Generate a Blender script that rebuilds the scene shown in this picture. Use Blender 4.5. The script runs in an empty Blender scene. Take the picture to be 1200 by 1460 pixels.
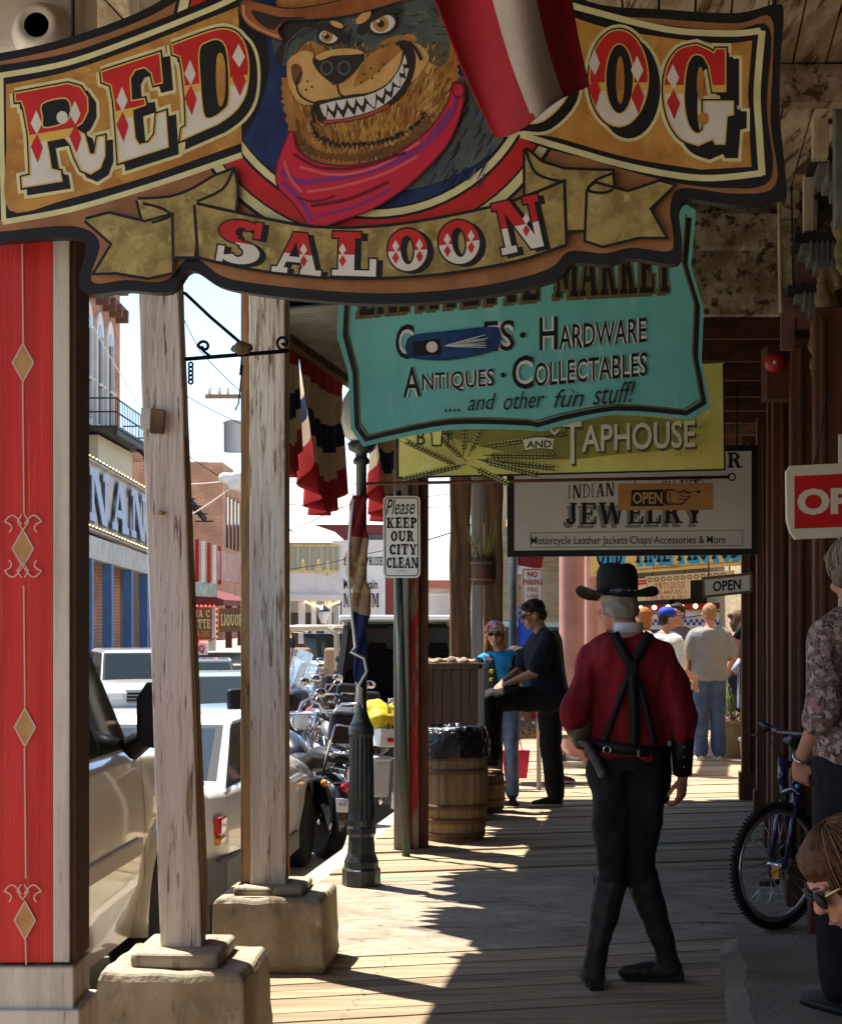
import bpy, bmesh, math, random
from mathutils import Vector, Matrix, noise
from mathutils.geometry import tessellate_polygon
R = math.radians
PI = math.pi
S = bpy.context.scene
COL = S.collection
# ------------------------------------------------------------------ camera, sky, sun, exposure
F = 2400.0            # focal length in photo pixels (photo 1200 x 1460)
CX, HY, CH = 600.0, 870.0, 1.67      # centre column, horizon row, eye height
cam = bpy.data.cameras.new('camera')
camo = bpy.data.objects.new('camera', cam); COL.objects.link(camo)
camo.location = (0, 0, CH); camo.rotation_euler = (R(90), 0, 0)
cam.sensor_fit = 'HORIZONTAL'; cam.sensor_width = 36; cam.lens = 36*F/1200
cam.shift_y = (HY-730)/1200
cam.clip_end = 6000; cam.clip_start = 0.1
S.camera = camo
LDIR = Vector((0.35, -0.30, -1.0)).normalized()     # the way the sunlight travels
sun = bpy.data.lights.new('sun', 'SUN'); sun.energy = 5.0; sun.angle = R(0.55); sun.color = (1, .93, .82)
suno = bpy.data.objects.new('sun', sun); COL.objects.link(suno)
suno.rotation_euler = LDIR.to_track_quat('-Z', 'Y').to_euler(); suno.location = (-20, 20, 60)
W = bpy.data.worlds.new('World'); S.world = W; W.use_nodes = True
nt = W.node_tree; bg = nt.nodes['Background']
sky = nt.nodes.new('ShaderNodeTexSky'); sky.sky_type = 'NISHITA'; sky.sun_disc = False
sky.sun_elevation = math.asin(-LDIR.z); sky.sun_rotation = math.atan2(-LDIR.x, -LDIR.y)
sky.altitude = 1800; sky.air_density = 1.0; sky.dust_density = 1.6; sky.ozone_density = 1.0
nt.links.new(sky.outputs[0], bg.inputs[0]); bg.inputs[1].default_value = 0.12
S.view_settings.view_transform = 'Standard'; S.view_settings.look = 'None'
S.view_settings.exposure = 1.42; S.view_settings.gamma = 1
# ------------------------------------------------------------------ placing helpers
def P(px, py, Y):                       # photo pixel + distance -> point
    return Vector(((px-CX)/F*Y, Y, CH + (HY-py)/F*Y))
SL = 0.15                               # the walk runs to the right of the view axis
YAW = -math.atan(SL)
def wk(x0, y, z=0): return Vector((x0+SL*y, y, z))
class Plane:                            # upright plane in space that a flat sign lies in
    def __init__(s, px, py, Y, yaw=YAW):
        s.o = P(px, py, Y); s.n = Vector((math.sin(yaw), -math.cos(yaw), 0)); s.u = Vector((math.cos(yaw), math.sin(yaw), 0))
    def __call__(s, px, py, off=0.0):
        c = Vector((0, 0, CH)); r = Vector(((px-CX)/F, 1, (HY-py)/F))
        t = (s.o-c).dot(s.n)/r.dot(s.n)
        return c + r*t + s.n*off
# ------------------------------------------------------------------ materials
def lin(c):
    return tuple(((x/255)/12.92 if x/255 <= .04045 else ((x/255+.055)/1.055)**2.4) for x in c)
MC = {}
def mat(name, col=(.5, .5, .5), rough=.6, col2=None, scale=6, amount=1.0, bump=0.0, bscale=None, metal=0, stretch=(1, 1, 1),
        lo=.4, hi=.65, emit=0, coat=0, alpha=None, trans=0, spec=None, detail=6):
    if name in MC: return MC[name]
    m = bpy.data.materials.new(name); m.use_nodes = True; MC[name] = m
    n = m.node_tree.nodes; l = m.node_tree.links; b = n['Principled BSDF']
    b.inputs['Base Color'].default_value = (*col, 1); b.inputs['Roughness'].default_value = rough; b.inputs['Metallic'].default_value = metal
    if spec is None and rough >= .42 and not metal and not coat: spec = .18
    if spec is not None: b.inputs['Specular IOR Level'].default_value = spec
    if coat: b.inputs['Coat Weight'].default_value = coat; b.inputs['Coat Roughness'].default_value = .04
    if trans: b.inputs['Transmission Weight'].default_value = trans
    if alpha is not None: b.inputs['Alpha'].default_value = alpha
    if emit: b.inputs['Emission Color'].default_value = (*col, 1); b.inputs['Emission Strength'].default_value = emit
    if col2 is not None or bump:
        tc = n.new('ShaderNodeTexCoord'); mp = n.new('ShaderNodeMapping'); mp.inputs['Scale'].default_value = stretch
        l.new(tc.outputs['Object'], mp.inputs[0])
        nz = n.new('ShaderNodeTexNoise'); nz.inputs['Scale'].default_value = scale; nz.inputs['Detail'].default_value = detail
        nz.inputs['Roughness'].default_value = .62
        l.new(mp.outputs[0], nz.inputs['Vector'])
        if col2 is not None:
            cr = n.new('ShaderNodeValToRGB'); cr.color_ramp.elements[0].position = lo; cr.color_ramp.elements[1].position = hi
            cr.color_ramp.elements[0].color = (*col, 1)
            c2 = tuple(a*(1-amount)+b_*amount for a, b_ in zip(col, col2)); cr.color_ramp.elements[1].color = (*c2, 1)
            l.new(nz.outputs['Fac'], cr.inputs[0]); l.new(cr.outputs[0], b.inputs['Base Color'])
        if bump:
            src = nz
            if bscale:
                src = n.new('ShaderNodeTexNoise'); src.inputs['Scale'].default_value = bscale; src.inputs['Detail'].default_value = 5
                l.new(mp.outputs[0], src.inputs['Vector'])
            bp = n.new('ShaderNodeBump'); bp.inputs['Strength'].default_value = bump; bp.inputs['Distance'].default_value = .02
            l.new(src.outputs['Fac'], bp.inputs['Height']); l.new(bp.outputs[0], b.inputs['Normal'])
    return m
def layered(name, base, layers, rough=.75, bump=.3, bscale=30, stretch=(1, 1, 1)):
    """base colour with several noise-masked wear layers: (colour, scale, lo, hi, stretch)"""
    if name in MC: return MC[name]
    m = bpy.data.materials.new(name); m.use_nodes = True; MC[name] = m
    n = m.node_tree.nodes; l = m.node_tree.links; b = n['Principled BSDF']; b.inputs['Roughness'].default_value = rough; b.inputs['Specular IOR Level'].default_value = .2
    tc = n.new('ShaderNodeTexCoord'); prev = None; last = None
    for i, (c, sc, lo, hi, st) in enumerate(layers):
        mp = n.new('ShaderNodeMapping'); mp.inputs['Scale'].default_value = st; mp.inputs['Location'].default_value = (i*3.7, i*1.9, i*5.1)
        l.new(tc.outputs['Object'], mp.inputs[0])
        nz = n.new('ShaderNodeTexNoise'); nz.inputs['Scale'].default_value = sc; nz.inputs['Detail'].default_value = 8; nz.inputs['Roughness'].default_value = .65
        l.new(mp.outputs[0], nz.inputs['Vector'])
        mr = n.new('ShaderNodeMapRange'); mr.inputs[1].default_value = lo; mr.inputs[2].default_value = hi; l.new(nz.outputs['Fac'], mr.inputs[0])
        mx = n.new('ShaderNodeMix'); mx.data_type = 'RGBA'
        l.new(mr.outputs[0], mx.inputs[0])
        if prev: l.new(prev, mx.inputs[6])
        else: mx.inputs[6].default_value = (*base, 1)
        mx.inputs[7].default_value = (*c, 1); prev = mx.outputs[2]; last = mr
    l.new(prev, b.inputs['Base Color'])
    mp = n.new('ShaderNodeMapping'); mp.inputs['Scale'].default_value = stretch; l.new(tc.outputs['Object'], mp.inputs[0])
    nz = n.new('ShaderNodeTexNoise'); nz.inputs['Scale'].default_value = bscale; nz.inputs['Detail'].default_value = 6; l.new(mp.outputs[0], nz.inputs['Vector'])
    bp = n.new('ShaderNodeBump'); bp.inputs['Strength'].default_value = bump; bp.inputs['Distance'].default_value = .01
    l.new(nz.outputs['Fac'], bp.inputs['Height']); l.new(bp.outputs[0], b.inputs['Normal'])
    return m
def brickmat(name, c1, c2, mortar, axis='x', scale=1.0):
    if name in MC: return MC[name]
    m = bpy.data.materials.new(name); m.use_nodes = True; MC[name] = m
    n = m.node_tree.nodes; l = m.node_tree.links; b = n['Principled BSDF']; b.inputs['Roughness'].default_value = .9
    tc = n.new('ShaderNodeTexCoord'); sp = n.new('ShaderNodeSeparateXYZ'); l.new(tc.outputs['Object'], sp.inputs[0])
    ad = n.new('ShaderNodeMath'); ad.operation = 'ADD'; l.new(sp.outputs[0], ad.inputs[0]); l.new(sp.outputs[1], ad.inputs[1])
    cb = n.new('ShaderNodeCombineXYZ'); l.new(ad.outputs[0], cb.inputs[0]); l.new(sp.outputs[2], cb.inputs[1])
    br = n.new('ShaderNodeTexBrick'); br.inputs['Scale'].default_value = scale
    br.inputs['Brick Width'].default_value = .42; br.inputs['Row Height'].default_value = .13; br.inputs['Mortar Size'].default_value = .014
    br.inputs['Color1'].default_value = (*c1, 1); br.inputs['Color2'].default_value = (*c2, 1); br.inputs['Mortar'].default_value = (*mortar, 1)
    l.new(cb.outputs[0], br.inputs['Vector'])
    nz = n.new('ShaderNodeTexNoise'); nz.inputs['Scale'].default_value = .9; nz.inputs['Detail'].default_value = 7; l.new(tc.outputs['Object'], nz.inputs['Vector'])
    mx = n.new('ShaderNodeMix'); mx.data_type = 'RGBA'; mx.blend_type = 'MULTIPLY'; mx.inputs[0].default_value = .8
    cr = n.new('ShaderNodeValToRGB'); cr.color_ramp.elements[0].position = .3; cr.color_ramp.elements[0].color = (.6, .55, .5, 1); cr.color_ramp.elements[1].position = .7; cr.color_ramp.elements[1].color = (1.15, 1.1, 1.0, 1)
    l.new(nz.outputs['Fac'], cr.inputs[0]); l.new(br.outputs['Color'], mx.inputs[6]); l.new(cr.outputs[0], mx.inputs[7]); l.new(mx.outputs[2], b.inputs['Base Color'])
    return m
# ------------------------------------------------------------------ mesh builder
class MB:
    def __init__(s, m=None): s.v = []; s.f = []; s.fm = []; s.fs = []; s.mats = []; s.cur = m
    def mi(s, m):
        m = m or s.cur
        if m not in s.mats: s.mats.append(m)
        return s.mats.index(m)
    def add(s, vs, fs, m=None, smooth=False):
        b = len(s.v); s.v += [Vector(p) for p in vs]; k = s.mi(m)
        for f in fs: s.f.append(tuple(i+b for i in f)); s.fm.append(k); s.fs.append(smooth)
        return s
    def box(s, c, d, rz=0, m=None, rx=0, ry=0):
        M = Matrix.Rotation(rz, 3, 'Z') @ Matrix.Rotation(ry, 3, 'Y') @ Matrix.Rotation(rx, 3, 'X'); c = Vector(c)
        vs = [c + M @ Vector((x*d[0]/2, y*d[1]/2, z*d[2]/2)) for z in (-1, 1) for y in (-1, 1) for x in (-1, 1)]
        return s.add(vs, [(0, 2, 3, 1), (4, 5, 7, 6), (0, 1, 5, 4), (2, 6, 7, 3), (0, 4, 6, 2), (1, 3, 7, 5)], m)
    def beam(s, a, b, w, h, m=None, up=(0, 0, 1)):      # rectangular bar from a to b
        a = Vector(a); b = Vector(b); d = (b-a).normalized(); up = Vector(up)
        if abs(d.dot(up)) > .98: up = Vector((0, 1, 0))
        x = d.cross(up).normalized(); z = x.cross(d)
        vs = [p + x*(i*w/2) + z*(j*h/2) for p in (a, b) for j in (-1, 1) for i in (-1, 1)]
        return s.add(vs, [(0, 1, 3, 2), (4, 6, 7, 5), (0, 4, 5, 1), (2, 3, 7, 6), (0, 2, 6, 4), (1, 5, 7, 3)], m)
    def tube(s, pts, r, n=8, m=None, cap=True, smooth=True, sq=None):
        pts = [Vector(p) for p in pts]; k = len(pts)
        rr = r if isinstance(r, (list, tuple)) else [r]*k
        vs = []; prev = None
        for i, p in enumerate(pts):
            d = (pts[min(i+1, k-1)]-pts[max(i-1, 0)])
            d = d.normalized() if d.length > 1e-9 else Vector((0, 0, 1))
            if prev is None:
                a = Vector((0, 0, 1)) if abs(d.z) < .9 else Vector((1, 0, 0))
                x = d.cross(a).normalized()
            else:
                x = prev - d*prev.dot(d); x = x.normalized() if x.length > 1e-6 else d.orthogonal().normalized()
            prev = x; y = d.cross(x)
            q = rr[i]; qx, qy = q if isinstance(q, tuple) else (q, q)
            for j in range(n):
                t = 2*PI*j/n; vs.append(p + x*(math.cos(t)*qx) + y*(math.sin(t)*qy))
        fs = [(i*n+j, i*n+(j+1) % n, (i+1)*n+(j+1) % n, (i+1)*n+j) for i in range(k-1) for j in range(n)]
        if cap: fs += [tuple(range(n-1, -1, -1)), tuple((k-1)*n+j for j in range(n))]
        return s.add(vs, fs, m, smooth)
    def lathe(s, prof, c, n=24, m=None, axis=(0, 0, 1), smooth=True):     # prof: (radius, height)
        q = Vector((0, 0, 1)).rotation_difference(Vector(axis)); c = Vector(c); k = len(prof)
        vs = [c + q @ Vector((r*math.cos(2*PI*j/n), r*math.sin(2*PI*j/n), h)) for r, h in prof for j in range(n)]
        fs = [(i*n+j, i*n+(j+1) % n, (i+1)*n+(j+1) % n, (i+1)*n+j) for i in range(k-1) for j in range(n)]
        if prof[0][0] > 1e-4: fs.append(tuple(range(n-1, -1, -1)))
        if prof[-1][0] > 1e-4: fs.append(tuple((k-1)*n+j for j in range(n)))
        return s.add(vs, fs, m, smooth)
    def ball(s, c, r, n=14, k=9, m=None, rot=None):
        c = Vector(c); r = r if isinstance(r, (list, tuple)) else (r, r, r)
        Mx = rot or Matrix.Identity(3); vs = []
        for i in range(k+1):
            a = PI*i/k - PI/2
            for j in range(n):
                t = 2*PI*j/n
                vs.append(c + Mx @ Vector((r[0]*max(math.cos(a), 1e-3)*math.cos(t), r[1]*max(math.cos(a), 1e-3)*math.sin(t), r[2]*math.sin(a))))
        fs = [(i*n+j, i*n+(j+1) % n, (i+1)*n+(j+1) % n, (i+1)*n+j) for i in range(k) for j in range(n)] + [tuple(range(n-1, -1, -1)), tuple(k*n+j for j in range(n))]
        return s.add(vs, fs, m, True)
    def loft(s, rings, m=None, cap=True, smooth=True, closed=True):
        n = len(rings[0]); vs = [p for r in rings for p in r]; k = len(rings)
        jj = range(n) if closed else range(n-1)
        fs = [(i*n+j, i*n+(j+1) % n, (i+1)*n+(j+1) % n, (i+1)*n+j) for i in range(k-1) for j in jj]
        if cap and closed: fs += [tuple(range(n-1, -1, -1)), tuple((k-1)*n+j for j in range(n))]
        return s.add(vs, fs, m, smooth)
    def grid(s, fn, nu, nv, m=None, smooth=True):
        vs = [fn(i/nu, j/nv) for i in range(nu+1) for j in range(nv+1)]
        return s.add(vs, [(i*(nv+1)+j, (i+1)*(nv+1)+j, (i+1)*(nv+1)+j+1, i*(nv+1)+j+1) for i in range(nu) for j in range(nv)], m, smooth)
    def poly(s, loops, mp, m=None):           # filled flat polygon, first loop outer, rest holes; mp maps 2d -> 3d
        loops = [list(l) for l in loops]
        tr = tessellate_polygon([[Vector((p[0], p[1], 0)) for p in l] for l in loops])
        flat = [p for l in loops for p in l]
        return s.add([mp(*p) for p in flat], tr, m)
    def slab(s, loop, mp, depth, m=None, m2=None):    # outline with thickness: mp(px,py,off)
        n = len(loop); tr = tessellate_polygon([[Vector((p[0], p[1], 0)) for p in loop]])
        s.add([mp(p[0], p[1], 0) for p in loop], tr, m)
        s.add([mp(p[0], p[1], -depth) for p in loop], tr, m2 or m)
        s.add([mp(p[0], p[1], o) for o in (0, -depth) for p in loop], [(j, (j+1) % n, n+(j+1) % n, n+j) for j in range(n)], m2 or m)
        return s
    def xform(s, M):
        s.v = [M @ p for p in s.v]; return s
def mesh_of(name, mb, off):
    me = bpy.data.meshes.new(name)
    me.from_pydata([p-off for p in mb.v], [], mb.f)
    for m in mb.mats: me.materials.append(m)
    me.polygons.foreach_set('material_index', mb.fm); me.polygons.foreach_set('use_smooth', mb.fs)
    me.update(); return me
def base_of(mb):
    xs = [p.x for p in mb.v]; ys = [p.y for p in mb.v]; zs = [p.z for p in mb.v]
    return Vector(((min(xs)+max(xs))/2, (min(ys)+max(ys))/2, min(zs)))
def root_loc(o):
    v = Vector((0, 0, 0))
    while o is not None: v = v + o.location; o = o.parent
    return v
def fixn(o):
    bm = bmesh.new(); bm.from_mesh(o.data); bmesh.ops.recalc_face_normals(bm, faces=bm.faces); bm.to_mesh(o.data); bm.free()
def obj(name, mb, parent=None, bevel=0, norm=True, seg=2, kind=None, label=None, loc=None):
    off = root_loc(parent) if parent is not None else (loc if loc is not None else base_of(mb))
    o = bpy.data.objects.new(name, mesh_of(name, mb, off)); COL.objects.link(o)
    if parent is not None: o.parent = parent
    else: o.location = off
    if norm: fixn(o)
    if bevel:
        b = o.modifiers.new('bevel', 'BEVEL'); b.width = bevel; b.segments = seg; b.limit_method = 'ANGLE'; b.angle_limit = R(40)
    if kind: o['kind'] = kind
    if label: o['label'] = label
    return o
def tag(o, label, cat, group=None):
    o['label'] = label; o['category'] = cat
    if group: o['group'] = group
    return o
def thing(name, label, cat, loc=(0, 0, 0), rz=0, group=None):
    o = bpy.data.objects.new(name, None); COL.objects.link(o); o.empty_display_size = .1
    o.location = loc; o.rotation_euler = (0, 0, rz); return tag(o, label, cat, group)
def kids(o): return [c for c in COL.objects if c.parent == o]
def dup(o, parent=None):
    c = o.copy(); COL.objects.link(c)
    if parent is not None: c.parent = parent
    for k in kids(o): dup(k, c)
    return c
def struct(name, mb, **k): return obj(name, mb, kind='structure', **k)
# local build: parts of a thing that has its own rotation are built in local metres around (0,0,0)
def weld(o):
    bm = bmesh.new(); bm.from_mesh(o.data); bmesh.ops.remove_doubles(bm, verts=bm.verts, dist=.0008); bm.to_mesh(o.data); bm.free(); return o
def lobj(name, mb, parent, bevel=0, seg=2, norm=True, label=None):
    o = bpy.data.objects.new(name, mesh_of(name, mb, Vector((0, 0, 0)))); COL.objects.link(o); o.parent = parent
    if norm: fixn(o)
    if bevel:
        b = o.modifiers.new('bevel', 'BEVEL'); b.width = bevel; b.segments = seg; b.limit_method = 'ANGLE'; b.angle_limit = R(40)
    if label: o['label'] = label
    return o
def remesh(mb, voxel, smooth=2, m=None, disp=0, dscale=10, seed=0, dst=(1, 1, 1)):
    """fuse overlapping closed shells into one continuous surface"""
    me = mesh_of('tmp', mb, Vector((0, 0, 0))); o = bpy.data.objects.new('tmp', me); COL.objects.link(o); fixn(o)
    r = o.modifiers.new('r', 'REMESH'); r.mode = 'VOXEL'; r.voxel_size = voxel
    if smooth: sm = o.modifiers.new('s', 'SMOOTH'); sm.iterations = smooth; sm.factor = .5
    dg = bpy.context.evaluated_depsgraph_get(); dg.update()
    e = o.evaluated_get(dg).to_mesh(); e.update()
    out = MB(m or mb.cur or mb.mats[0])
    vs = [v.co.copy() for v in e.vertices]
    if disp:
        for i, v in enumerate(e.vertices):
            c = v.co; q = Vector((c.x*dst[0], c.y*dst[1], c.z*dst[2]))*dscale + Vector((seed*7.3, seed*3.1, seed))
            vs[i] = c + v.normal*(disp*(noise.noise(q) + .5*noise.noise(q*2.1)))
    out.add(vs, [tuple(p.vertices) for p in e.polygons], None, True)
    o.evaluated_get(dg).to_mesh_clear()
    bpy.data.objects.remove(o); bpy.data.meshes.remove(me)
    return out
# ------------------------------------------------------------------ 2d curves for painted work
def cr(pts, n=6, closed=False):                 # Catmull-Rom
    k = len(pts); out = []
    rng = range(k) if closed else range(k-1)
    for i in rng:
        p0 = pts[(i-1) % k] if closed or i > 0 else pts[0]; p1 = pts[i]; p2 = pts[(i+1) % k]
        p3 = pts[(i+2) % k] if closed or i+2 < k else pts[-1]
        for j in range(n):
            t = j/n; t2 = t*t; t3 = t2*t
            out.append(tuple(.5*((2*p1[a]) + (-p0[a]+p2[a])*t + (2*p0[a]-5*p1[a]+4*p2[a]-p3[a])*t2 + (-p0[a]+3*p1[a]-3*p2[a]+p3[a])*t3) for a in (0, 1)))
    if not closed: out.append(tuple(pts[-1]))
    return out
def ribbon2(pts, w, closed=False):              # quads along a 2d polyline; w const or list
    k = len(pts); L = []; Rr = []
    for i, p in enumerate(pts):
        a = pts[(i-1) % k] if closed or i > 0 else p; b = pts[(i+1) % k] if closed or i < k-1 else p
        d1 = Vector((p[0]-a[0], p[1]-a[1])); d2 = Vector((b[0]-p[0], b[1]-p[1]))
        if d1.length < 1e-9: d1 = d2.copy()
        if d2.length < 1e-9: d2 = d1.copy()
        d1.normalize(); d2.normalize(); t = d1+d2
        t = t.normalized() if t.length > 1e-6 else Vector((-d1.y, d1.x))
        nn = Vector((-t.y, t.x)); c = max(abs(nn.dot(Vector((-d1.y, d1.x)))), .45)
        h = (w[i] if isinstance(w, (list, tuple)) else w)/2/c
        L.append((p[0]+nn.x*h, p[1]+nn.y*h)); Rr.append((p[0]-nn.x*h, p[1]-nn.y*h))
    return L, Rr
def ell(cx, cy, rx, ry, n=28, a0=0, a1=2*PI, rot=0):
    full = abs(a1-a0-2*PI) < 1e-6; o = []
    for i in range(n if full else n+1):
        t = a0+(a1-a0)*i/n; x = rx*math.cos(t); y = ry*math.sin(t)
        o.append((cx+x*math.cos(rot)-y*math.sin(rot), cy+x*math.sin(rot)+y*math.cos(rot)))
    return o
class Art:                                      # paint layers on a Plane, each a hair above the last
    def __init__(s, plane, start=.0015, step=.00022): s.pl = plane; s.k = 0; s.start = start; s.step = step; s.mb = MB()
    def off(s): s.k += 1; return s.start + s.k*s.step
    def fill(s, loops, m, mb=None):
        if loops and not isinstance(loops[0][0], (tuple, list)): loops = [loops]
        o = s.off(); (mb or s.mb).poly(loops, lambda x, y: s.pl(x, y, o), m)
    def line(s, pts, w, m, closed=False, mb=None):
        L, Rr = ribbon2(pts, w, closed); o = s.off(); n = len(pts)
        vs = [s.pl(*p, o) for p in L] + [s.pl(*p, o) for p in Rr]
        (mb or s.mb).add(vs, [(i, (i+1) % n, n+(i+1) % n, n+i) for i in range(n if closed else n-1)], m)
    def take(s): m = s.mb; s.mb = MB(); return m
# ------------------------------------------------------------------ lettering
def rect(x0, y0, x1, y1): return [(x0, y0), (x1, y0), (x1, y1), (x0, y1)]
def slabglyph(ch, t=.24, h=.11, sf=.09):
    """western slab letter in a box of height 1 (y up): returns width, polygons"""
    P_ = []; w = .78
    def v(x, y0=0, y1=1, s='tb', tt=None):
        q = tt or t; P_.append(rect(x, y0, x+q, y1))
        if 'b' in s: P_.append(rect(x-sf, y0, x+q+sf, y0+h))
        if 't' in s: P_.append(rect(x-sf, y1-h, x+q+sf, y1))
    def hb(y, x0, x1, q=None): P_.append(rect(x0, y, x1, y+(q or h)))
    def d(x0, y0, x1, y1, q): P_.append([(x0, y0), (x0+q, y0), (x1+q, y1), (x1, y1)])
    def arc(cx, cy, rx, ry, a0, a1, q=None, n=14):
        q = q or t; o = ell(cx, cy, rx, ry, n, a0, a1); i = ell(cx, cy, max(rx-q, .02), max(ry-h*1.2, .02), n, a0, a1)
        P_.append(o+i[::-1])
    def ring(cx, cy, rx, ry, q=None):
        arc(cx, cy, rx, ry, PI/2, 3*PI/2, q); arc(cx, cy, rx, ry, -PI/2, PI/2, q)
    if ch == 'A': w = .95; d(.06, 0, .36, 1, .12); d(.62, 0, .36, 1, .25); hb(.28, .2, .7); P_.append(rect(0, 0, .3, h)); P_.append(rect(.55, 0, .95, h))
    elif ch == 'B': v(.1); arc(.4, .74, .36, .26, -PI/2, PI/2); arc(.4, .27, .4, .27, -PI/2, PI/2); hb(.89, .1, .4); hb(.46, .1, .4); hb(0, .1, .4)
    elif ch == 'C': arc(.42, .5, .42, .5, R(50), R(310)); P_.append(rect(.6, .62, .74, .98)); P_.append(rect(.6, .04, .74, .3))
    elif ch == 'D': w = .85; v(.1); arc(.35, .5, .48, .5, -PI/2, PI/2); hb(.88, .1, .36, h*1.1); hb(0, .1, .36, h*1.1)
    elif ch == 'E': v(.1); hb(.89, .1, .75); hb(0, .1, .78); hb(.45, .3, .55); P_.append(rect(.65, .66, .75, 1)); P_.append(rect(.68, 0, .78, .36)); P_.append(rect(.5, .36, .58, .64))
    elif ch == 'F': v(.1); hb(.89, .1, .75); hb(.45, .3, .55); P_.append(rect(.65, .66, .75, 1)); P_.append(rect(.5, .36, .58, .64))
    elif ch == 'G': arc(.42, .5, .42, .5, R(50), R(310)); P_.append(rect(.6, .62, .74, .98)); P_.append(rect(.56, .04, .78, .45)); hb(.38, .48, .86)
    elif ch == 'H': w = .98; v(.1); v(.64); hb(.45, .3, .7)
    elif ch == 'I': w = .44; v(.1)
    elif ch == 'J': w = .6; v(.28, .25, 1, 't'); arc(.27, .27, .25, .27, PI, 2*PI)
    elif ch == 'K': w = .95; v(.1); d(.3, .42, .66, 1, .14); d(.58, 0, .36, .55, .24); P_.append(rect(.5, 0, .95, h)); P_.append(rect(.58, 1-h, .92, 1))
    elif ch == 'L': w = .74; v(.1); hb(0, .1, .74); P_.append(rect(.63, 0, .74, .4))
    elif ch == 'M': w = 1.2; v(.08, tt=.14); v(.86); d(.5, .15, .12, 1, .2); d(.5, .15, .84, 1, .1)
    elif ch == 'N': w = 1.0; v(.08, tt=.13); v(.76, tt=.13, s='t'); d(.62, 0, .1, 1, .26)
    elif ch == 'O': w = .84; ring(.42, .5, .42, .5)
    elif ch == 'P': v(.1); arc(.4, .72, .38, .28, -PI/2, PI/2); hb(.89, .1, .4); hb(.44, .1, .4)
    elif ch == 'Q': w = .84; ring(.42, .5, .42, .5); d(.6, -.1, .4, .25, .18)
    elif ch == 'R': w = .92; v(.1); arc(.4, .74, .36, .26, -PI/2, PI/2); hb(.89, .1, .4); hb(.46, .1, .4); d(.6, 0, .38, .5, .24); P_.append(rect(.58, 0, .94, h))
    elif ch == 'S': w = .72; arc(.36, .73, .36, .27, R(30), R(250)); arc(.36, .27, .36, .27, R(-150), R(80)); P_.append([(.08, .62), (.34, .44), (.64, .36), (.38, .56)]); P_.append(rect(.58, .64, .69, 1)); P_.append(rect(.02, 0, .13, .36))
    elif ch == 'T': w = .86; v(.31, s='b'); hb(.88, .02, .84); P_.append(rect(.02, .64, .12, 1)); P_.append(rect(.74, .64, .84, 1))
    elif ch == 'U': w = .96; v(.09, .3, 1, 't'); v(.72, .3, 1, 't', .13); arc(.46, .32, .38, .32, PI, 2*PI)
    elif ch == 'V': w = .95; d(.36, 0, .05, 1, .25); d(.42, 0, .72, 1, .12); P_.append(rect(0, 1-h, .4, 1)); P_.append(rect(.62, 1-h, .95, 1))
    elif ch == 'W': w = 1.3; d(.28, 0, .04, 1, .22); d(.34, 0, .58, 1, .11); d(.78, 0, .52, 1, .22); d(.86, 0, 1.08, 1, .11); P_.append(rect(0, 1-h, .36, 1)); P_.append(rect(.98, 1-h, 1.28, 1))
    elif ch == 'Y': w = .95; v(.36, 0, .45, 'b'); d(.36, .4, .04, 1, .24); d(.48, .4, .74, 1, .13); P_.append(rect(0, 1-h, .38, 1)); P_.append(rect(.62, 1-h, .95, 1))
    elif ch == 'Z': hb(.88, .04, .7); hb(0, .04, .74); d(.04, 0, .44, 1, .26); P_.append(rect(.04, .7, .13, 1)); P_.append(rect(.64, 0, .74, .34))
    elif ch == '.': w = .3; P_.append(rect(.05, 0, .25, .2))
    elif ch == ' ': w = .5
    return w, P_
SANS = {}
def sans_mesh(txt, bold=0.0, shear=0.0):
    k = (txt, bold, shear)
    if k in SANS: return SANS[k]
    c = bpy.data.curves.new('t', 'FONT'); c.body = txt; c.offset = bold; c.shear = shear; c.resolution_u = 3
    o = bpy.data.objects.new('t', c); COL.objects.link(o)
    dg = bpy.context.evaluated_depsgraph_get(); dg.update(); me = o.evaluated_get(dg).to_mesh()
    vs = [(v.co.x, v.co.y) for v in me.vertices]; fs = [tuple(p.vertices) for p in me.polygons]
    o.evaluated_get(dg).to_mesh_clear(); bpy.data.objects.remove(o); bpy.data.curves.remove(c)
    SANS[k] = (vs, fs); return vs, fs
def text(art, txt, x0, ytop, x1, ybot, m, slope=0.0, bold=0.0, shear=0.0, warp=None, mb=None):
    """default face fitted into a pixel box on the sign"""
    vs, fs = sans_mesh(txt, bold, shear); o = art.off()
    ax = min(v[0] for v in vs); bx = max(v[0] for v in vs); ay = min(v[1] for v in vs); by = max(v[1] for v in vs)
    out = []
    for x, y in vs:
        u = (x-ax)/(bx-ax); w = (y-ay)/(by-ay); px = x0+(x1-x0)*u; py = ybot+(ytop-ybot)*w + slope*(px-x0)
        if warp: px, py = warp(px, py)
        out.append(art.pl(px, py, o))
    (mb or art.mb).add(out, fs, m)
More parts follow.
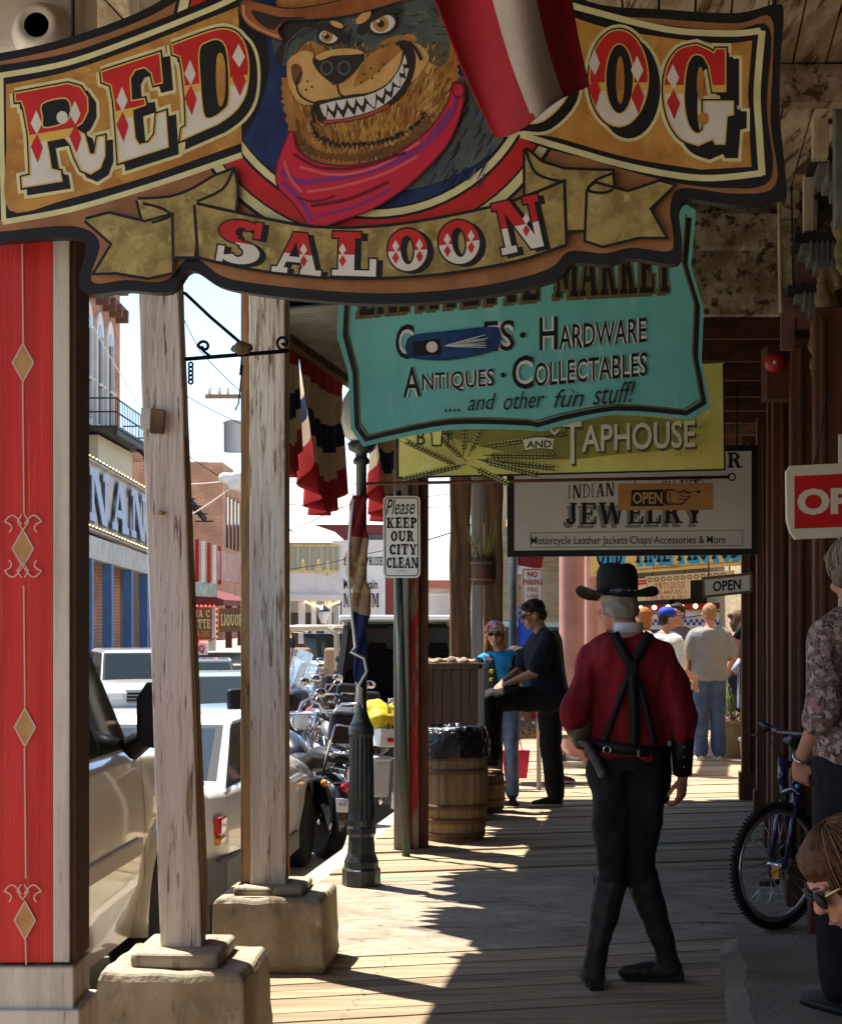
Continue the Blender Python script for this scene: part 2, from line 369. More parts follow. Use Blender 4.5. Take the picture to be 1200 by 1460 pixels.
def slabtext(art, txt, x0, ytop, x1, ybot, m, slope=0.0, t=.24, h=.11, sf=.09, gap=.12, outline=None, ow=0, shadow=None, sh=(0, 0), mb=None, warp=None, split=None):
    gl = []; x = 0
    for ch in txt:
        w, ps = slabglyph(ch, t, h, sf); gl.append((x, ps)); x += w+gap
    tot = x-gap; polys = []
    for gx, ps in gl:
        for p in ps:
            q = []
            for a, b in p:
                px = x0+(x1-x0)*(gx+a)/tot; py = ybot+(ytop-ybot)*b + slope*(px-x0)
                if warp: px, py = warp(px, py)
                q.append((px, py))
            polys.append(q)
    def lay(qs, mm, dx=0, dy=0, grow=0):
        base = art.off(); tgt = mb or art.mb
        for i, q in enumerate(qs):
            z = base + art.step*.8*(i % 7)/7; qq = [(a+dx, b+dy) for a, b in q]
            tgt.poly([qq], lambda a, b: art.pl(a, b, z), mm)
            if grow:
                L, Rr = ribbon2(qq, grow*2, True); n = len(qq); z2 = z-art.step*.3
                tgt.add([art.pl(*p, z2) for p in L]+[art.pl(*p, z2) for p in Rr], [(j, (j+1) % n, n+(j+1) % n, n+j) for j in range(n)], mm)
    if shadow is not None: lay(polys, shadow, *sh, grow=ow*.6); art.off()
    if outline is not None: lay(polys, outline, grow=ow); art.off()
    lay(polys, m); art.off()
    if split:
        fy, m2 = split; out = []
        for q in polys:
            # keep only the upper part
            c = []; n = len(q)
            for i in range(n):
                a = q[i]; b = q[(i+1) % n]; ya = a[1]-fy(a[0]); yb = b[1]-fy(b[0])
                if ya <= 0: c.append(a)
                if (ya < 0 < yb) or (yb < 0 < ya):
                    s_ = ya/(ya-yb); c.append((a[0]+(b[0]-a[0])*s_, a[1]+(b[1]-a[1])*s_))
            if len(c) > 2: out.append(c)
        lay(out, m2); art.off()
# ================================================================== materials of the place
rnd = random.Random(7)
m_street = mat('street', (.34, .30, .245), .95, (.26, .23, .185), 1.3, 1, .25, 60)
m_kerb = mat('kerb', (.42, .38, .32), .9, (.3, .27, .22), 7, 1, .3, 40)
m_walk = layered('walk_concrete', (.31, .26, .195), [((.20, .165, .12), 1.6, .40, .64, (1, 1, 1)), ((.40, .345, .265), 4, .5, .7, (1, 2, 1)), ((.10, .08, .06), 12, .58, .68, (1, 1.6, 1)), ((.46, .41, .33), 60, .62, .68, (1, 1, 1)), ((.08, .065, .05), 2.2, .615, .63, (.5, 3, 1)), ((.10, .25, .19), .8, .66, .74, (.6, 2.4, 1))], .9, .35, 70)
def plank_mat(k, b, d):
    return layered('weathered_plank_%d' % k, b, [(d, 5, .42, .62, (.12, 3, 1)), (tuple(x*.45 for x in d), 9, .6, .72, (.1, 5, 1)), ((.09, .27, .20), .7, .66, .72, (.5, 1.6, 1))], .85, .5, 40, (.08, 2.5, 1))
m_planks = [plank_mat(0, (.37, .285, .185), (.25, .185, .115)), plank_mat(1, (.31, .24, .155), (.20, .15, .095)), plank_mat(2, (.42, .33, .215), (.29, .22, .14)), plank_mat(3, (.26, .20, .13), (.17, .13, .085))]
m_peel = layered('peeling_white_paint', (.70, .64, .56), [((.52, .45, .37), 4, .45, .66, (3, 3, .3)), ((.30, .21, .14), 11, .585, .63, (3, 3, .22)), ((.15, .10, .06), 24, .60, .64, (3, 3, .16)), ((.14, .095, .06), 46, .615, .65, (3, 3, .05)), ((.36, .24, .14), 2.2, .62, .70, (2, 2, .5))], .8, .6, 26, (2, 2, .2))
m_bare = layered('bare_tan_wood', (.42, .27, .13), [((.22, .12, .055), 5, .45, .6, (3, 3, .25)), ((.07, .045, .025), 8, .6, .68, (3, 3, .2)), ((.55, .5, .42), 5, .62, .66, (2, 2, .3))], .85, .6, 26, (2, 2, .2))
m_conc = layered('rough_concrete', (.38, .33, .245), [((.22, .18, .125), 2.6, .42, .62, (1, 1, .5)), ((.11, .085, .055), 7, .58, .68, (1, 1, .35)), ((.06, .05, .035), 34, .66, .70, (1, 1, 1)), ((.52, .46, .36), 5, .6, .75, (1, 1, 1))], .92, .5, 45)
m_ceil = layered('whitewashed_boards', (.50, .42, .30), [((.24, .17, .10), 3, .40, .60, (2, .3, 2)), ((.09, .05, .025), 6, .52, .60, (3, .3, 3)), ((.62, .55, .43), 5, .6, .72, (2, .4, 2))], .85, .5, 20)
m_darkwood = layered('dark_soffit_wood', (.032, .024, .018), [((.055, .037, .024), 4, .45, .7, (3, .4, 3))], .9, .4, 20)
m_rafter = layered('brown_rafter', (.13, .06, .03), [((.06, .03, .018), 5, .45, .65, (1, 3, 3))], .85, .4, 25)
m_brown = layered('brown_facade_paint', (.105, .042, .020), [((.06, .024, .013), 4, .45, .7, (3, 3, .3)), ((.19, .085, .045), 9, .66, .74, (2, 2, .3))], .65, .35, 25)
m_brownd = layered('dark_brown_siding', (.062, .024, .017), [((.04, .017, .012), 4, .45, .7, (3, 3, .3))], .7, .35, 25)
m_blacktrim = mat('black_trim', (.012, .012, .013), .6, (.03, .03, .03), 8, 1, .2)
m_greytrim = mat('grey_trim', (.17, .165, .155), .7, (.1, .1, .095), 8, 1, .3, 20)
m_cream = layered('cream_trim', (.52, .43, .29), [((.36, .28, .17), 5, .45, .65, (2, 2, .4)), ((.12, .07, .04), 8, .62, .7, (2, 2, .3))], .8, .4, 25)
m_pinkbrown = mat('faded_red_brick', (.20, .10, .085), .9, (.13, .06, .05), 5, 1, .4, 30)
m_gilt = mat('aged_gilt', (.22, .15, .07), .55, (.10, .065, .03), 12, 1, .4, 30)
m_black = mat('black_iron', (.010, .010, .011), .5)
m_iron = mat('dark_green_iron', (.018, .022, .021), .38, (.035, .038, .036), 9, 1, .2, 40)
m_wire = mat('wire', (.02, .02, .02), .6)
m_white = mat('white_paint', (.74, .72, .68), .55, (.62, .6, .55), 5, 1)
# ================================================================== ground and walk
Z0 = -.32
def gz(x, y):                            # the street falls away ahead on the far side
    k = min(max((-.5-x)/3.5, 0), 1); return Z0-.03*min(max(y-14, 0), 46)*k*k*(3-2*k)
mb = MB(m_street); gx = [-500, -60, -30, -15, -8, -4.2, -3.4, -2.8, -2.2, -1.6, -1, -.5, 0, 4, 10, 500]; gy = [-60, 0, 8, 14]+[14+2*k for k in range(1, 24)]+[70, 100, 200, 1500]
mb.add([(x, y, gz(x, y)) for y in gy for x in gx], [(j*len(gx)+i, j*len(gx)+i+1, (j+1)*len(gx)+i+1, (j+1)*len(gx)+i) for j in range(len(gy)-1) for i in range(len(gx)-1)], None, True); struct('street', mb, loc=Vector((0, 0, Z0)))
EDGE, WALL = -2.2, .86
PS = .24                                     # skew of the planks across the walk
def wx(x0, yc): X = (x0+SL*yc)/(1-SL*PS); return Vector((X, yc+PS*X, 0))
def strip(mb, y0, y1, xa, xb, z, th, m):
    a, b, c, d = wx(xa, y0), wx(xb, y0), wx(xb, y1), wx(xa, y1); t = Vector((0, 0, z)); u = Vector((0, 0, z-th))
    mb.add([a+t, b+t, c+t, d+t, a+u, b+u, c+u, d+u], [(0, 1, 2, 3), (0, 4, 5, 1), (3, 2, 6, 7), (0, 3, 7, 4), (1, 5, 6, 2)], m)
mb = MB()
y = -5.0
while y < 8.1:
    w = rnd.uniform(.118, .15)
    strip(mb, y, y+w-rnd.uniform(.003, .009), EDGE+rnd.uniform(-.02, .02), WALL+.3, rnd.uniform(-.006, .007), .06, m_planks[rnd.choice([0, 0, 1, 2, 3])]); y += w
m_nail = mat('nail_head', (.05, .035, .025), .6)
for y_ in [2.2+.135*k for k in range(44)]:
    for xo in (-1.95, -1.35, -.75, -.15, .45):
        for e in (-.03, .03):
            c = wx(xo+rnd.uniform(-.012, .012), y_+.06+e+rnd.uniform(-.01, .01)); c.z = .0085; mb.add([c+Vector((.006*math.cos(a), .006*math.sin(a), 0)) for a in [2*PI*k/6 for k in range(6)]], [tuple(range(6))], m_nail)
struct('boardwalk', mb, loc=Vector((0, 5, 0)))
mb = MB(m_walk); strip(mb, y+.01, 10.35, EDGE, WALL+.4, .004, .36, m_walk); struct('concrete_walkway', mb, loc=Vector((0, 9, 0)))
mb = MB(); y = 10.37
while y < 31:
    w = rnd.uniform(.16, .2) if y < 20 else .4
    strip(mb, y, y+w-rnd.uniform(.003, .008), EDGE+.03, WALL+4, rnd.uniform(-.006, .008), .06, m_planks[rnd.choice([0, 0, 1, 2, 2])]); y += w
struct('boardwalk', mb, loc=Vector((0, 14, 0)))
mb = MB(m_kerb)
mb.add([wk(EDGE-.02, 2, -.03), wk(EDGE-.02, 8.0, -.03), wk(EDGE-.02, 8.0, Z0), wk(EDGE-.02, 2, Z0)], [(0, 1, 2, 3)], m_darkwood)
mb.add([wk(EDGE-.14, 8.4, -.02), wk(EDGE-.14, 31, -.02), wk(EDGE-.14, 31, Z0), wk(EDGE-.14, 8.4, Z0), wk(EDGE+.02, 8.4, -.02), wk(EDGE+.02, 31, -.02)], [(0, 1, 2, 3), (0, 4, 5, 1)])
struct('kerb', mb, loc=Vector((-1, 8, Z0)))
# raised stone slab on the right
mb = MB(layered('worn_stone', (.23, .20, .15), [((.16, .135, .10), 2.5, .42, .66, (1, 1, 1)), ((.33, .29, .22), 6, .58, .72, (1, 1, 1)), ((.08, .065, .05), 12, .62, .72, (1, 1, 1))], .9, .6, 40))
def slabpt(u, v):
    yy = 2.5+u*5.35; e = .22+.035*noise.noise(Vector((yy*2.3, 0, 3)))+.02*noise.noise(Vector((yy*9, 1, 3)))
    p = wk(e+(v*(.9)), yy+v*.12); p.z = .15+.012*noise.noise(p*3)-(.03 if v == 0 else 0); return p
mb.grid(slabpt, 70, 12, smooth=False)
n = len(mb.v)
for i in range(71): q = slabpt(i/70, 0); q.z = -.02; q.x += .01; mb.v.append(q)
for i in range(70): mb.f.append((i*13, (i+1)*13, n+i+1, n+i)); mb.fm.append(0); mb.fs.append(False)
a, b = slabpt(1, 0), slabpt(1, 1); mb.add([a, b, Vector((b.x, b.y, -.02)), Vector((a.x, a.y, -.02))], [(0, 1, 2, 3)])
struct('stone_step', mb, loc=Vector((1.5, 5, 0)))
# ================================================================== canopies over the walk
def beamw(mb, xa, ya, xb, yb, z0, z1, w, m):
    a = wk(xa, ya, (z0+z1)/2); b = wk(xb, yb, (z0+z1)/2); mb.beam(a, b, w, z1-z0, m)
t = thing('porch_canopy', 'porch roof of whitewashed peeling boards over the near boardwalk', 'canopy', (0, 5, 3.9))
mb = MB(m_ceil); x = -2.48
while x < .95:                                # ceiling boards run along the walk
    w = .135; z = 3.9+rnd.uniform(0, .008)
    a, b, c, d = wk(x, -2.5, z), wk(x+w-.008, -2.5, z), wk(x+w-.008, 9.25, z), wk(x, 9.25, z); th = Vector((0, 0, .03))
    mb.add([a, b, c, d, a+th, b+th, c+th, d+th], [(0, 1, 2, 3), (4, 5, 6, 7), (0, 3, 7, 4), (1, 2, 6, 5)]); x += w
a, b, c, d = wk(-2.5, -2.5, 3.96), wk(1.0, -2.5, 3.96), wk(1.0, 9.7, 3.96), wk(-2.5, 9.7, 3.96)  # roof sheet lengthened past the boards, out of view, to stop a sun leak
mb.add([a, b, c, d], [(0, 1, 2, 3)], m_darkwood); obj('ceiling', mb, t, norm=False)
mb = MB(m_ceil); beamw(mb, -1.75, 9.2, 1.05, 9.2, 3.28, 3.93, .08, m_ceil); beamw(mb, -1.75, 9.08, 1.05, 9.08, 3.62, 3.80, .10, m_ceil); obj('end_beam', mb, t)
mb = MB(m_ceil); beamw(mb, -2.5, 9.16, -1.75, 9.16, 3.60, 3.93, .06, m_ceil); obj('sun_stop_board', mb, t)  # added board, hidden behind the sign, stops sun leaking between the canopies
mb = MB(m_ceil); beamw(mb, -2.46, -2.5, -2.46, 9.3, 3.72, 3.93, .06, m_ceil); obj('eave_board', mb, t)
for yy in (5.0, 6.9):
    mb = MB(m_ceil); beamw(mb, -2.2, yy, .9, yy, 3.74, 3.895, .09, m_ceil); obj('rafter', mb, t)
t = thing('porch_canopy', 'dark low porch roof over the middle of the walk beyond the signs', 'canopy', (0, 12, 3.3))
mb = MB(m_darkwood)
def corr(u, v):
    yy = 9.2+u*6.6; p = wk(-2.27+v*1.1, yy); p.z = 3.3+.018*math.sin(u*6.5/.075*2*PI/1.0)+.10*v; return p
m_corr = mat('grey_corrugated_iron', (.20, .20, .175), .6, (.12, .11, .09), 4, 1, .2)
mb2 = MB(m_corr); mb2.grid(lambda u, v: corr(u, v), 520, 2, smooth=True); obj('corrugated_sheet', mb2, t, norm=False)
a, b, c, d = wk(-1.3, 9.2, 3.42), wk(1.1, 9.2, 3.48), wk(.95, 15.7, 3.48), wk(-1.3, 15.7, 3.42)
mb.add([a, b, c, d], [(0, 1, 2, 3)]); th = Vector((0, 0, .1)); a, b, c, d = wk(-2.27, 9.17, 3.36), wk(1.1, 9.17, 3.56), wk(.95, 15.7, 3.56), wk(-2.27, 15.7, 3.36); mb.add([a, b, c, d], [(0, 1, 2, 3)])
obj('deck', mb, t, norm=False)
mb = MB(m_rafter); beamw(mb, -2.27, 9.3, -2.27, 15.8, 3.24, 3.40, .06, m_rafter); obj('eave_board', mb, t)
for i, yy in enumerate((10.0, 10.9, 11.8, 12.7, 13.6, 14.5, 15.5)):
    mb = MB(m_rafter); beamw(mb, -1.2, yy, .9, yy, 3.28, 3.43, .07, m_rafter); obj('rafter', mb, t)
mb = MB(m_rafter); beamw(mb, -.9, 15.65, .95, 15.65, 3.0, 3.3, .08, m_rafter); obj('end_beam', mb, t)
mb = MB(m_rafter); beamw(mb, -1.55, 10, -1.55, 15.6, 3.05, 3.27, .12, m_rafter); obj('plate_beam', mb, t)
# ================================================================== right-hand facade
t = thing('saloon_building', 'dark brown wooden saloon front with black cornices and gilt corbels', 'building', (1.9, 7, 0))
mb = MB(m_brownd)
p = [wk(WALL, -6), wk(WALL, 15.0), wk(WALL+.5, 15.0), wk(WALL+.5, -6)]; up = Vector((0, 0, 6))
mb.add(p+[q+up for q in p], [(0, 1, 5, 4), (1, 2, 6, 5), (2, 3, 7, 6), (3, 0, 4, 7), (4, 5, 6, 7)]); obj('wall', mb, t)
def pil(y, w, d, z0, z1, m, name='pilaster', bev=.008):
    q = MB(m); c = wk(WALL-d/2, y, (z0+z1)/2); q.box(c, (d, w, z1-z0), YAW, m)
    if name == 'pilaster':                    # raised mouldings down the face that looks at us
        for k in (-.3, .3): q.box(c + Vector((k*d*math.cos(YAW), -w/2-.006, 0)), (.03, .02, (z1-z0)*.97), YAW, m)
        q.box(c+Vector((-.01, -.01, -(z1-z0)/2+.12)), (d+.03, w+.05, .24), YAW, m)
    return obj(name, q, t, bevel=bev)
for y, w, d in ((14.88, .20, .26), (13.4, .16, .20), (11.9, .16, .20), (10.6, .18, .24), (9.55, .16, .2), (8.55, .14, .15)):
    pil(y, w, d, .0, 3.2, m_brown)
pil(8.42, .03, .035, .75, 2.55, m_white, 'window_trim', .002)
q = MB(m_white); q.box(P(1171, 725, 8.75)+Vector((0, 0, 0)), (.026, .03, 1.6), YAW); obj('window_trim', q, t)
pil(7.9, .04, .04, 1.0, 2.6, m_cream, 'window_trim', .002)
mb = MB(mat('dark_pane', (.014, .012, .010), .8, spec=0)); mb.box(wk(WALL-.006, 8.15, 1.75), (.012, .42, 1.7), YAW); obj('window_pane', mb, t)
# black stepped cornices on carved corbels
def cornice(px, py, Y, s=1.0):
    c = P(px, py, Y); q = MB(m_blacktrim); x0 = c.x-SL*Y; dep = WALL-x0+.05
    for k, (z, e) in enumerate(((0, 0), (-.045*s, .035), (-.085*s, .075), (-.12*s, .11))):
        dd = dep-e; q.box((c.x+e+dd/2, Y+.14, c.z-.022*s+z), (dd, .30-e*.6, .042*s), YAW, m_blacktrim if k == 0 else m_greytrim)
    for j in range(9): q.box((c.x+.06+j*.028, Y-.012, c.z-.09*s), (.014, .012, .10*s), YAW, m_greytrim)
    o = obj('cornice', q, t, bevel=.004)
    g = MB(m_gilt); b = Vector((c.x+.17, Y+.10, c.z-.20*s))        # scroll corbel below
    for k in range(26):
        a = k/25*2.2*2*PI; r = .085*(1-k/30); g.ball(b+Vector((math.cos(a)*r*.55, -.05+.004*k, -.03+math.sin(a)*r)), .022+.012*(1-k/26), 8, 5)
    for k in range(16): f = k/15; g.ball(b+Vector((.05*f-.02+.03*math.sin(f*9), .0, -.10-.26*f*s)), .055*(1-.65*f)+.012*math.sin(f*22), 8, 5)
    g = remesh(g, .012, 1, m_gilt, .006, 40); obj('corbel', g, t)
for a in ((1162, 214, 8.1, 1.2), (1139, 331, 8.6, 1.1), (1130, 405, 8.85, 1)): cornice(*a)
# upper cream strips and a fluted bracket high on the right
mb = MB(m_cream); mb.box(P(1176, 120, 7.6)+Vector((0, .1, 0)), (.07, .1, .62), YAW); obj('cream_strip', mb, t, bevel=.004)
mb = MB(m_cream); mb.box(P(1158, 270, 8.6)+Vector((0, .1, .05)), (.05, .1, .5), YAW); obj('cream_strip', mb, t, bevel=.004)
mb = MB(m_greytrim)
for j in range(5): mb.box(P(1158+j*7, 25, 7.8)+Vector((0, .1-.02*(j % 2), 0)), (.02, .1, .34), YAW+0, ry=.12)
obj('fluted_bracket', mb, t)
mb = MB(m_greytrim); mb.box(P(1190, 250, 7.3)+Vector((.05, .1, .1)), (.06, .12, .6), YAW); obj('fluted_bracket', mb, t, bevel=.006)
# weathered return wall of planks above the walk
for i, (x0, x1, y0, y1, m) in enumerate(((1112, 1140, 150, 312, m_ceil), (1140, 1166, 150, 330, m_ceil), (1112, 1134, 312, 420, m_ceil), (1134, 1168, 330, 470, m_pinkbrown), (1112, 1134, 420, 500, m_pinkbrown))):
    a = P(x0+1, y1-1, 9.0); b = P(x1-1, y0+1, 9.0); q = MB(m); q.box(((a.x+b.x)/2, 9.0+.01*(i % 3), (a.z+b.z)/2), (b.x-a.x, .05, b.z-a.z), YAW); obj('return_panel', q, t, bevel=.004)
for x, y0, y1 in ((1110, 235, 445), (1128, 250, 420)):
    q = MB(m_cream if x == 1110 else m_wire); q.tube([P(x, y0, 8.9), P(x+1, (y0+y1)/2, 8.9), P(x+3, y1, 8.9)], .012 if x == 1110 else .005, 6); obj('conduit', q, t)
mb = MB(m_brown); mb.beam(P(1118, 241, 8.7), P(1168, 238, 8.4), .05, .05); obj('tie_bar', mb, t)
# far part of the shop row beyond the porch
t = thing('shop_building', 'far wooden shop row closing the end of the covered walk', 'building', (4, 24, 0))
m_tan = layered('tan_siding', (.40, .31, .20), [((.28, .21, .13), 2, .45, .65, (1, 1, 6))], .8, .3, 20)
mb = MB(m_tan); a = P(1070, 870, 16.2); mb.add([(3.3, 15.6, 0), (5.2, 31, 0), (5.2, 31, 4.2), (3.3, 15.6, 4.2)], [(0, 1, 2, 3)]); obj('side_wall', mb, t, norm=False)
mb = MB(m_tan); mb.box((4.2, 30, 2.1), (5.6, .3, 4.2)); obj('front_wall', mb, t)
mb = MB(m_white); mb.box(P(1052, 920, 26)+Vector((0, 0, -.3)), (.22, .2, 2.6)); obj('corner_post', mb, t, bevel=.02)
mb = MB(m_darkwood); c = P(1005, 920, 29.6); mb.box((c.x, 29.8, 1.15), (1.2, .1, 2.2)); obj('doorway', mb, t)
mb = MB(mat('shop_pane', (.05, .06, .07), .1)); c = P(900, 920, 29.6); mb.box((c.x, 29.8, 1.5), (1.5, .1, 1.5)); obj('window_pane', mb, t)
mb = MB(m_tan); mb.box((3.6, 27.2, 3.2), (4.2, 5.4, .12)); obj('canopy', mb, t)
# diner fascia: red lamp rail, white panel, blue check band
mb = MB(mat('maroon_rail', (.16, .02, .018), .5)); pl = Plane(960, 865, 25.5, 0)
a = pl(905, 868); b = pl(1075, 862); mb.beam(a, b, .1, .09); mr = obj('lamp_rail', mb, t)
m_bulb = mat('amber_bulb', (1, .55, .18), .4, emit=3)
for k in range(8):
    q = MB(m_bulb); q.ball(pl(912+k*19.5, 867-k*.7, .08), .035, 8, 6); obj('bulb', q, mr)
mb = MB(m_white); mb.slab([(905, 872), (1075, 866), (1075, 905), (905, 905)], pl, .06); obj('fascia', mb, t)
A = Art(pl, .004, .004); mblu = mat('sign_blue', (.03, .06, .35), .5)
for i in range(40):
    for j in range(2):
        if (i+j) % 2 == 0: A.mb.add([pl(x, y, .008) for x, y in rect(907+i*4.2, 883+j*4.2, 911.2+i*4.2, 887.2+j*4.2)], [(0, 1, 2, 3)], mblu)
A.line([(905, 900), (1075, 900)], 5, mblu); A.line(cr([(930, 874), (980, 880), (1020, 872), (1050, 874)]), 1.5, mblu)
obj('check_band', A.take(), t, norm=False)
# ================================================================== porch posts and their footings
def footing(x0, x1, yt, yb, Y, d, label, cap):
    t = thing('concrete_footing', label, 'post footing', (P((x0+x1)/2, 0, Y).x, Y+d/2, 0))
    a = P(x0, yt, Y); b = P(x1, yt, Y); zt = a.z; cx = (a.x+b.x)/2; w = b.x-a.x
    q = MB(m_conc); rings = []
    for f, e in ((0, .012), (.12, .0), (.25, .004), (.4, 0), (.55, .003), (.7, .001), (.82, 0), (.93, 0), (1.0, .012)):
        z = zt*f; h = w/2+.02*(1-f)-e; dd = d/2-e
        ring = []
        for i in range(80):
            s_ = i/80*4; k = int(s_); u = s_-k; c4 = [(-1, -1), (1, -1), (1, 1), (-1, 1)]; p0 = c4[k]; p1 = c4[(k+1) % 4]
            x = cx+h*(p0[0]+(p1[0]-p0[0])*u); y = Y+d/2+dd*(p0[1]+(p1[1]-p0[1])*u)
            jit = .014*noise.noise(Vector((x*6, y*6, z*7+len(label))))-(.03 if f > .9 else .012)*max(0, noise.noise(Vector((x*13, y*13, z*11)))-.25)
            ring.append(Vector((cx+(x-cx)*(1+jit*2), y+jit, z+(.01*noise.noise(Vector((x*9, y*9, 5))) if f > .9 else 0))))
        rings.append(ring)
    q.loft(rings, smooth=False); q.xform(Matrix.Translation((cx, Y+d/2, 0)) @ Matrix.Rotation(YAW*.6, 4, 'Z') @ Matrix.Translation((-cx, -Y-d/2, 0)))
    obj('block', q, t, bevel=.012)
    cx0, cx1, cyt, cyb = cap; c = P((cx0+cx1)/2, 0, Y+d*.5); w2 = (cx1-cx0)/F*(Y+d*.35)
    q = MB(m_conc); h = (cyb-cyt)/F*(Y+d*.4); q.box((c.x, Y+d*.5, zt+h/2-.004), (w2, d*.72, h), YAW*.4)
    obj('cap', q, t, bevel=.018, seg=3); return zt+h
def post(name, pts, w, d, label, m_face, m_side, zb=None):
    a = Vector(pts[0]); b = Vector(pts[1]); t = thing(name, label, 'post', tuple(a))
    q = MB(m_face); n = 14
    for i in range(n):
        f0 = i/n; f1 = (i+1)/n
    rings = []
    for i in range(n+1):
        f = i/n; c = a.lerp(b, f); j = .004*noise.noise(Vector((f*14, a.x*3, 1)))
        rings.append([c+Vector((sx*(w/2+j), sy*d/2, 0)) for sx, sy in ((-1, -1), (1, -1), (1, 1), (-1, 1))])
    q.loft(rings, smooth=False); obj('shaft', q, t, bevel=.006); return t
zt = footing(145, 357, 1388, 1570, 5.7, .5, 'front concrete footing under the leaning white post', (200, 326, 1345, 1368))
pt = post('porch_post', ((P(262, 0, 5.95).x, 5.95, zt-.03), (P(215, 0, 5.97).x, 5.97, 3.9)), .143, .13, 'white peeling wooden post leaning left on the front footing', m_peel, m_bare)
mb = MB(m_bare); a = P(292, 1338, 5.95); b = P(243, 415, 5.95); 
mb.beam(P(295, 1330, 5.97)+Vector((-.0065, 0, 0)), P(228, 60, 5.97)+Vector((.028, 0, 0)), .018, .125, up=(0, 1, 0)); obj('bare_edge', mb, pt)
mb = MB(mat('rusty_plate', (.22, .14, .08), .6, (.08, .05, .03), 14, 1, .3)); mb.box(P(229, 604, 5.95)+Vector((0, -.075, 0)), (.05, .02, .085), ry=.05); obj('metal_plate', mb, pt, bevel=.004)
mb = MB(mat('white_tape', (.6, .58, .52), .6)); mb.box(P(213, 600, 5.95)+Vector((0, -.08, 0)), (.036, .012, .07), ry=.05); obj('plate_tape', mb, pt, bevel=.003)
mb = MB(m_bare); mb.ball(P(233, 733, 5.95)+Vector((0, -.068, 0)), (.018, .012, .007)); obj('knot', mb, pt)
zt = footing(310, 466, 1282, 1388, 7.7, .5, 'second concrete footing under the upright white post', (340, 440, 1262, 1275))
pt = post('porch_post', ((P(384, 0, 7.95).x, 7.95, zt-.03), (P(382, 0, 7.95).x, 7.95, 3.9)), .165, .15, 'white peeling upright post on the second footing', m_peel, m_bare)
mb = MB(m_bare); a = P(353, 1262, 7.95); mb.box((a.x-.003, 7.97, (zt+3.9)/2), (.05, .14, 3.9-zt)); obj('bare_edge', mb, pt, bevel=.005)
mb = MB(m_bare); mb.box((P(407, 0, 7.95).x+.006, 7.99, (zt+3.9)/2), (.012, .12, 3.88-zt)); obj('bare_side', mb, pt)
# red pillar in the foreground with stencilled diamonds
m_red = layered('red_gloss_paint', (.60, .030, .024), [((.44, .020, .016), 3, .42, .65, (6, 6, .2)), ((.66, .085, .06), 16, .55, .75, (8, 8, .12)), ((.30, .035, .03), 9, .66, .72, (2, 2, .6))], .45, .15, 40, (6, 6, .3))
Yp = 4.85; g_ = Yp/4.5; c = P(35, 870, Yp); t = thing('red_pillar', 'bright red foreground pillar with stencilled tan diamonds', 'pillar', (c.x, Yp+.12, 0))
mb = MB(m_red); mb.box((c.x, Yp+.12, 1.85), (.142*g_, .2, 2.4)); obj('shaft', mb, t)
m_wtrim = layered('aged_white_trim', (.60, .53, .44), [((.45, .38, .3), 4, .45, .65, (3, 3, .3)), ((.2, .13, .09), 9, .64, .72, (3, 3, .3))], .7, .3, 25)
for sx in (-1, 1):
    mb = MB(m_wtrim); mb.box((c.x+sx*.094*g_, Yp+.125, 1.85), (.045*g_, .21, 2.4)); obj('trim', mb, t, bevel=.003)
    mb = MB(m_brown); mb.box((c.x+sx*.1235*g_, Yp+.135, 1.85), (.013*g_, .2, 2.4)); obj('edge_strip', mb, t)
mb = MB(m_wtrim); mb.box((c.x, Yp+.12, .32), (.262*g_, .235, .64)); mb.box((c.x, Yp+.12, .26), (.30*g_, .27, .52)); mb.box((c.x, Yp+.12, .465), (.285*g_, .255, .10)); obj('plinth', mb, t, bevel=.006)
pl = Plane(35, 870, Yp+.02, 0); A = Art(pl, .001, .0006); m_sten = mat('stencil_gold', (.50, .27, .10), .5, (.42, .2, .07), 20); m_stl = mat('stencil_line', (.60, .40, .33), .6)
def diamond(x, y, h, w=16):
    q = [(x, y-h), (x+w*.28, y-h*.38), (x+w, y), (x+w*.28, y+h*.38), (x, y+h), (x-w*.28, y+h*.38), (x-w, y), (x-w*.28, y-h*.38)]
    q = [(x, y-h), (x+w, y), (x, y+h), (x-w, y)]
    A.fill(q, m_sten); A.line(q, 2.2, m_stl, True)
for y in (517, 782, 1037, 1312): diamond(33 if y < 900 else 36, y, 27, 15)
for y0, y1 in ((330, 488), (545, 733), (835, 1008), (1066, 1252), (1340, 1375)): A.line([(32+(y0-330)*.005, y0), (33+(y1-330)*.005, y1)], 2, m_stl)
for y, f in ((742, 1), (816, -1), (1268, 1)):
    for sx in (-1, 1):
        A.line([(34+sx*(2+24*u+0), y+f*(6-13*math.sin(u*PI*.9))) for u in [i/8 for i in range(9)]] + [(34+sx*(24-8*math.sin(v)*1), y+f*(4+7-7*math.cos(v))) for v in (0.6, 1.2, 1.9, 2.6)], 2, m_stl)
        A.line([(34, y+f*14), (34+sx*8, y+f*2), (34+sx*2, y-f*8)], 1.8, m_stl)
obj('stencil_pattern', A.take(), t, norm=False)
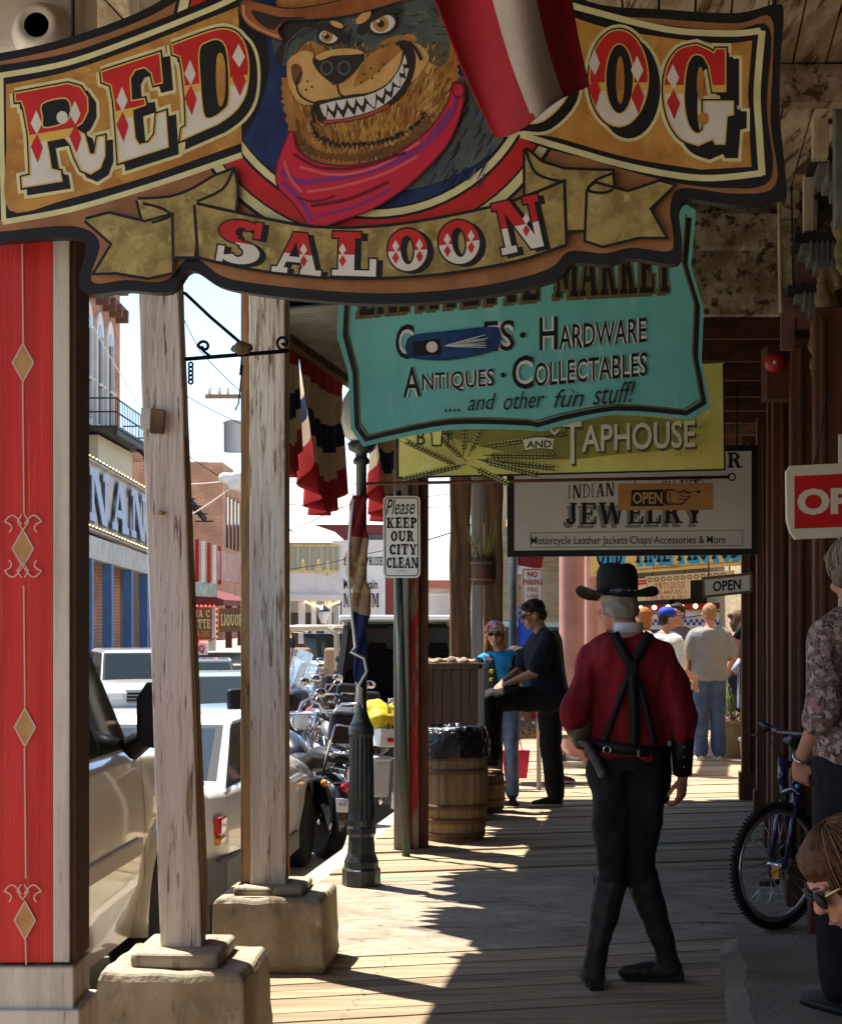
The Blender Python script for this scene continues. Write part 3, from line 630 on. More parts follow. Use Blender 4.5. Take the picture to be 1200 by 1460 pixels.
# lower wooden porch posts further along (dark, rustic)
m_rustic = layered('rustic_brown_log', (.16, .085, .04), [((.08, .042, .022), 4, .42, .62, (3, 3, .25)), ((.25, .15, .08), 8, .58, .7, (3, 3, .2)), ((.03, .018, .01), 12, .62, .68, (3, 3, .15))], .85, .6, 22, (3, 3, .3))
m_greywood = layered('grey_weathered_wood', (.25, .22, .18), [((.15, .13, .105), 5, .45, .65, (3, 3, .25))], .9, .5, 25, (3, 3, .3))
def squarepost(name, x0, x1, y_b, Y, label, m, zt=3.3, d=.2, top=None):
    a = P(x0, y_b, Y); b = P(x1, y_b, Y); q = MB(m); w = b.x-a.x; cx = (a.x+b.x)/2; rings = []
    for i in range(22):
        f = i/21; j = .012*noise.noise(Vector((f*9, x0, 1))); k = .012*noise.noise(Vector((f*9, x0, 9)))
        rings.append([Vector((cx+sx*(w/2+j)+k*.4, Y+sy*d/2, a.z*(1-f)+zt*f)) for sx, sy in ((-1, -1), (1, -1), (1, 1), (-1, 1))])
    q.loft(rings, smooth=False); return tag(obj(name, q, bevel=.02), label, 'post')
def zat(Y): return HY+CH*F/Y
squarepost('porch_post', 641, 671, zat(13.7), 13.7, 'rough brown timber post just left of the hanging keg', m_rustic)
squarepost('porch_post', 689, 716, zat(14.6), 14.6, 'rough brown timber post just right of the hanging keg', m_rustic)
squarepost('porch_post', 671, 689, zat(14.9), 14.9, 'narrow grey weathered post between two brown timber posts', m_greywood, d=.1)
# red-fronted post: grey timber face, red paint, dark brown side
t = thing('porch_post', 'post with grey timber, flaking red paint and dark brown side', 'post', (P(588, 0, 11.7).x, 11.75, 0))
zb = 0.0
for nm, x0, x1, Y, d, m in (('grey_timber', 561, 583, 11.66, .16, m_greywood), ('red_board', 581, 597, 11.72, .14, layered('flaking_red', (.42, .04, .03), [((.3, .25, .2), 4, .5, .56, (4, 4, .5)), ((.16, .03, .02), 9, .55, .65, (4, 4, .5))], .7, .4, 30)), ('brown_side', 596, 611, 11.76, .2, m_brown)):
    a = P(x0, 0, Y); b = P(x1, 0, Y); q = MB(m); q.box(((a.x+b.x)/2, Y+d/2, 1.65), (b.x-a.x-.002, d, 3.3)); obj(nm, q, t, bevel=.006)
# pink columns beyond
for i, (x0, x1, Y) in enumerate(((797, 833, 18.0), (833, 852, 20.5), (848, 864, 22.5))):
    a = P(x0, 0, Y); b = P(x1, 0, Y); r = (b.x-a.x)/2; q = MB(mat('pink_paint', (.47, .24, .19), .6, (.38, .18, .14), 3, 1, .1))
    t = thing('porch_column', ('nearest fat pink round column beside the man with raised knee', 'middle pink round column half behind a fatter one', 'farthest thin pink round column of three')[i], 'column', ((a.x+b.x)/2, Y, 0))
    q.lathe([(r*1.25, 0), (r*1.25, .1), (r*1.1, .16), (r, .22), (r, 2.5), (r*.96, 3.2), (r*1.2, 3.26), (r*1.2, 3.4)], ((a.x+b.x)/2, Y, 0), 20); obj('shaft', q, t)
    q = MB(mat('concrete_base', (.4, .36, .3), .9)); q.box(((a.x+b.x)/2, Y, .02), (r*2.8, r*2.8, .1)); obj('base', q, t, bevel=.01)
mb = MB(mat('pink_beam', (.42, .22, .18), .7)); mb.beam(P(800, 560, 18), P(905, 700, 26), .2, .3)
tag(obj('porch_beam', mb), 'pink beam resting on the three pink columns', 'beam')
# ================================================================== SIGNS
k_black = mat('sign_black', (.012, .010, .011), .45)
k_cream = mat('sign_cream', (.66, .60, .31), .5, (.56, .5, .25), 14)
k_copper = mat('sign_copper', (.33, .145, .055), .5, (.24, .095, .038), 10)
k_ochre = layered('sign_ochre', (.50, .25, .05), [((.36, .15, .03), 7, .42, .6, (1, 1, 1)), ((.60, .33, .08), 18, .56, .7, (1, 1, 1)), ((.24, .25, .13), 9, .62, .72, (1, 1, 1))], .5, .05, 60)
k_gold = layered('sign_old_gold', (.36, .26, .085), [((.20, .14, .042), 16, .42, .6, (1, 1, 1)), ((.46, .36, .15), 26, .54, .68, (1, 1, 1))], .5, .05, 60)
k_red = mat('sign_red', (.52, .022, .020), .45, (.42, .018, .016), 12)
k_white = mat('sign_white', (.66, .61, .54), .5, (.58, .53, .47), 10)
k_yel = mat('sign_yellow', (.62, .40, .08), .5)
k_navy = mat('sign_navy', (.012, .020, .085), .5, (.02, .05, .13), 7)
EXT = []
def z8(p): return [(x/3.3333, y/3.3333) for x, y in p]
def z2(p): return [(600+x/2, y/2) for x, y in p]
def z1(p): return [(x/2, y/2) for x, y in p]
pl = Plane(560, 220, 4.5); A = Art(pl, .0012, .00016)
t = thing('saloon_sign', 'big carved saloon sign with grinning dog in cowboy hat, hung nearest the viewer', 'hanging sign', tuple(Vector((pl.o.x, pl.o.y, 2.55))))
sil = cr([(-55, 78), (0, 75), (90, 55), (190, 20), (260, -20), (330, -75), (430, -120), (545, -135), (660, -118), (760, -50), (840, 2), (950, 13), (1050, 18), (1106, 5), (1117, 20), (1112, 90), (1112, 170), (1121, 268), (1113, 281), (1050, 292), (986, 284), (968, 300), (972, 345), (963, 376), (900, 368), (862, 377), (818, 375), (795, 396), (730, 415), (640, 428), (545, 433), (450, 428), (360, 418), (310, 407), (270, 385), (240, 416), (180, 414), (126, 419), (112, 400), (122, 352), (98, 338), (0, 344), (-50, 345), (-62, 250), (-55, 160)], 5, True)
mb = MB(k_black); mb.slab(sil, pl, .045); obj('board', mb, t)
cop = cr([(-48, 90), (0, 87), (95, 66), (198, 30), (270, -10), (340, -65), (440, -108), (545, -122), (650, -106), (750, -42), (832, 14), (950, 27), (1050, 33), (1098, 24), (1101, 90), (1098, 175), (1106, 262), (1050, 276), (972, 268), (955, 296), (960, 340), (952, 358), (900, 353), (862, 361), (812, 358), (784, 382), (720, 401), (640, 413), (545, 418), (450, 413), (360, 403), (316, 393), (272, 366), (236, 400), (180, 399), (140, 404), (130, 392), (142, 345), (104, 322), (0, 330), (-42, 331), (-52, 250)], 5, True)
A.fill(cop, k_copper)
# ----- medallion
def ring(r, m): A.fill(ell(533, 70, r, r, 72), m)
ring(290, k_black); ring(285, k_cream); ring(272, k_black); ring(269, k_red); ring(243, k_black); ring(239, k_cream); ring(229, k_black); ring(226, k_navy)
# ----- left and right name panels
pnL = cr([(-30, 96), (0, 93), (95, 76), (190, 43), (290, 2), (335, -20)], 5) + cr([(372, 20), (384, 95), (368, 160), (345, 200)], 5) + cr([(345, 217), (270, 245), (200, 268), (100, 296), (10, 312), (-34, 316)], 5)
A.fill(pnL, k_black); 
def inset(loop, d):
    L, Rr = ribbon2(loop, 2*d, True); a1 = abs(sum(L[i-1][0]*L[i][1]-L[i][0]*L[i-1][1] for i in range(len(L)))); a2 = abs(sum(Rr[i-1][0]*Rr[i][1]-Rr[i][0]*Rr[i-1][1] for i in range(len(Rr))))
    return L if a1 < a2 else Rr
frL = cr([(-26, 104), (0, 101), (95, 84), (190, 51), (290, 10), (340, -8)], 5)+cr([(345, 212), (270, 238), (200, 261), (100, 289), (6, 305), (-4, 304)], 5)
A.line(cr([(0, 108), (95, 90), (190, 57), (300, 13), (340, -6)], 6), 8, k_cream)
A.line(cr([(345, 221), (270, 247), (200, 270), (100, 299), (4, 317)], 6), 8, k_cream)
A.line([(2, 108), (3, 200), (6, 316)], 7, k_cream)
A.fill(cr([(9, 119), (95, 101), (190, 68), (290, 28), (340, 8)], 5)+cr([(345, 204), (270, 231), (200, 255), (100, 283), (14, 300), (10, 210)], 5), k_ochre)
A.line(cr([(9, 119), (95, 101), (190, 68), (290, 28), (340, 8)], 5), 3, k_black)
pnR = cr([(745, -20), (840, 18), (950, 36), (1040, 44), (1096, 40), (1092, 150), (1098, 255), (1030, 268), (950, 258), (850, 230), (742, 195), (720, 120)], 5, True)
A.fill(pnR, k_black)
A.line(cr([(790, 0), (840, 15), (950, 42), (1040, 48), (1084, 44)], 6), 9, k_cream)
A.line(cr([(742, 192), (800, 210), (900, 238), (1000, 254), (1086, 247)], 6), 9, k_cream)
A.line(cr([(1086, 44), (1079, 130), (1082, 190), (1086, 250)], 6), 10, k_cream)
A.fill(cr([(760, 0), (850, 36), (950, 54), (1030, 62), (1072, 58)], 5)+cr([(1066, 130), (1068, 190), (1071, 238)], 5)+cr([(1000, 242), (900, 226), (800, 198), (742, 180), (720, 100)], 5), k_ochre)
obj('painted_border', A.take(), t, norm=False); KB = A.k
# ----- big letters
def biggl(outer, hole, splitf, diamonds, sh=(9, 8), o=8):
    outs = outer; A.k = KB
    A.line(outs + outs[:1], 2*o, k_cream); 
    sh1 = [(x+sh[0], y+sh[1]) for x, y in outs]; A.line(sh1+sh1[:1], o+7, k_cream)
    for f in (1, .66, .33): A.fill([(x+sh[0]*f, y+sh[1]*f) for x, y in outs], k_black); 
    A.line(sh1+sh1[:1], 6, k_black); A.line(outs+outs[:1], 7, k_black)
    if hole: A.fill(hole, k_black)
    lo = [outs, hole] if hole else [outs]
    A.fill(lo, k_white)
    # upper part red: clip the triangles at the split line
    def clip(loop, keep):
        c = []; n = len(loop)
        for i in range(n):
            a = loop[i]; b = loop[(i+1) % n]; ya = keep*(a[1]-splitf(a[0])); yb = keep*(b[1]-splitf(b[0]))
            if ya <= 0: c.append(a)
            if (ya < 0 < yb) or (yb < 0 < ya):
                s_ = ya/(ya-yb); c.append((a[0]+(b[0]-a[0])*s_, a[1]+(b[1]-a[1])*s_))
        return c
    off0 = A.off(); tri = tessellate_polygon([[Vector((*p, 0)) for p in l] for l in lo]); fl = [p for l in lo for p in l]
    for dy, m in ((12, k_yel), (0, k_red)):
        off0 = A.off(); sf0 = splitf
        for tr in tri:
            lp = [fl[i] for i in tr]; n = len(lp); c = []
            for i in range(n):
                a = lp[i]; b = lp[(i+1) % n]; ya = a[1]-sf0(a[0])-dy; yb = b[1]-sf0(b[0])-dy
                if ya <= 0: c.append(a)
                if (ya < 0 < yb) or (yb < 0 < ya):
                    s_ = ya/(ya-yb); c.append((a[0]+(b[0]-a[0])*s_, a[1]+(b[1]-a[1])*s_))
            if len(c) > 2: A.mb.add([pl(x, y, off0) for x, y in c], [tuple(range(len(c)))], m)
    A.line(outs+outs[:1], 2, k_yel)
    if hole: A.line(hole+hole[:1], 2, k_yel)
    for x, y, w, h in diamonds:
        A.fill([(x, y-h), (x+w, y-h*.45), (x+1, y), (x-w, y-h*.45)], k_white)
        A.fill([(x+1, y), (x+w+1, y+h*.55), (x+2, y+h*1.2), (x-w, y+h*.5)], k_red)
Rr_ = z8([(75, 445), (325, 398), (385, 415), (420, 465), (422, 530), (395, 585), (355, 612), (405, 640), (430, 735), (455, 735), (468, 655), (500, 648), (502, 740), (480, 800), (435, 828), (390, 810), (360, 750), (340, 690), (310, 655), (225, 672), (235, 720), (248, 805), (290, 815), (298, 862), (112, 892), (108, 845), (150, 835), (140, 640), (118, 520), (105, 482), (78, 485)])
Rh = cr(z8([(205, 495), (300, 468), (335, 490), (338, 545), (310, 585), (215, 608), (206, 560)]), 4, True)
biggl(Rr_, Rh, lambda x: 192-(x-50)*.17, [(53, 192, 8, 34), (108, 178, 8, 34)])
A.fill(ell(90, 168, 8, 9), k_white)
E_ = z8([(485, 342), (762, 252), (775, 395), (735, 405), (722, 350), (690, 322), (645, 335), (622, 375), (628, 480), (690, 470), (695, 500), (632, 522), (645, 660), (665, 690), (710, 680), (740, 640), (748, 545), (790, 530), (802, 700), (567, 775), (558, 640), (545, 480), (530, 405), (490, 390)])
biggl(E_, None, lambda x: 158-(x-170)*.2, [(175, 160, 8, 36)], (12, 8))
D_ = cr(z8([(820, 215), (1000, 150), (1080, 140), (1140, 170), (1175, 240), (1185, 340), (1170, 450), (1120, 530), (1040, 590)]), 4)+z8([(862, 668), (868, 615), (890, 600), (885, 470), (870, 330), (858, 270), (825, 258)])
Dh = cr(z8([(950, 240), (990, 200), (1040, 190), (1075, 225), (1090, 330), (1090, 480), (1060, 530), (1000, 565), (970, 540), (955, 400)]), 4, True)
biggl(D_, Dh, lambda x: 122-(x-270)*.18, [(272, 122, 8, 36), (341, 97, 9, 34)], (9, 9))
A.fill(cr(z8([(1035, 270), (1060, 260), (1075, 330), (1070, 470), (1045, 505), (1030, 400)]), 4, True), k_ochre)
# DOG
D2 = cr(z2([(170, 60), (300, 40), (390, 60), (425, 170), (420, 270), (350, 345), (280, 350), (180, 330)]), 4, True)
biggl(D2, None, lambda x: 115, [], (9, 9))
O_o = ell(682, 112, 42, 69, 36); O_i = ell(683, 113, 20, 50, 30)
O_o = [(x+200, y) for x, y in O_o]; O_i = [(x+200, y) for x, y in O_i]
biggl(O_o, O_i, lambda x: 118, [(847, 108, 8, 38), (908, 118, 9, 38)], (14, 14))
A.fill(ell(884, 115, 6, 34), k_ochre)
G_ = cr(z2([(805, 372), (785, 382), (762, 355), (750, 290), (755, 205), (772, 162), (800, 160), (820, 190)]), 4)+z2([(832, 262), (868, 262), (868, 140), (840, 140), (835, 152), (820, 142)])+cr(z2([(785, 128), (735, 142), (702, 190), (692, 262), (705, 340), (740, 395), (790, 416)]), 4)+z2([(832, 398), (838, 412), (866, 412), (872, 332), (890, 328), (890, 290), (805, 290), (805, 325)])
biggl(G_, None, lambda x: 122, [(959, 128, 9, 36)], (16, 17))
A.fill(ell(1002, 170, 8, 9), k_ochre); A.fill(ell(998, 120, 5, 24), k_ochre)
obj('name_lettering', A.take(), t, norm=False); A.k = KB+14
# ----- dog's head emblem
f_or = layered('fur_orange', (.42, .20, .045), [((.30, .125, .03), 16, .42, .6, (1, 1, .4)), ((.52, .30, .10), 22, .58, .72, (1, 1, .4))], .55, .05, 60)
f_br = mat('fur_brown', (.17, .075, .022), .55, (.11, .045, .016), 22)
f_dk = mat('fur_dark', (.030, .022, .020), .55)
f_tl = layered('fur_slate', (.085, .105, .095), [((.05, .065, .065), 14, .42, .6, (1, 1, 1)), ((.14, .13, .085), 18, .58, .72, (1, 1, 1))], .55, .05, 60)
f_lt = mat('fur_light', (.60, .36, .13), .55, (.5, .28, .09), 18)
f_ht = layered('hat_leather', (.30, .10, .035), [((.20, .06, .022), 9, .42, .6, (1, 1, 1)), ((.40, .16, .06), 12, .6, .72, (1, 1, 1))], .5, .05, 60)
f_rd = mat('scarf_red', (.50, .020, .045), .5); f_rp = mat('scarf_purple', (.20, .030, .16), .5); f_rl = mat('scarf_pink', (.62, .10, .12), .5); f_rk = mat('scarf_dark', (.14, .008, .018), .5)
f_tooth = mat('tooth', (.58, .56, .52), .45)
rr = random.Random(3)
def hairs(n, inside, ang, cols, L=(8, 16)):
    k0 = A.k
    for k in range(n):
        x = rr.uniform(400, 660); y = rr.uniform(-10, 236)
        if not inside(x, y): continue
        a = ang(x, y)+rr.uniform(-.3, .3); l_ = rr.uniform(*L); A.k = k0+k % 4
        A.line(cr([(x, y), (x+math.cos(a)*l_*.5+rr.uniform(-1, 1), y+math.sin(a)*l_*.5), (x+math.cos(a)*l_, y+math.sin(a)*l_)], 3), [1.8, 2, 1.9, 1.5, 1.2, .9, .4], rr.choice(cols))
    A.k = k0+5
fO = mat('fur_ochre', (.56, .33, .10), .55); fB = mat('fur_umber', (.22, .10, .028), .55)
def fur(pts, amp, step=7):         # ragged edge along a closed outline
    o = []; n = len(pts)
    for i in range(n):
        a = Vector(pts[i]); b = Vector(pts[(i+1) % n]); d = b-a; L = d.length
        nn = Vector((d.y, -d.x)).normalized() if L > 0 else Vector((0, 0)); k = max(1, int(L/step))
        for j in range(k):
            p = a+d*(j/k); o.append(tuple(p)); q = a+d*((j+.6)/k)+nn*amp*rr.uniform(.5, 1.2); o.append(tuple(q))
    return o
A.fill(cr([(600, 120), (648, 108), (700, 130), (722, 180), (705, 215), (660, 245), (600, 268), (540, 270), (520, 240)], 5, True), f_tl)       # shoulder
for k in range(70):
    x = rr.uniform(610, 705); y = rr.uniform(135, 250)
    if (x-640)**2/75**2+(y-195)**2/80**2 < 1 and x+y > 800: A.k = KB+16+k % 3; A.line(cr([(x, y), (x-4, y+9), (x-12, y+rr.uniform(14, 24))], 3), [3.5, 3.5, 3, 2.6, 2.2, 1.5, .6][:7], rr.choice([k_navy, f_dk, f_tl]))
A.k = KB+22
A.fill(fur(cr([(420, 95), (404, 120), (410, 165), (420, 205), (440, 228), (480, 240), (540, 235), (590, 222), (626, 195), (648, 150), (652, 95), (640, 40), (618, 5), (585, -25), (420, -25), (395, 40)], 3, True)[::-1], 5, 8), f_or)
A.fill(cr([(388, 60), (400, 25), (450, 10), (520, 5), (590, -20), (622, 5), (642, 60), (632, 95), (600, 80), (590, 50), (545, 60), (515, 95), (498, 70), (470, 72), (440, 60), (405, 95)], 5, True), f_tl)
hairs(520, lambda x, y: ((x-560)/75)**2+((y-35)/42)**2 < 1 or ((x-430)/38)**2+((y-45)/26)**2 < 1, lambda x, y: -.5+(x-520)*.006, [f_dk, f_tl, mat('fur_grey', (.16, .18, .15), .55), f_tl], (6, 12))
A.fill(cr([(398, 22), (430, 18), (455, 30), (440, 50), (418, 60), (408, 78), (400, 95), (393, 80), (402, 60), (396, 40)], 5, True), f_dk)   # ear in shade
for x in range(3): A.line(cr([(405+x*9, 85), (413+x*8, 60), (436+x*5, 40)], 4), 2, f_tl)
hairs(1500, lambda x, y: ((x-530)/118)**2+((y-110)/118)**2 < 1 and y > 60+.0*x, lambda x, y: PI/2+(x-520)*.004, [f_br, fB, fO, f_or, fB])
A.fill(fur(cr([(424, 170), (436, 200), (470, 218), (530, 214), (580, 196), (612, 160), (622, 168), (596, 205), (540, 228), (480, 232), (440, 222), (424, 200)], 3, True)[::-1], 6, 6), f_br)
A.fill(fur(cr([(445, 172), (455, 190), (490, 202), (540, 200), (590, 180), (606, 160), (600, 178), (560, 204), (500, 214), (460, 208), (446, 192)], 3, True)[::-1], 7, 6), f_dk)
A.fill(cr([(410, 95), (420, 80), (440, 74), (455, 90), (470, 118), (482, 122), (498, 108), (520, 88), (545, 70), (590, 62), (612, 80), (604, 100), (585, 120), (540, 140), (500, 146), (460, 148), (432, 150), (416, 130)], 5, True), f_lt)  # muzzle
A.fill(cr([(520, 88), (545, 70), (580, 64), (560, 86), (530, 112), (505, 125)], 5, True), f_or)
A.fill(cr([(416, 98), (424, 92), (432, 100), (430, 118), (421, 122)], 4, True), f_br)
A.line(cr([(432, 104), (424, 120), (430, 138), (450, 148), (470, 144)], 5), 3, f_dk)
A.line(cr([(482, 122), (486, 136), (500, 142)], 4), 3, f_dk)
# grin
gum = cr([(452, 150), (470, 146), (500, 140), (530, 136), (556, 122), (572, 100), (578, 75), (574, 68), (584, 70), (590, 84), (586, 110), (572, 136), (548, 154), (520, 166), (490, 172), (462, 174), (455, 164)], 5, True)
A.line(gum+gum[:1], 7, f_dk); A.fill(gum, f_dk)
upper = cr([(457, 151), (480, 145), (505, 141), (530, 136), (555, 122), (571, 100), (578, 80)], 8); lower = cr([(462, 172), (485, 171), (510, 166), (536, 158), (560, 142), (578, 118), (586, 92)], 8)
nU = 11
for i in range(nU):
    a = upper[int(i/nU*(len(upper)-1))]; b = upper[int((i+1)/nU*(len(upper)-1))]; j = int((i+.5)/nU*(len(lower)-1)); c = lower[j]
    f = .85 if i in (0, 5, 8) else .55; m_ = ((a[0]+b[0])/2*(1-f)+c[0]*f, (a[1]+b[1])/2*(1-f)+c[1]*f)
    A.fill(cr([a, (a[0]*.5+m_[0]*.5-1, a[1]*.5+m_[1]*.5+1), m_, (b[0]*.5+m_[0]*.5+1, b[1]*.5+m_[1]*.5), b], 3), f_tooth)
    if i < nU-1:
        a2 = lower[int((i+.5)/nU*(len(lower)-1))]; b2 = lower[min(int((i+1.5)/nU*(len(lower)-1)), len(lower)-1)]; c2 = upper[int((i+1)/nU*(len(upper)-1))]
        m2 = ((a2[0]+b2[0])/2*.5+c2[0]*.5, (a2[1]+b2[1])/2*.5+c2[1]*.5)
        A.fill(cr([a2, (a2[0]*.4+m2[0]*.6, a2[1]*.4+m2[1]*.6), m2, (b2[0]*.4+m2[0]*.6, b2[1]*.4+m2[1]*.6), b2], 3), f_tooth)
A.line(cr([(462, 176), (500, 172), (530, 164), (556, 152)], 5), 4, mat('lip_red', (.35, .06, .04), .5))
A.line(cr([(566, 66), (578, 62), (592, 70), (602, 88)], 5), 5, f_dk); A.line(cr([(452, 150), (446, 160), (450, 178)], 4), 4, f_dk)
# nose
A.fill(cr([(448, 84), (470, 76), (500, 74), (518, 80), (512, 98), (494, 116), (482, 121), (468, 116), (452, 100)], 5, True), f_dk)
A.fill(cr([(452, 82), (476, 73), (506, 72), (520, 78), (504, 80), (476, 82), (458, 88)], 5, True), f_lt)
for cx in (467, 492): A.line(ell(cx, 99, 8, 9), 3, f_tl, True)
for x, y in ((440, 118), (446, 126), (438, 130), (520, 108), (530, 100), (532, 114), (542, 104), (548, 94), (516, 120)): A.fill(ell(x, y, 1.6, 1.6, 8), f_dk)
# eyes and brows
for cx, cy, r, ro in ((469, 54, 11, .1), (546, 36, 15, -.3)):
    A.fill(ell(cx, cy, r*1.5, r*1.15, 24, rot=ro), f_dk); A.fill(ell(cx+1, cy+1, r*1.2, r*.85, 24, rot=ro), f_tooth)
    A.fill(ell(cx-r*.1, cy+1, r*.75, r*.75), mat('iris_gold', (.40, .20, .03), .4)); A.fill(ell(cx-r*.1, cy+1, r*.36, r*.36), f_dk); A.fill(ell(cx-r*.35, cy-r*.2, r*.16, r*.16), f_tooth)
A.fill(cr([(448, 44), (462, 36), (482, 44), (498, 58), (492, 66), (480, 54), (464, 46)], 4, True), f_dk)
A.fill(cr([(510, 48), (520, 30), (545, 18), (566, 14), (574, 20), (548, 26), (528, 38), (518, 52)], 4, True), f_dk)
A.fill(ell(482, 38, 10, 4, 16, rot=.4), f_lt); A.fill(ell(520, 28, 13, 6, 16, rot=-.7), f_lt)
A.line(cr([(500, 70), (496, 56), (504, 44)], 4), 2.5, f_dk); A.line(cr([(510, 70), (514, 58)], 3), 2, f_dk)
# hat
A.fill(cr([(455, 20), (465, -30), (500, -70), (560, -90), (600, -60), (620, -15), (560, 10), (500, 22)], 5, True), f_ht)
br_ = cr([(345, 18), (350, 4), (372, 8), (410, 16), (455, 12), (520, -4), (590, -24), (625, -40), (632, -26), (600, -8), (560, 8), (500, 24), (450, 30), (412, 32), (398, 46), (404, 60), (380, 52), (356, 38)], 6, True)
A.line(br_+br_[:1], 4, f_dk); A.fill(br_, f_ht)
A.line(cr([(350, 10), (352, 28), (372, 44), (400, 56)], 5), 4, mat('hat_light', (.5, .24, .10), .5)); A.fill(cr([(362, 18), (400, 27), (440, 28), (404, 36), (392, 46), (372, 36)], 5, True), f_dk)
# neckerchief
sc = cr([(418, 190), (408, 210), (398, 240), (400, 268), (420, 290), (436, 312), (448, 330), (480, 318), (530, 300), (575, 272), (610, 240), (640, 205), (658, 160), (662, 128), (648, 122), (640, 150), (612, 190), (560, 226), (500, 240), (450, 234), (425, 215)], 5, True)
A.line(sc+sc[:1], 5, f_rk); A.fill(sc, f_rd)
for pts, w, m in (([(402, 246), (430, 262), (470, 258), (530, 246), (600, 214), (644, 160)], 8, f_rp), ([(404, 262), (424, 280), (438, 300), (446, 318)], 7, f_rp), ([(430, 240), (480, 252), (540, 240), (600, 205)], 4, f_rl), ([(440, 276), (490, 268), (550, 250), (596, 226)], 4, f_rl), ([(446, 296), (500, 286), (556, 262)], 5, f_rk), ([(420, 222), (460, 242), (520, 240), (580, 220)], 4, f_rk), ([(452, 312), (510, 296), (560, 272)], 4, f_rp), ([(408, 232), (416, 256), (432, 276)], 4, f_rl), ([(426, 284), (450, 290), (480, 282)], 3, f_rk), ([(650, 126), (648, 160), (620, 200)], 5, f_rp)):
    A.line(cr(pts, 6), w, m)
A.fill(ell(655, 132, 8, 10), f_rd); A.line(ell(655, 132, 8, 10), 2.5, f_rk, True)
obj('dog_emblem', A.take(), t, norm=False); KB2 = A.k
# ----- lower ribbon with the second word
def band(pts, m=k_gold):
    A.line(pts+pts[:1], 8, k_black); A.fill(pts, m)
band(cr(z1([(400, 575), (490, 570), (560, 545), (672, 490), (676, 608)]), 2)+z1([(575, 595), (560, 735), (500, 735), (495, 620), (430, 640), (415, 632)]))
band(z1([(252, 632), (320, 615), (420, 640), (495, 620), (498, 780), (430, 795), (340, 780), (280, 782), (330, 700)]))
A.line(cr(z1([(672, 490), (640, 545), (568, 580)]), 5), 4, k_black)
A.line(cr(z1([(415, 585), (470, 600), (492, 622), (440, 640)]), 5), 4, k_black)
band(z2([(300, 430), (345, 470), (410, 490), (545, 495), (548, 545), (490, 560), (470, 560), (468, 660), (412, 662), (405, 525), (300, 560)]))
band(z2([(478, 545), (500, 530), (590, 555), (680, 525), (718, 535), (650, 600), (695, 680), (620, 680), (520, 705), (472, 690)]))
A.line(cr(z2([(548, 500), (500, 520), (478, 548), (520, 556), (550, 545)]), 5), 4, k_black); A.line(cr(z2([(300, 430), (330, 500), (405, 525)]), 4), 4, k_black)
rb = cr([(283, 295), (360, 312), (450, 328), (545, 327), (640, 313), (730, 292), (803, 264)], 5)+cr([(806, 350), (740, 372), (640, 390), (545, 397), (450, 395), (360, 384), (288, 368)], 5)
A.line(rb+rb[:1], 9, k_black); A.fill(rb, k_gold)
obj('ribbon', A.take(), t, norm=False); KR = A.k
for ch, cx, cy, h, w, rot in (('S', 345, 348, 62, 62, .16), ('A', 428, 364, 58, 70, .10), ('L', 508, 365, 62, 62, .03), ('O', 583, 359, 60, 56, -.06), ('O', 656, 348, 62, 58, -.14), ('N', 743, 323, 74, 66, -.22)):
    A.k = KR
    wp = lambda x, y, cx=cx, cy=cy, rot=rot: (cx+(x-cx)*math.cos(rot)-(y-cy)*math.sin(rot), cy+(x-cx)*math.sin(rot)+(y-cy)*math.cos(rot))
    slabtext(A, ch, cx-w/2, cy-h/2, cx+w/2, cy+h/2, k_white, t=.27, h=.13, sf=.1, outline=k_black, ow=2.5, shadow=k_black, sh=(8, 3), warp=wp, split=(lambda x, cx=cx, cy=cy, rot=rot: cy+1+(x-cx)*math.tan(rot), k_red))
    for dx in ((0,) if ch == 'L' else (-17, 17) if ch in 'O' else (8,) if ch in 'AN' else ()):
        if ch == 'L': dx = -17
        x, y = wp(cx+dx, cy+2); A.fill([(x, y-17), (x+5, y-8), (x, y), (x-5, y-8)], k_white); A.fill([(x, y), (x+5, y+8), (x, y+17), (x-5, y+8)], k_red)
obj('ribbon_lettering', A.take(), t, norm=False)
for x in (100, 1104):
    mb = MB(m_wire); mb.tube([pl(x, 30 if x > 500 else 62, -.02), pl(x, -170, -.02)], .006, 6); obj('hanger', mb, t)
# ================================================================== teal market sign
pl = Plane(745, 470, 8.0); A = Art(pl)
k_teal = layered('teal_board', (.16, .49, .455), [((.115, .39, .365), 1.6, .42, .62, (1, 1, .5)), ((.25, .56, .51), 6, .58, .74, (2, 2, .4)), ((.30, .42, .36), 22, .66, .70, (1, 1, .7)), ((.07, .17, .15), 17, .69, .72, (1, 1, 1))], .6, .12, 50)
k_olive = mat('olive_line', (.13, .095, .035), .5); k_wht = mat('halo_white', (.62, .66, .62), .5)
t = thing('market_sign', 'teal shaped board lettered hardware, antiques and collectables', 'hanging sign', tuple(pl(745, 620)))
o_ = [(487, 330), (480, 480), (496, 530), (500, 612), (517, 636)]+cr([(540, 630), (640, 612), (750, 612), (770, 615)], 4)+cr([(800, 606), (880, 590), (985, 597)], 4)+[(1012, 580), (1000, 512), (1003, 440), (985, 380), (992, 300), (970, 285), (740, 290), (500, 300)]
mb = MB(k_teal); mb.slab(o_, pl, .03, k_teal); obj('board', mb, t)
in_ = [(500, 330), (492, 478), (506, 532), (509, 608), (522, 626)]+cr([(545, 620), (640, 602), (745, 603), (766, 606)], 4)+cr([(800, 596), (880, 582), (978, 589)], 4)+[(1003, 574), (991, 510), (994, 438), (976, 378), (982, 310)]
A.line(in_, 7, k_black)
in2 = [(x+(4 if x < 745 else -4)+0, y-5) for x, y in in_]; A.line(in2, 2.5, k_olive)
obj('painted_border', A.take(), t, norm=False)
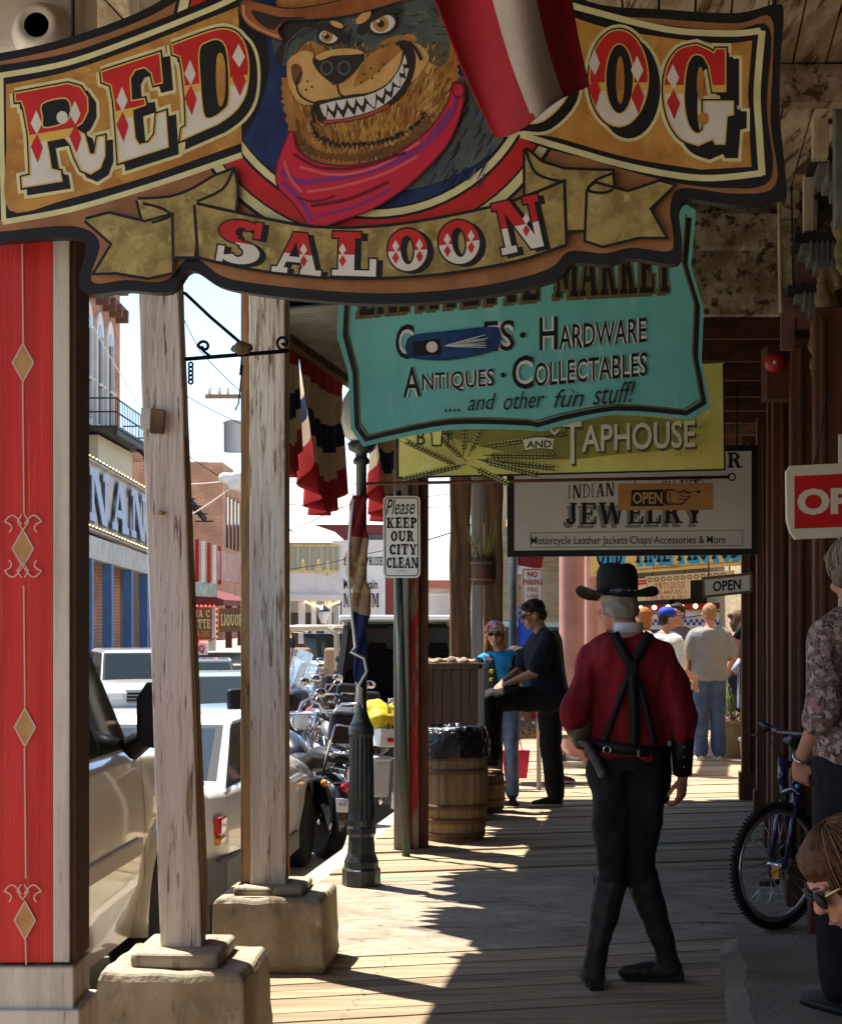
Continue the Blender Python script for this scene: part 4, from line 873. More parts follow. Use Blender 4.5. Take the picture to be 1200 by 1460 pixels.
slabtext(A, 'LAFAYETTE', 512, 372, 768, 450, k_black, slope=-.09, outline=k_olive, ow=2.5, shadow=k_olive, sh=(-4, 4), t=.26)
slabtext(A, 'MARKET', 792, 352, 958, 424, k_black, slope=-.05, outline=k_olive, ow=2.5, shadow=k_olive, sh=(-4, 4), t=.26)
def halo(tx, x0, y0, x1, y1, sl, b=.006, sh_=0, hw=.05):
    text(A, tx, x0, y0, x1, y1, k_wht, sl, b+hw, sh_); A.off(); text(A, tx, x0, y0, x1, y1, k_black, sl, b, sh_)
halo('C', 564, 463, 590, 513, -.05); halo('CLOTHES'[5:], 690, 458, 733, 502, -.05); halo('H', 769, 453, 794, 500, -.07); halo('ARDWARE', 797, 464, 921, 499, -.09)
A.fill(ell(745, 478, 4, 4), k_black); A.fill(ell(717, 535, 3.5, 3.5), k_black)
halo('A', 575, 524, 600, 567, -.06); halo('NTIQUES', 602, 533, 704, 562, -.07); halo('C', 730, 508, 760, 556, -.06); halo('OLLECTABLES', 762, 518, 922, 552, -.1)
k_txt = mat('brush_black', (.02, .02, .022), .5)
text(A, '....', 634, 584, 656, 588, k_txt, -.06); text(A, 'and', 667, 563, 707, 586, k_txt, -.06, 0, .3); text(A, 'other', 718, 560, 776, 585, k_txt, -.07, 0, .3); text(A, 'fun', 789, 556, 832, 582, k_txt, -.06, 0, .35); text(A, 'stuff!', 845, 548, 905, 578, k_txt, -.08, 0, .35)
# dark blue night-sky patch covering a word
pt_ = cr([(579, 490), (590, 478), (640, 472), (700, 466), (712, 472), (711, 495), (690, 505), (640, 514), (592, 512), (580, 504)], 4, True)
A.fill(pt_, mat('patch_blue', (.012, .035, .12), .5, (.02, .07, .18), 12)); A.fill([(588, 488), (628, 483), (630, 505), (590, 508)], k_black); A.fill(ell(616, 495, 8, 8), k_white)
for k in range(26):
    a = rr.uniform(-.45, .3); r0 = rr.uniform(2, 20); r1 = rr.uniform(25, 68); A.line([(632+r0*math.cos(a), 494+r0*math.sin(a)*.5-r0*.08), (632+r1*math.cos(a), 494+r1*math.sin(a)*.4-r1*.08)], .7, k_wht)
obj('lettering', A.take(), t, norm=False)
for x in (560, 930): mb = MB(m_wire); mb.tube([pl(x, 300, -.015), pl(x, 190, -.015)], .006, 6); obj('hanger', mb, t)
# ================================================================== yellow taphouse sign
pl = Plane(800, 600, 9.7); A = Art(pl)
k_ly = layered('lemon_board', (.70, .65, .18), [((.60, .54, .13), 1.8, .42, .62, (1, 1, .6)), ((.74, .70, .30), 5, .58, .74, (1, 1, .4)), ((.36, .32, .10), 24, .67, .71, (1, 1, 1))], .55, .08, 50); k_ink = mat('engraving_ink', (.05, .045, .02), .5); k_cr2 = mat('cream_letter', (.62, .58, .42), .5); k_sh = mat('letter_shade', (.17, .15, .05), .5)
t = thing('taphouse_sign', 'lemon yellow board with barley engraving, tucked behind the teal sign', 'hanging sign', tuple(pl(800, 676)))
mb = MB(k_ly); mb.slab([(566, 545), (566, 682), (1034, 670), (1032, 517)], pl, .04, None, k_black); obj('board', mb, t)
A.line([(567, 545), (567, 681), (1033, 669.5), (1031, 518)], 2.5, k_black)
stain = cr([(620, 612), (720, 606), (800, 600), (880, 592), (960, 600), (985, 620), (960, 640), (880, 648), (800, 655), (700, 640)], 4, True)
A.fill(stain, mat('sepia_wash', (.36, .33, .085), .5, (.25, .22, .06), 7))
for k in range(90):
    x = rr.uniform(900, 1000); y = rr.uniform(590, 650); A.fill(ell(x, y, rr.uniform(.6, 1.6), rr.uniform(.6, 1.4), 6), k_sh)
def barley(x, y, a, L):
    dx, dy = math.cos(a), math.sin(a); A.line([(x, y), (x+dx*L, y+dy*L)], 1.3, k_ink); n = int(L/5)
    for i in range(2, n):
        for s_ in (-1, 1):
            px_, py_ = x+dx*L*i/n, y+dy*L*i/n; q = a+s_*.5
            A.fill(ell(px_+math.cos(q)*4, py_+math.sin(q)*4, 4.5, 1.7, 8, rot=q), k_ink); A.fill(ell(px_+math.cos(q)*4-.4, py_+math.sin(q)*4-.6, 2.6, .7, 6, rot=q), k_ly)
            A.line([(px_, py_), (px_+math.cos(a+s_*.25)*14, py_+math.sin(a+s_*.25)*14)], .5, k_ink)
for x, y, a, L in ((680, 655, .12, 110), (690, 650, .02, 100), (660, 668, -2.7, 85), (668, 660, -2.4, 70), (668, 664, 2.9, 90), (690, 640, -.15, 120), (665, 655, -1.5, 45), (672, 655, -1.1, 40), (690, 660, .25, 80), (655, 640, -2.1, 40), (676, 668, .45, 60)): barley(x, y, a, L)
text(A, 'B', 602, 618, 614, 640, k_ink, 0, .02); text(A, 'T', 640, 622, 652, 642, k_ink, 0, .02)
A.fill([(620, 612), (640, 612), (637, 642), (623, 642)], k_ink); A.fill([(623, 616), (637, 616), (635, 639), (625, 639)], k_ly)
text(A, 'BREWING CO', 600, 570, 800, 618, k_sh, -.02, .05); text(A, 'BREWING CO', 597, 567, 797, 615, k_cr2, -.02, .03)
A.line(cr([(752, 640), (772, 636), (792, 638)], 4), 16, k_cr2); A.line(cr([(751, 648), (772, 645), (792, 647)], 4), 1.5, k_ink); A.line(cr([(752, 631), (772, 628), (792, 630)], 4), 1.5, k_ink); text(A, 'AND', 755, 634, 790, 644, k_ink, -.03, .03)
for dx, dy, m, b in ((3, 4, k_sh, .02), (1.5, 2, k_ink, .02), (0, 0, k_cr2, .015)):
    text(A, 'T', 806+dx, 604+dy, 832+dx, 666+dy, m, 0, b); text(A, 'APHOUSE', 832+dx, 612+dy, 990+dx, 650+dy, m, -.045, b); A.off()
    A.line([(x+dx, y+dy) for x, y in cr([(812, 608), (796, 604), (788, 614), (794, 624), (800, 618)], 4)], 3.2, m)
obj('lettering', A.take(), t, norm=False)
for x in (620, 1000): mb = MB(m_wire); mb.tube([pl(x, 540, -.02), pl(x, 400, -.02)], .006, 6); obj('hanger', mb, t)
# ================================================================== jewelry sign
pl = Plane(900, 715, 12.0); A = Art(pl)
k_lav = mat('pale_board', (.60, .555, .51), .6, (.54, .50, .46), 4); k_gsh = mat('grey_shadow', (.22, .20, .19), .5)
t = thing('jewelry_sign', 'pale black-framed board with jewelry lettering below the yellow sign', 'hanging sign', tuple(pl(900, 793)))
mb = MB(k_black); mb.slab([(722, 640), (723, 794), (1080, 791), (1080, 634)], pl, .07, k_black); obj('frame', mb, t)
A.fill([(733, 649), (733, 785), (1071, 782), (1071, 643)], k_lav)
obj('panel', A.take(), t, norm=False)
slabtext(A, 'INDIAN', 809, 692, 876, 711, k_black, slope=-.06, t=.11, h=.06, sf=.07); slabtext(A, 'SILVER', 942, 686, 1004, 704, k_black, slope=-.05, t=.11, h=.06, sf=.07)
slabtext(A, 'LEATHER', 900, 645, 1058, 667, k_black, t=.22)
slabtext(A, 'JEWELRY', 806, 717, 1004, 748, k_black, slope=-.012, t=.2, h=.09, sf=.07, shadow=k_gsh, sh=(-4, 5), ow=1)
A.line([(756, 760), (1058, 756), (1058, 778), (756, 781), (756, 760)], 1.3, k_gsh)
text(A, 'Motorcycle Leather Jackets·Chaps·Accessories & More', 757, 765, 1034, 780, k_black, -.006, .004)
obj('lettering', A.take(), t, norm=False)
for x in (760, 1050): mb = MB(m_wire); mb.tube([pl(x, 640, -.03), pl(x, 520, -.03)], .008, 6); obj('hanger', mb, t)
# rod with the small wooden OPEN board in front of it
pl = Plane(940, 705, 11.0); A = Art(pl)
t = thing('hanging_rod', 'thin rusty rod with ring ends across the pale sign', 'rod', tuple(pl(800, 690)))
mb = MB(mat('rusty_rod', (.11, .05, .035), .7)); mb.tube([pl(515, 690), pl(1040, 680)], .012, 6); obj('bar', mb, t)
for x, y in ((513, 690), (1043, 680)):
    mb = MB(mat('rusty_rod')); q = [pl(x+5*math.cos(a), y+5*math.sin(a)) for a in [k/10*2*PI for k in range(11)]]; mb.tube(q, .006, 5, cap=False); obj('ring', mb, t)
t = thing('open_board', 'small golden wooden board with pointing hand reading OPEN', 'sign', tuple(pl(948, 727, .03)))
m_pine = layered('golden_pine', (.42, .22, .065), [((.34, .165, .045), 5, .42, .62, (.3, 1, 4))], .5, .1, 20)
mb = MB(m_pine); mb.slab([(881, 690), (881, 728), (1016, 727), (1016, 689)], lambda x, y, o: pl(x, y, o+.03), .02, m_pine); obj('board', mb, t)
A = Art(pl, .0315)
A.fill([(900, 699), (946, 698), (946, 722), (899, 722)], k_black); text(A, 'OPEN', 902, 702, 944, 719, mat('pine_letter', (.45, .26, .09), .5), 0, .03)
hand = cr([(947, 700), (958, 698), (966, 702), (975, 699), (984, 702), (996, 700), (997, 703), (984, 706), (984, 710), (978, 714), (972, 720), (960, 720), (947, 719)], 4, True)
A.fill(hand, k_black); A.fill([(x*.86+968*.14, y*.8+709*.2) for x, y in hand], m_pine)
for a in ([(968, 703), (982, 704)], [(968, 707), (982, 709)], [(966, 712), (978, 712)], [(950, 702), (950, 718)], [(955, 702), (955, 718)]): A.line(a, 1.3, k_black)
obj('lettering', A.take(), t, norm=False)
for x in (905, 992): mb = MB(m_wire); mb.tube([pl(x, 691, .02), pl(x, 684, .012)], .004, 5); obj('hook', mb, t)
# ================================================================== white OPEN board on the right wall and small OPEN board
pl = Plane(1180, 715, 6.5, 0); A = Art(pl)
k_offw = mat('offwhite_board', (.60, .54, .42), .55); k_sred = mat('open_red', (.50, .012, .016), .5)
t = thing('open_sign', 'off-white notched sign with red panel and big white letters, at right edge', 'sign', tuple(pl(1200, 768)))
mb = MB(k_offw); mb.slab([(1121, 672), (1127, 664), (1290, 656), (1296, 664), (1297, 752), (1290, 762), (1134, 769), (1127, 759), (1122, 742)], pl, .03, k_offw); obj('board', mb, t)
A.fill([(1132, 679), (1285, 671), (1285, 748), (1132, 754)], k_sred); text(A, 'OPEN', 1136, 697, 1281, 735, k_offw, -.03, .045)
obj('lettering', A.take(), t, norm=False)
mb = MB(m_wire); mb.tube([pl(1160, 668, -.01), pl(1180, 560, -.01)], .004, 5); mb.tube([pl(1260, 662, -.01), pl(1230, 560, -.01)], .004, 5); obj('chain', mb, t)
pl = Plane(1036, 834, 14.2, YAW-.1); A = Art(pl)
t = thing('open_sign', 'small tilted wood-framed white sign reading OPEN above the grey shirted man', 'sign', tuple(pl(1036, 850)))
m_frm = mat('brown_frame', (.20, .11, .055), .6, (.13, .07, .035), 8); mb = MB(m_frm); mb.slab([(1000, 823), (1072, 816), (1073, 845), (1001, 853)], pl, .05, m_frm); obj('frame', mb, t)
A.fill([(1004, 827), (1069, 820), (1069, 842), (1005, 849)], k_white); text(A, 'OPEN', 1016, 829, 1056, 844, k_black, -.09, .03); obj('lettering', A.take(), t, norm=False)
mb = MB(m_wire); mb.tube([pl(1010, 822), pl(1010, 800)], .006, 5); mb.tube([pl(1064, 817), pl(1064, 797)], .006, 5); obj('chain', mb, t)
# ================================================================== far boards at the end of the walk
pl = Plane(950, 800, 19.5, -.12); A = Art(pl)
k_ylw = mat('sunny_board', (.66, .47, .14), .5, (.58, .4, .11), 4)
k_cyan = mat('cyan_shade', (.03, .30, .50), .5)
t = thing('photo_sign', 'yellow board with black and blue shaded old time lettering', 'sign', tuple(pl(950, 820)))
mb = MB(k_ylw); mb.slab([(841, 752), (841, 822), (1056, 806), (1056, 740)], pl, .06, k_ylw); obj('board', mb, t)
slabtext(A, 'OLD', 850, 768, 888, 807, k_black, slope=-.04, shadow=k_cyan, sh=(3, 4), ow=1.6); slabtext(A, 'TIME', 903, 766, 955, 803, k_black, slope=-.04, shadow=k_cyan, sh=(3, 4), ow=1.6); slabtext(A, 'PHOTOS', 965, 764, 1052, 800, k_black, slope=-.05, shadow=k_cyan, sh=(3, 4), ow=1.6)
A.line([(847, 817), (1052, 801)], 1.2, k_copper); text(A, 'EST 1980', 930, 806, 968, 812, k_copper, -.05)
obj('lettering', A.take(), t, norm=False)
for x in (860, 1040): mb = MB(m_wire); mb.tube([pl(x, 760, -.03), pl(x, 640, -.03)], .012, 6); obj('hanger', mb, t)
pl = Plane(950, 840, 24.0, -.1); A = Art(pl)
t = thing('antiques_sign', 'cream board with red antiques lettering and phone number', 'sign', tuple(pl(950, 860)))
k_c3 = mat('cream_board', (.56, .44, .26), .55, (.48, .37, .2), 4)
mb = MB(k_c3); mb.slab([(893, 826), (893, 858), (984, 853), (984, 820)], pl, .06, k_c3); obj('board', mb, t)
k_rl = mat('rust_letter', (.34, .07, .04), .5)
text(A, 'THE BEST IN', 928, 824, 980, 830, k_rl, -.03); slabtext(A, 'ANTIQUES', 932, 831, 976, 840, k_rl, slope=-.03, t=.14, h=.1, sf=.05); text(A, '775-847-0511', 930, 842, 978, 848, k_rl, -.03, .01); text(A, 'WE BUY & SELL', 926, 850, 980, 856, k_rl, -.03, .01)
A.fill([(901, 828), (922, 826), (922, 833), (901, 835)], k_sred); A.line([(922, 824), (922, 856)], .8, k_rl); text(A, 'Antiques', 903, 828.5, 920, 833, k_c3, -.05, 0, .3)
obj('lettering', A.take(), t, norm=False)
for x in (905, 975): mb = MB(m_wire); mb.tube([pl(x, 826, -.03), pl(x, 700, -.03)], .012, 6); obj('hanger', mb, t)
pl = Plane(1025, 818, 21.5, -.1); t = thing('scroll_board', 'narrow brown scroll board below the yellow sign', 'sign', tuple(pl(1000, 826))); A = Art(pl)
mb = MB(k_c3); mb.slab([(920, 822), (922, 832), (1048, 823), (1046, 813)], pl, .04, k_c3); obj('board', mb, t)
for k in range(12): A.line(ell(926+k*9.5, 827-k*.7, 3, 2.5, 10), 1.1, k_ink, True)
obj('scrollwork', A.take(), t, norm=False); mb = MB(m_wire); mb.tube([pl(930, 822, -.02), pl(930, 740, -.02)], .01, 5); mb.tube([pl(1040, 814, -.02), pl(1040, 740, -.02)], .01, 5); obj('hanger', mb, t)
# ================================================================== sidewalk notices
pl = Plane(572, 765, 11.35, -.05); A = Art(pl)
t = thing('city_sign', 'white notice on green pole asking to keep the city clean', 'sign', (P(580, 0, 11.4).x, 11.4, 0))
k_sw = mat('enamel_white', (.78, .77, .73), .35)
mb = MB(mat('pole_green', (.045, .085, .065), .5, (.10, .08, .05), 14, 1, .3)); a = P(566, 640, 11.4); b = Vector((P(579, 0, 11.4).x, 11.4, -.02)); mb.tube([P(568, 820, 11.4), P(573, 1000, 11.4), b], .028, 12); mb.tube([P(568, 700, 11.4), P(568, 822, 11.4)], .02, 8); obj('pole', mb, t)
def rrect(x0, y0, x1, y1, r):
    return ell(x1-r, y1-r, r, r, 5, 0, PI/2)+ell(x0+r, y1-r, r, r, 5, PI/2, PI)+ell(x0+r, y0+r, r, r, 5, PI, 1.5*PI)+ell(x1-r, y0+r, r, r, 5, 1.5*PI, 2*PI)
mb = MB(k_sw); mb.slab(rrect(546, 707, 599, 824, 7), pl, .006, None, k_gsh); obj('plate', mb, t)
A.line(rrect(549, 710, 596, 821, 5), 1.3, k_black, True)
text(A, 'Please', 550, 712, 591, 734, k_black, -.02, .004, .35)
for w, y, x0, x1 in (('KEEP', 738, 551, 594), ('OUR', 757, 557, 590), ('CITY', 776, 555, 594), ('CLEAN', 795, 551, 596)): slabtext(A, w, x0, y, x1, y+15, k_black, t=.26, h=.15, sf=.1)
text(A, 'C.M.C.', 566, 813, 580, 816, k_gsh)
obj('lettering', A.take(), t, norm=False)
pl = Plane(759, 835, 15.6, -.05); A = Art(pl)
t = thing('parking_sign', 'white plate with red no parking fire lane lettering', 'sign', (P(768, 0, 15.65).x, 15.65, 0))
mb = MB(k_sw); mb.slab(rrect(743, 810, 775, 861, 4), pl, .006, None, k_gsh); obj('plate', mb, t)
A.line(rrect(745, 812, 773, 859, 3), 1, k_sred, True); text(A, 'NO', 752, 815, 766, 823, k_sred, 0, .03); text(A, 'PARKING', 746, 826, 772, 834, k_sred, 0, .02); text(A, 'FIRE', 752, 838, 766, 844, k_sred, 0, 0); text(A, 'LANE', 752, 847, 767, 853, k_sred, 0, 0); text(A, 'TOW AWAY', 753, 855, 766, 857, k_sred)
obj('lettering', A.take(), t, norm=False)
mb = MB(mat('galvanised', (.3, .31, .32), .4, metal=.7)); mb.tube([P(768, 812, 15.65), Vector((P(768, 0, 15.65).x, 15.65, 0))], .022, 8); obj('pole', mb, t)
# ================================================================== vehicles
m_tyre = mat('tyre_rubber', (.014, .014, .014), .8, (.03, .028, .025), 20, 1, .3)
m_rim = mat('alloy', (.45, .45, .44), .35, metal=.9)
m_chrome = mat('chrome', (.50, .50, .51), .12, metal=1)
m_glass = mat('car_glass', (.018, .024, .024), .04, spec=.42)
m_plastic = mat('black_plastic', (.018, .018, .019), .45)
m_lred = mat('tail_red', (.45, .01, .01), .15, coat=.6); m_lamb = mat('tail_amber', (.65, .20, .01), .15, coat=.6); m_lens = mat('clear_lens', (.6, .62, .62), .1, coat=.8)
m_grim = mat('grey_lower_body', (.15, .145, .14), .6)
m_interior = mat('cabin_dark', (.012, .012, .013), .8)
def paint(n, c): return mat(n, c, .28, coat=.9)
def boolcut(mb, cuts):
    me = mesh_of('tmp', mb, Vector((0, 0, 0))); o = bpy.data.objects.new('tmp', me); COL.objects.link(o); fixn(o)
    cm = mesh_of('cut', cuts, Vector((0, 0, 0))); c = bpy.data.objects.new('cut', cm); COL.objects.link(c); fixn(c)
    b = o.modifiers.new('b', 'BOOLEAN'); b.operation = 'DIFFERENCE'; b.object = c; b.solver = 'EXACT'; b.use_self = True
    try: b.material_mode = 'TRANSFER'
    except Exception: pass
    dg = bpy.context.evaluated_depsgraph_get(); dg.update(); ev = o.evaluated_get(dg); e = ev.to_mesh(); mats = [MC[m.name] for m in e.materials]
    out = MB(mats[0]); b0 = len(out.v); out.v = [v.co.copy() for v in e.vertices]
    for p in e.polygons: out.f.append(tuple(p.vertices)); out.fm.append(out.mi(mats[p.material_index])); out.fs.append(p.use_smooth)
    ev.to_mesh_clear(); bpy.data.objects.remove(o); bpy.data.objects.remove(c)
    return out
def section(y, w, zl, zm, zb, zt, wt):       # one body ring: sill, bulge, shoulder, deck
    hp = [(0, zl), (w*.80, zl), (w*.95, zl+.06), (w*1.0, zm), (w*.995, (zm+zb)/2), (w*.965, zb-.04), (w*.93, zb), (wt*.85, zt-.012), (wt*.45, zt), (0, zt+.006)]
    r = [(x, z) for x, z in hp]+[(-x, z) for x, z in hp[-2:0:-1]]
    return [Vector((x, y, z)) for x, z in r]
def wheel(parent, x, y, r, w, cover=False, name='wheel', spokes=6, side=1):
    q = MB(m_tyre); q.lathe([(r*.66, -w/2), (r*.9, -w/2), (r*.985, -w*.36), (r, -w*.15), (r, w*.15), (r*.985, w*.36), (r*.9, w/2), (r*.66, w/2)], (x, y, r), 32, axis=(1, 0, 0)); o = lobj(name, q, parent)
    q = MB(m_rim); q.lathe([(.001, side*w*.30), (r*.2, side*w*.34), (r*.22, side*w*.25), (r*.56, side*w*.18), (r*.62, side*w*.40), (r*.68, side*w*.44), (r*.68, side*w*.1)], (x, y, r), 28, axis=(1, 0, 0))
    for k in range(spokes):
        a = 2*PI*k/spokes; q.beam((x+side*w*.32, y, r), (x+side*w*.34, y+math.cos(a)*r*.62, r+math.sin(a)*r*.62), .05, .03, up=(1, 0, 0))
    lobj('rim', q, o); return o
def car(name, label, loc, heading, col, L=4.2, Wd=1.68, hood=.80, belt=.88, roof=1.30, deck=.92, wr=.30, gh=(-1.75, -.95, .35, 1.05), fr=.35, under=None, tum=.80, opening=None, grp=None, lights=True, mirrors=True, zl=.2, wheelx=(-1.25, 1.3), rack=False, cat='car', grille=False, nose=.62):
    """local frame: +y forward, x right. gh = rear glass foot, rear roof edge, front roof edge, windscreen foot (y)"""
    t = thing(name, label, cat, loc, heading, grp); p = paint(*col); h = L/2; w = Wd/2
    ys = [-h, -h+.06, -h+.25, -h+.6, gh[0], (gh[0]+gh[3])/2, gh[3], h-.7, h-.3, h-.08, h]
    def prof(y):
        f = (y+h)/L
        ww = w*(1-.10*abs(2*f-1)**4)*(.90 if abs(y) > h-.01 else .965 if abs(y) > h-.09 else 1)
        if y <= gh[0]: zt = deck-(.10 if y < -h+.01 else .03 if y < -h+.1 else 0); zb = min(zt-.02, belt)
        elif y >= gh[3]: k = (y-gh[3])/(h-gh[3]); zt = hood+(belt+.03-hood)*(1-k)-(nose*.25 if y > h-.01 else .06 if y > h-.1 else 0); zb = zt-.05
        else: zt = belt+.02; zb = belt
        return section(y, ww, zl+(.12 if abs(y) > h-.09 else 0), zl+.32, zb, zt, ww)
    b = MB(p); b.loft([prof(y) for y in ys])
    c = MB(m_interior)
    for yy in wheelx:
        for sx in (-1, 1): c.lathe([(wr*1.2, -.17), (wr*1.2, .17)], (sx*w*.93, yy, wr), 28, axis=(1, 0, 0))
    if opening: c.box(((0), -h+.9, (zl+.35+belt+.1)/2+.1), (Wd*.80, 2.2, belt-zl-.2), m=m_interior)
    b = boolcut(b, c); body = lobj('body', b, t, norm=False); body.modifiers.new('e', 'EDGE_SPLIT').split_angle = R(38)
    # greenhouse: painted frame with glass set a hair proud
    wb = w*.90; wr_ = w*tum*.92
    rows = []
    base = [(-wb, gh[0]), (wb, gh[0]), (wb, gh[3]), (-wb, gh[3])]; top = [(-wr_, gh[1]), (wr_, gh[1]), (wr_, gh[2]), (-wr_, gh[2])]
    B4 = [Vector((x, y, belt-.01)) for x, y in base]; T4 = [Vector((x, y, roof-.04)) for x, y in top]
    g = MB(p)
    RT = [Vector((x*.86, (y-(gh[1]+gh[2])/2)*.90+(gh[1]+gh[2])/2, roof)) for x, y in top]
    if opening:
        g.add(B4+T4, [(1, 2, 6, 5), (2, 3, 7, 6), (3, 0, 4, 7)]); g.add(T4+RT, [(0, 1, 5, 4), (1, 2, 6, 5), (2, 3, 7, 6), (3, 0, 4, 7), (4, 5, 6, 7)])
    else: g.add(B4+T4+RT, [(0, 1, 5, 4), (1, 2, 6, 5), (2, 3, 7, 6), (3, 0, 4, 7), (4, 5, 9, 8), (5, 6, 10, 9), (6, 7, 11, 10), (7, 4, 8, 11), (8, 9, 10, 11)])
    lobj('roof', g, t, bevel=.09, seg=5)
    def pane(nm, a, b_, c_, d_, m=.06, off=.006, my=None):
        def bl(u, v): return (a*(1-u)+b_*u)*(1-v)+(d_*(1-u)+c_*u)*v
        nrm = (b_-a).cross(d_-a).normalized()
        ctr = (a+b_+c_+d_)/4; 
        if nrm.dot(ctr-Vector((0, (gh[0]+gh[3])/2, (belt+roof)/2))) < 0: nrm = -nrm
        q = MB(m_glass); my2 = m*1.4; c4 = [bl(m, my2), bl(1-m, my2), bl(1-m, 1-my2), bl(m, 1-my2)]
        q.add([x+nrm*off for x in c4]+[x-nrm*.004 for x in c4], [(0, 1, 2, 3), (0, 1, 5, 4), (1, 2, 6, 5), (2, 3, 7, 6), (3, 0, 4, 7)]); lobj(nm, q, t)
        q = MB(m_plastic); c5 = [bl(m*.45, my2*.45), bl(1-m*.45, my2*.45), bl(1-m*.45, 1-my2*.45), bl(m*.45, 1-my2*.45)]
        q.add([x+nrm*(off-.003) for x in c5], [(0, 1, 2, 3)]); lobj('window_seal', q, t)
    if not opening: pane('rear_window', B4[0], B4[1], T4[1], T4[0], .08)
    pane('windscreen', B4[3], B4[2], T4[2], T4[3], .06)
    for s_, (i, j) in ((1, (1, 2)), (-1, (0, 3))):
        m0 = .46
        bm_ = B4[i].lerp(B4[j], m0); tm_ = T4[i].lerp(T4[j], m0+.02)
        pane('side_window', bm_, B4[j], T4[j], tm_, .05); pane('side_window', B4[i], bm_, tm_, T4[i], .07)
    for yy in wheelx:
        for sx in (-1, 1): wheel(t, sx*(w-.11), yy, wr, .20, side=sx)
    # bumpers, lamps, mirrors, handles, plate
    mbp = m_grim if under else p
    for e, s_ in ((-h, -1), (h, 1)):
        q = MB(mbp); q.loft([[Vector((x*Wd*.5*f, e+s_*(.05*(1-abs(x)**3)), z)) for x in [k/8-1 for k in range(17)]] for f, z in ((.90, zl+.06), (.97, zl+.1), (.985, zl+.22), (.97, zl+.30), (.9, zl+.32))], closed=False, cap=False); lobj('bumper', q, t)
    if under:
        for sx in (-1, 1):
            q = MB(m_grim); q.box((sx*w*.985, -.0, zl+.09), (.03, L*.34, .14)); lobj('sill_cladding', q, t, bevel=.012)
            q = MB(m_grim); q.box((sx*w*.955, -h+.28, zl+.17), (.05, .5, .30)); lobj('corner_cladding', q, t, bevel=.012)
    zt_ = zl+.48 if lights else 0
    for sx in (-1, 1):
        q = MB(m_lred); q.box((sx*(w*.80), -h+.16, deck-.25), (.21, .2, .115)); o = lobj('tail_light', q, t, bevel=.02)
        q = MB(m_lamb); q.box((sx*(w*.80), -h+.162, deck-.337), (.208, .2, .05)); lobj('lens', q, o, bevel=.015)
        q = MB(m_lens); q.box((sx*w*.72, h-.02, hood-.20), (.34, .12, .15)); lobj('headlight', q, t, bevel=.03, seg=3)
        mz = belt+.10
        if mirrors: q = MB(m_plastic); q.ball((sx*(w+.12), gh[3]-.30, mz), (.11, .06, .075), 12, 8); q.tube([(sx*w*.9, gh[3]-.28, belt+.02), (sx*(w+.06), gh[3]-.30, mz)], .028, 6); lobj('mirror', q, t)
        q = MB(m_plastic); q.box((sx*(w*.985), (gh[0]+gh[3])/2-.25, belt-.13), (.03, .19, .035)); lobj('handle', q, t, bevel=.01)
        for yy in (gh[3]-.12, (gh[0]+gh[3])/2-.32, gh[0]+.35):
            q = MB(m_interior); rg = prof(yy); pts_ = sorted([v for v in rg if v.x > w*.9], key=lambda v: v.z)
            L_ = [[Vector((sx*(v.x+.003), yy+e+.05*(v.z-zl)*(1 if yy > gh[3]-.3 else 0), v.z)) for e in (-.005, .005)] for v in pts_]; q.loft(L_, cap=False, closed=False, smooth=False); lobj('door_seam', q, t, norm=False)
    q = MB(m_sw); q.box((0, -h-.055, zl+.42), (.32, .012, .15)); lobj('licence_plate', q, t, bevel=.004)
    if grille:
        q = MB(m_plastic); q.box((0, h-.005, hood-.22), (Wd*.46, .06, .26)); o = lobj('grille', q, t)
        q = MB(m_chrome)
        for k in range(4): q.box((0, h+.03, hood-.33+k*.07), (Wd*.48, .015, .018))
        q.box((0, h+.025, hood-.09), (Wd*.5, .03, .04)); lobj('grille_bars', q, o)
        q = MB(m_chrome); q.box((0, h+.05, zl+.24), (Wd*.98, .14, .17)); lobj('chrome_bumper', q, t, bevel=.03)
    if rack:
        q = MB(m_plastic)
        for sx in (-1, 1): q.tube([(sx*wr_*.8, gh[1]+.1, roof+.07), (sx*wr_*.8, gh[2]-.1, roof+.07)], .018, 6)
        for k in range(4): yy = gh[1]+.2+k*(gh[2]-gh[1]-.4)/3; q.tube([(-wr_*.8, yy, roof), (-wr_*.8, yy, roof+.07), (wr_*.8, yy, roof+.07), (wr_*.8, yy, roof)], .014, 6)
        lobj('roof_rack', q, t)
    return t
m_sw = mat('enamel_white')
def hd(dx, dy): return -math.atan2(dx, dy)      # heading angle for local +y
# beige sport-utility vehicle in front, right flank to us
H1 = (.07, 1); Lc = 4.9
y0 = 8.75; X0 = (216-600)/F*y0
def placed(front_axle, head, wheely, half, side=1):
    d = Vector((head[0], head[1], 0)).normalized(); r = Vector((d.y, -d.x, 0))
    return Vector((front_axle[0], front_axle[1], Z0)) - d*wheely - r*(half*side)
t = car('parked_suv', 'beige four wheel drive parked nearest, cut off by the red pillar', placed((X0, y0), H1, 1.45, .86), hd(*H1), ('beige_metallic', (.78, .71, .57)), 4.75, 1.86, 1.24, 1.30, 1.98, 1.31, .40, (-2.2, -1.95, .55, 1.12), wheelx=(-1.45, 1.45), zl=.34, cat='sport utility', tum=.84, mirrors=False)
q = MB(m_plastic); q.loft([[Vector((1.05+.12*x*w_, .92+d_, 1.49+.15*z*w_)) for x, z in ((-1, -1), (-.3, -1.12), (.7, -1), (1.05, -.3), (1, .6), (.5, 1), (-.6, 1), (-1, .5))] for d_, w_ in ((-.09, .86), (-.085, 1), (-.02, 1), (.05, .85), (.09, .5))], smooth=False); q.tube([(.86, .95, 1.30), (.98, .93, 1.4)], .06, 8); lobj('mirror', q, t)
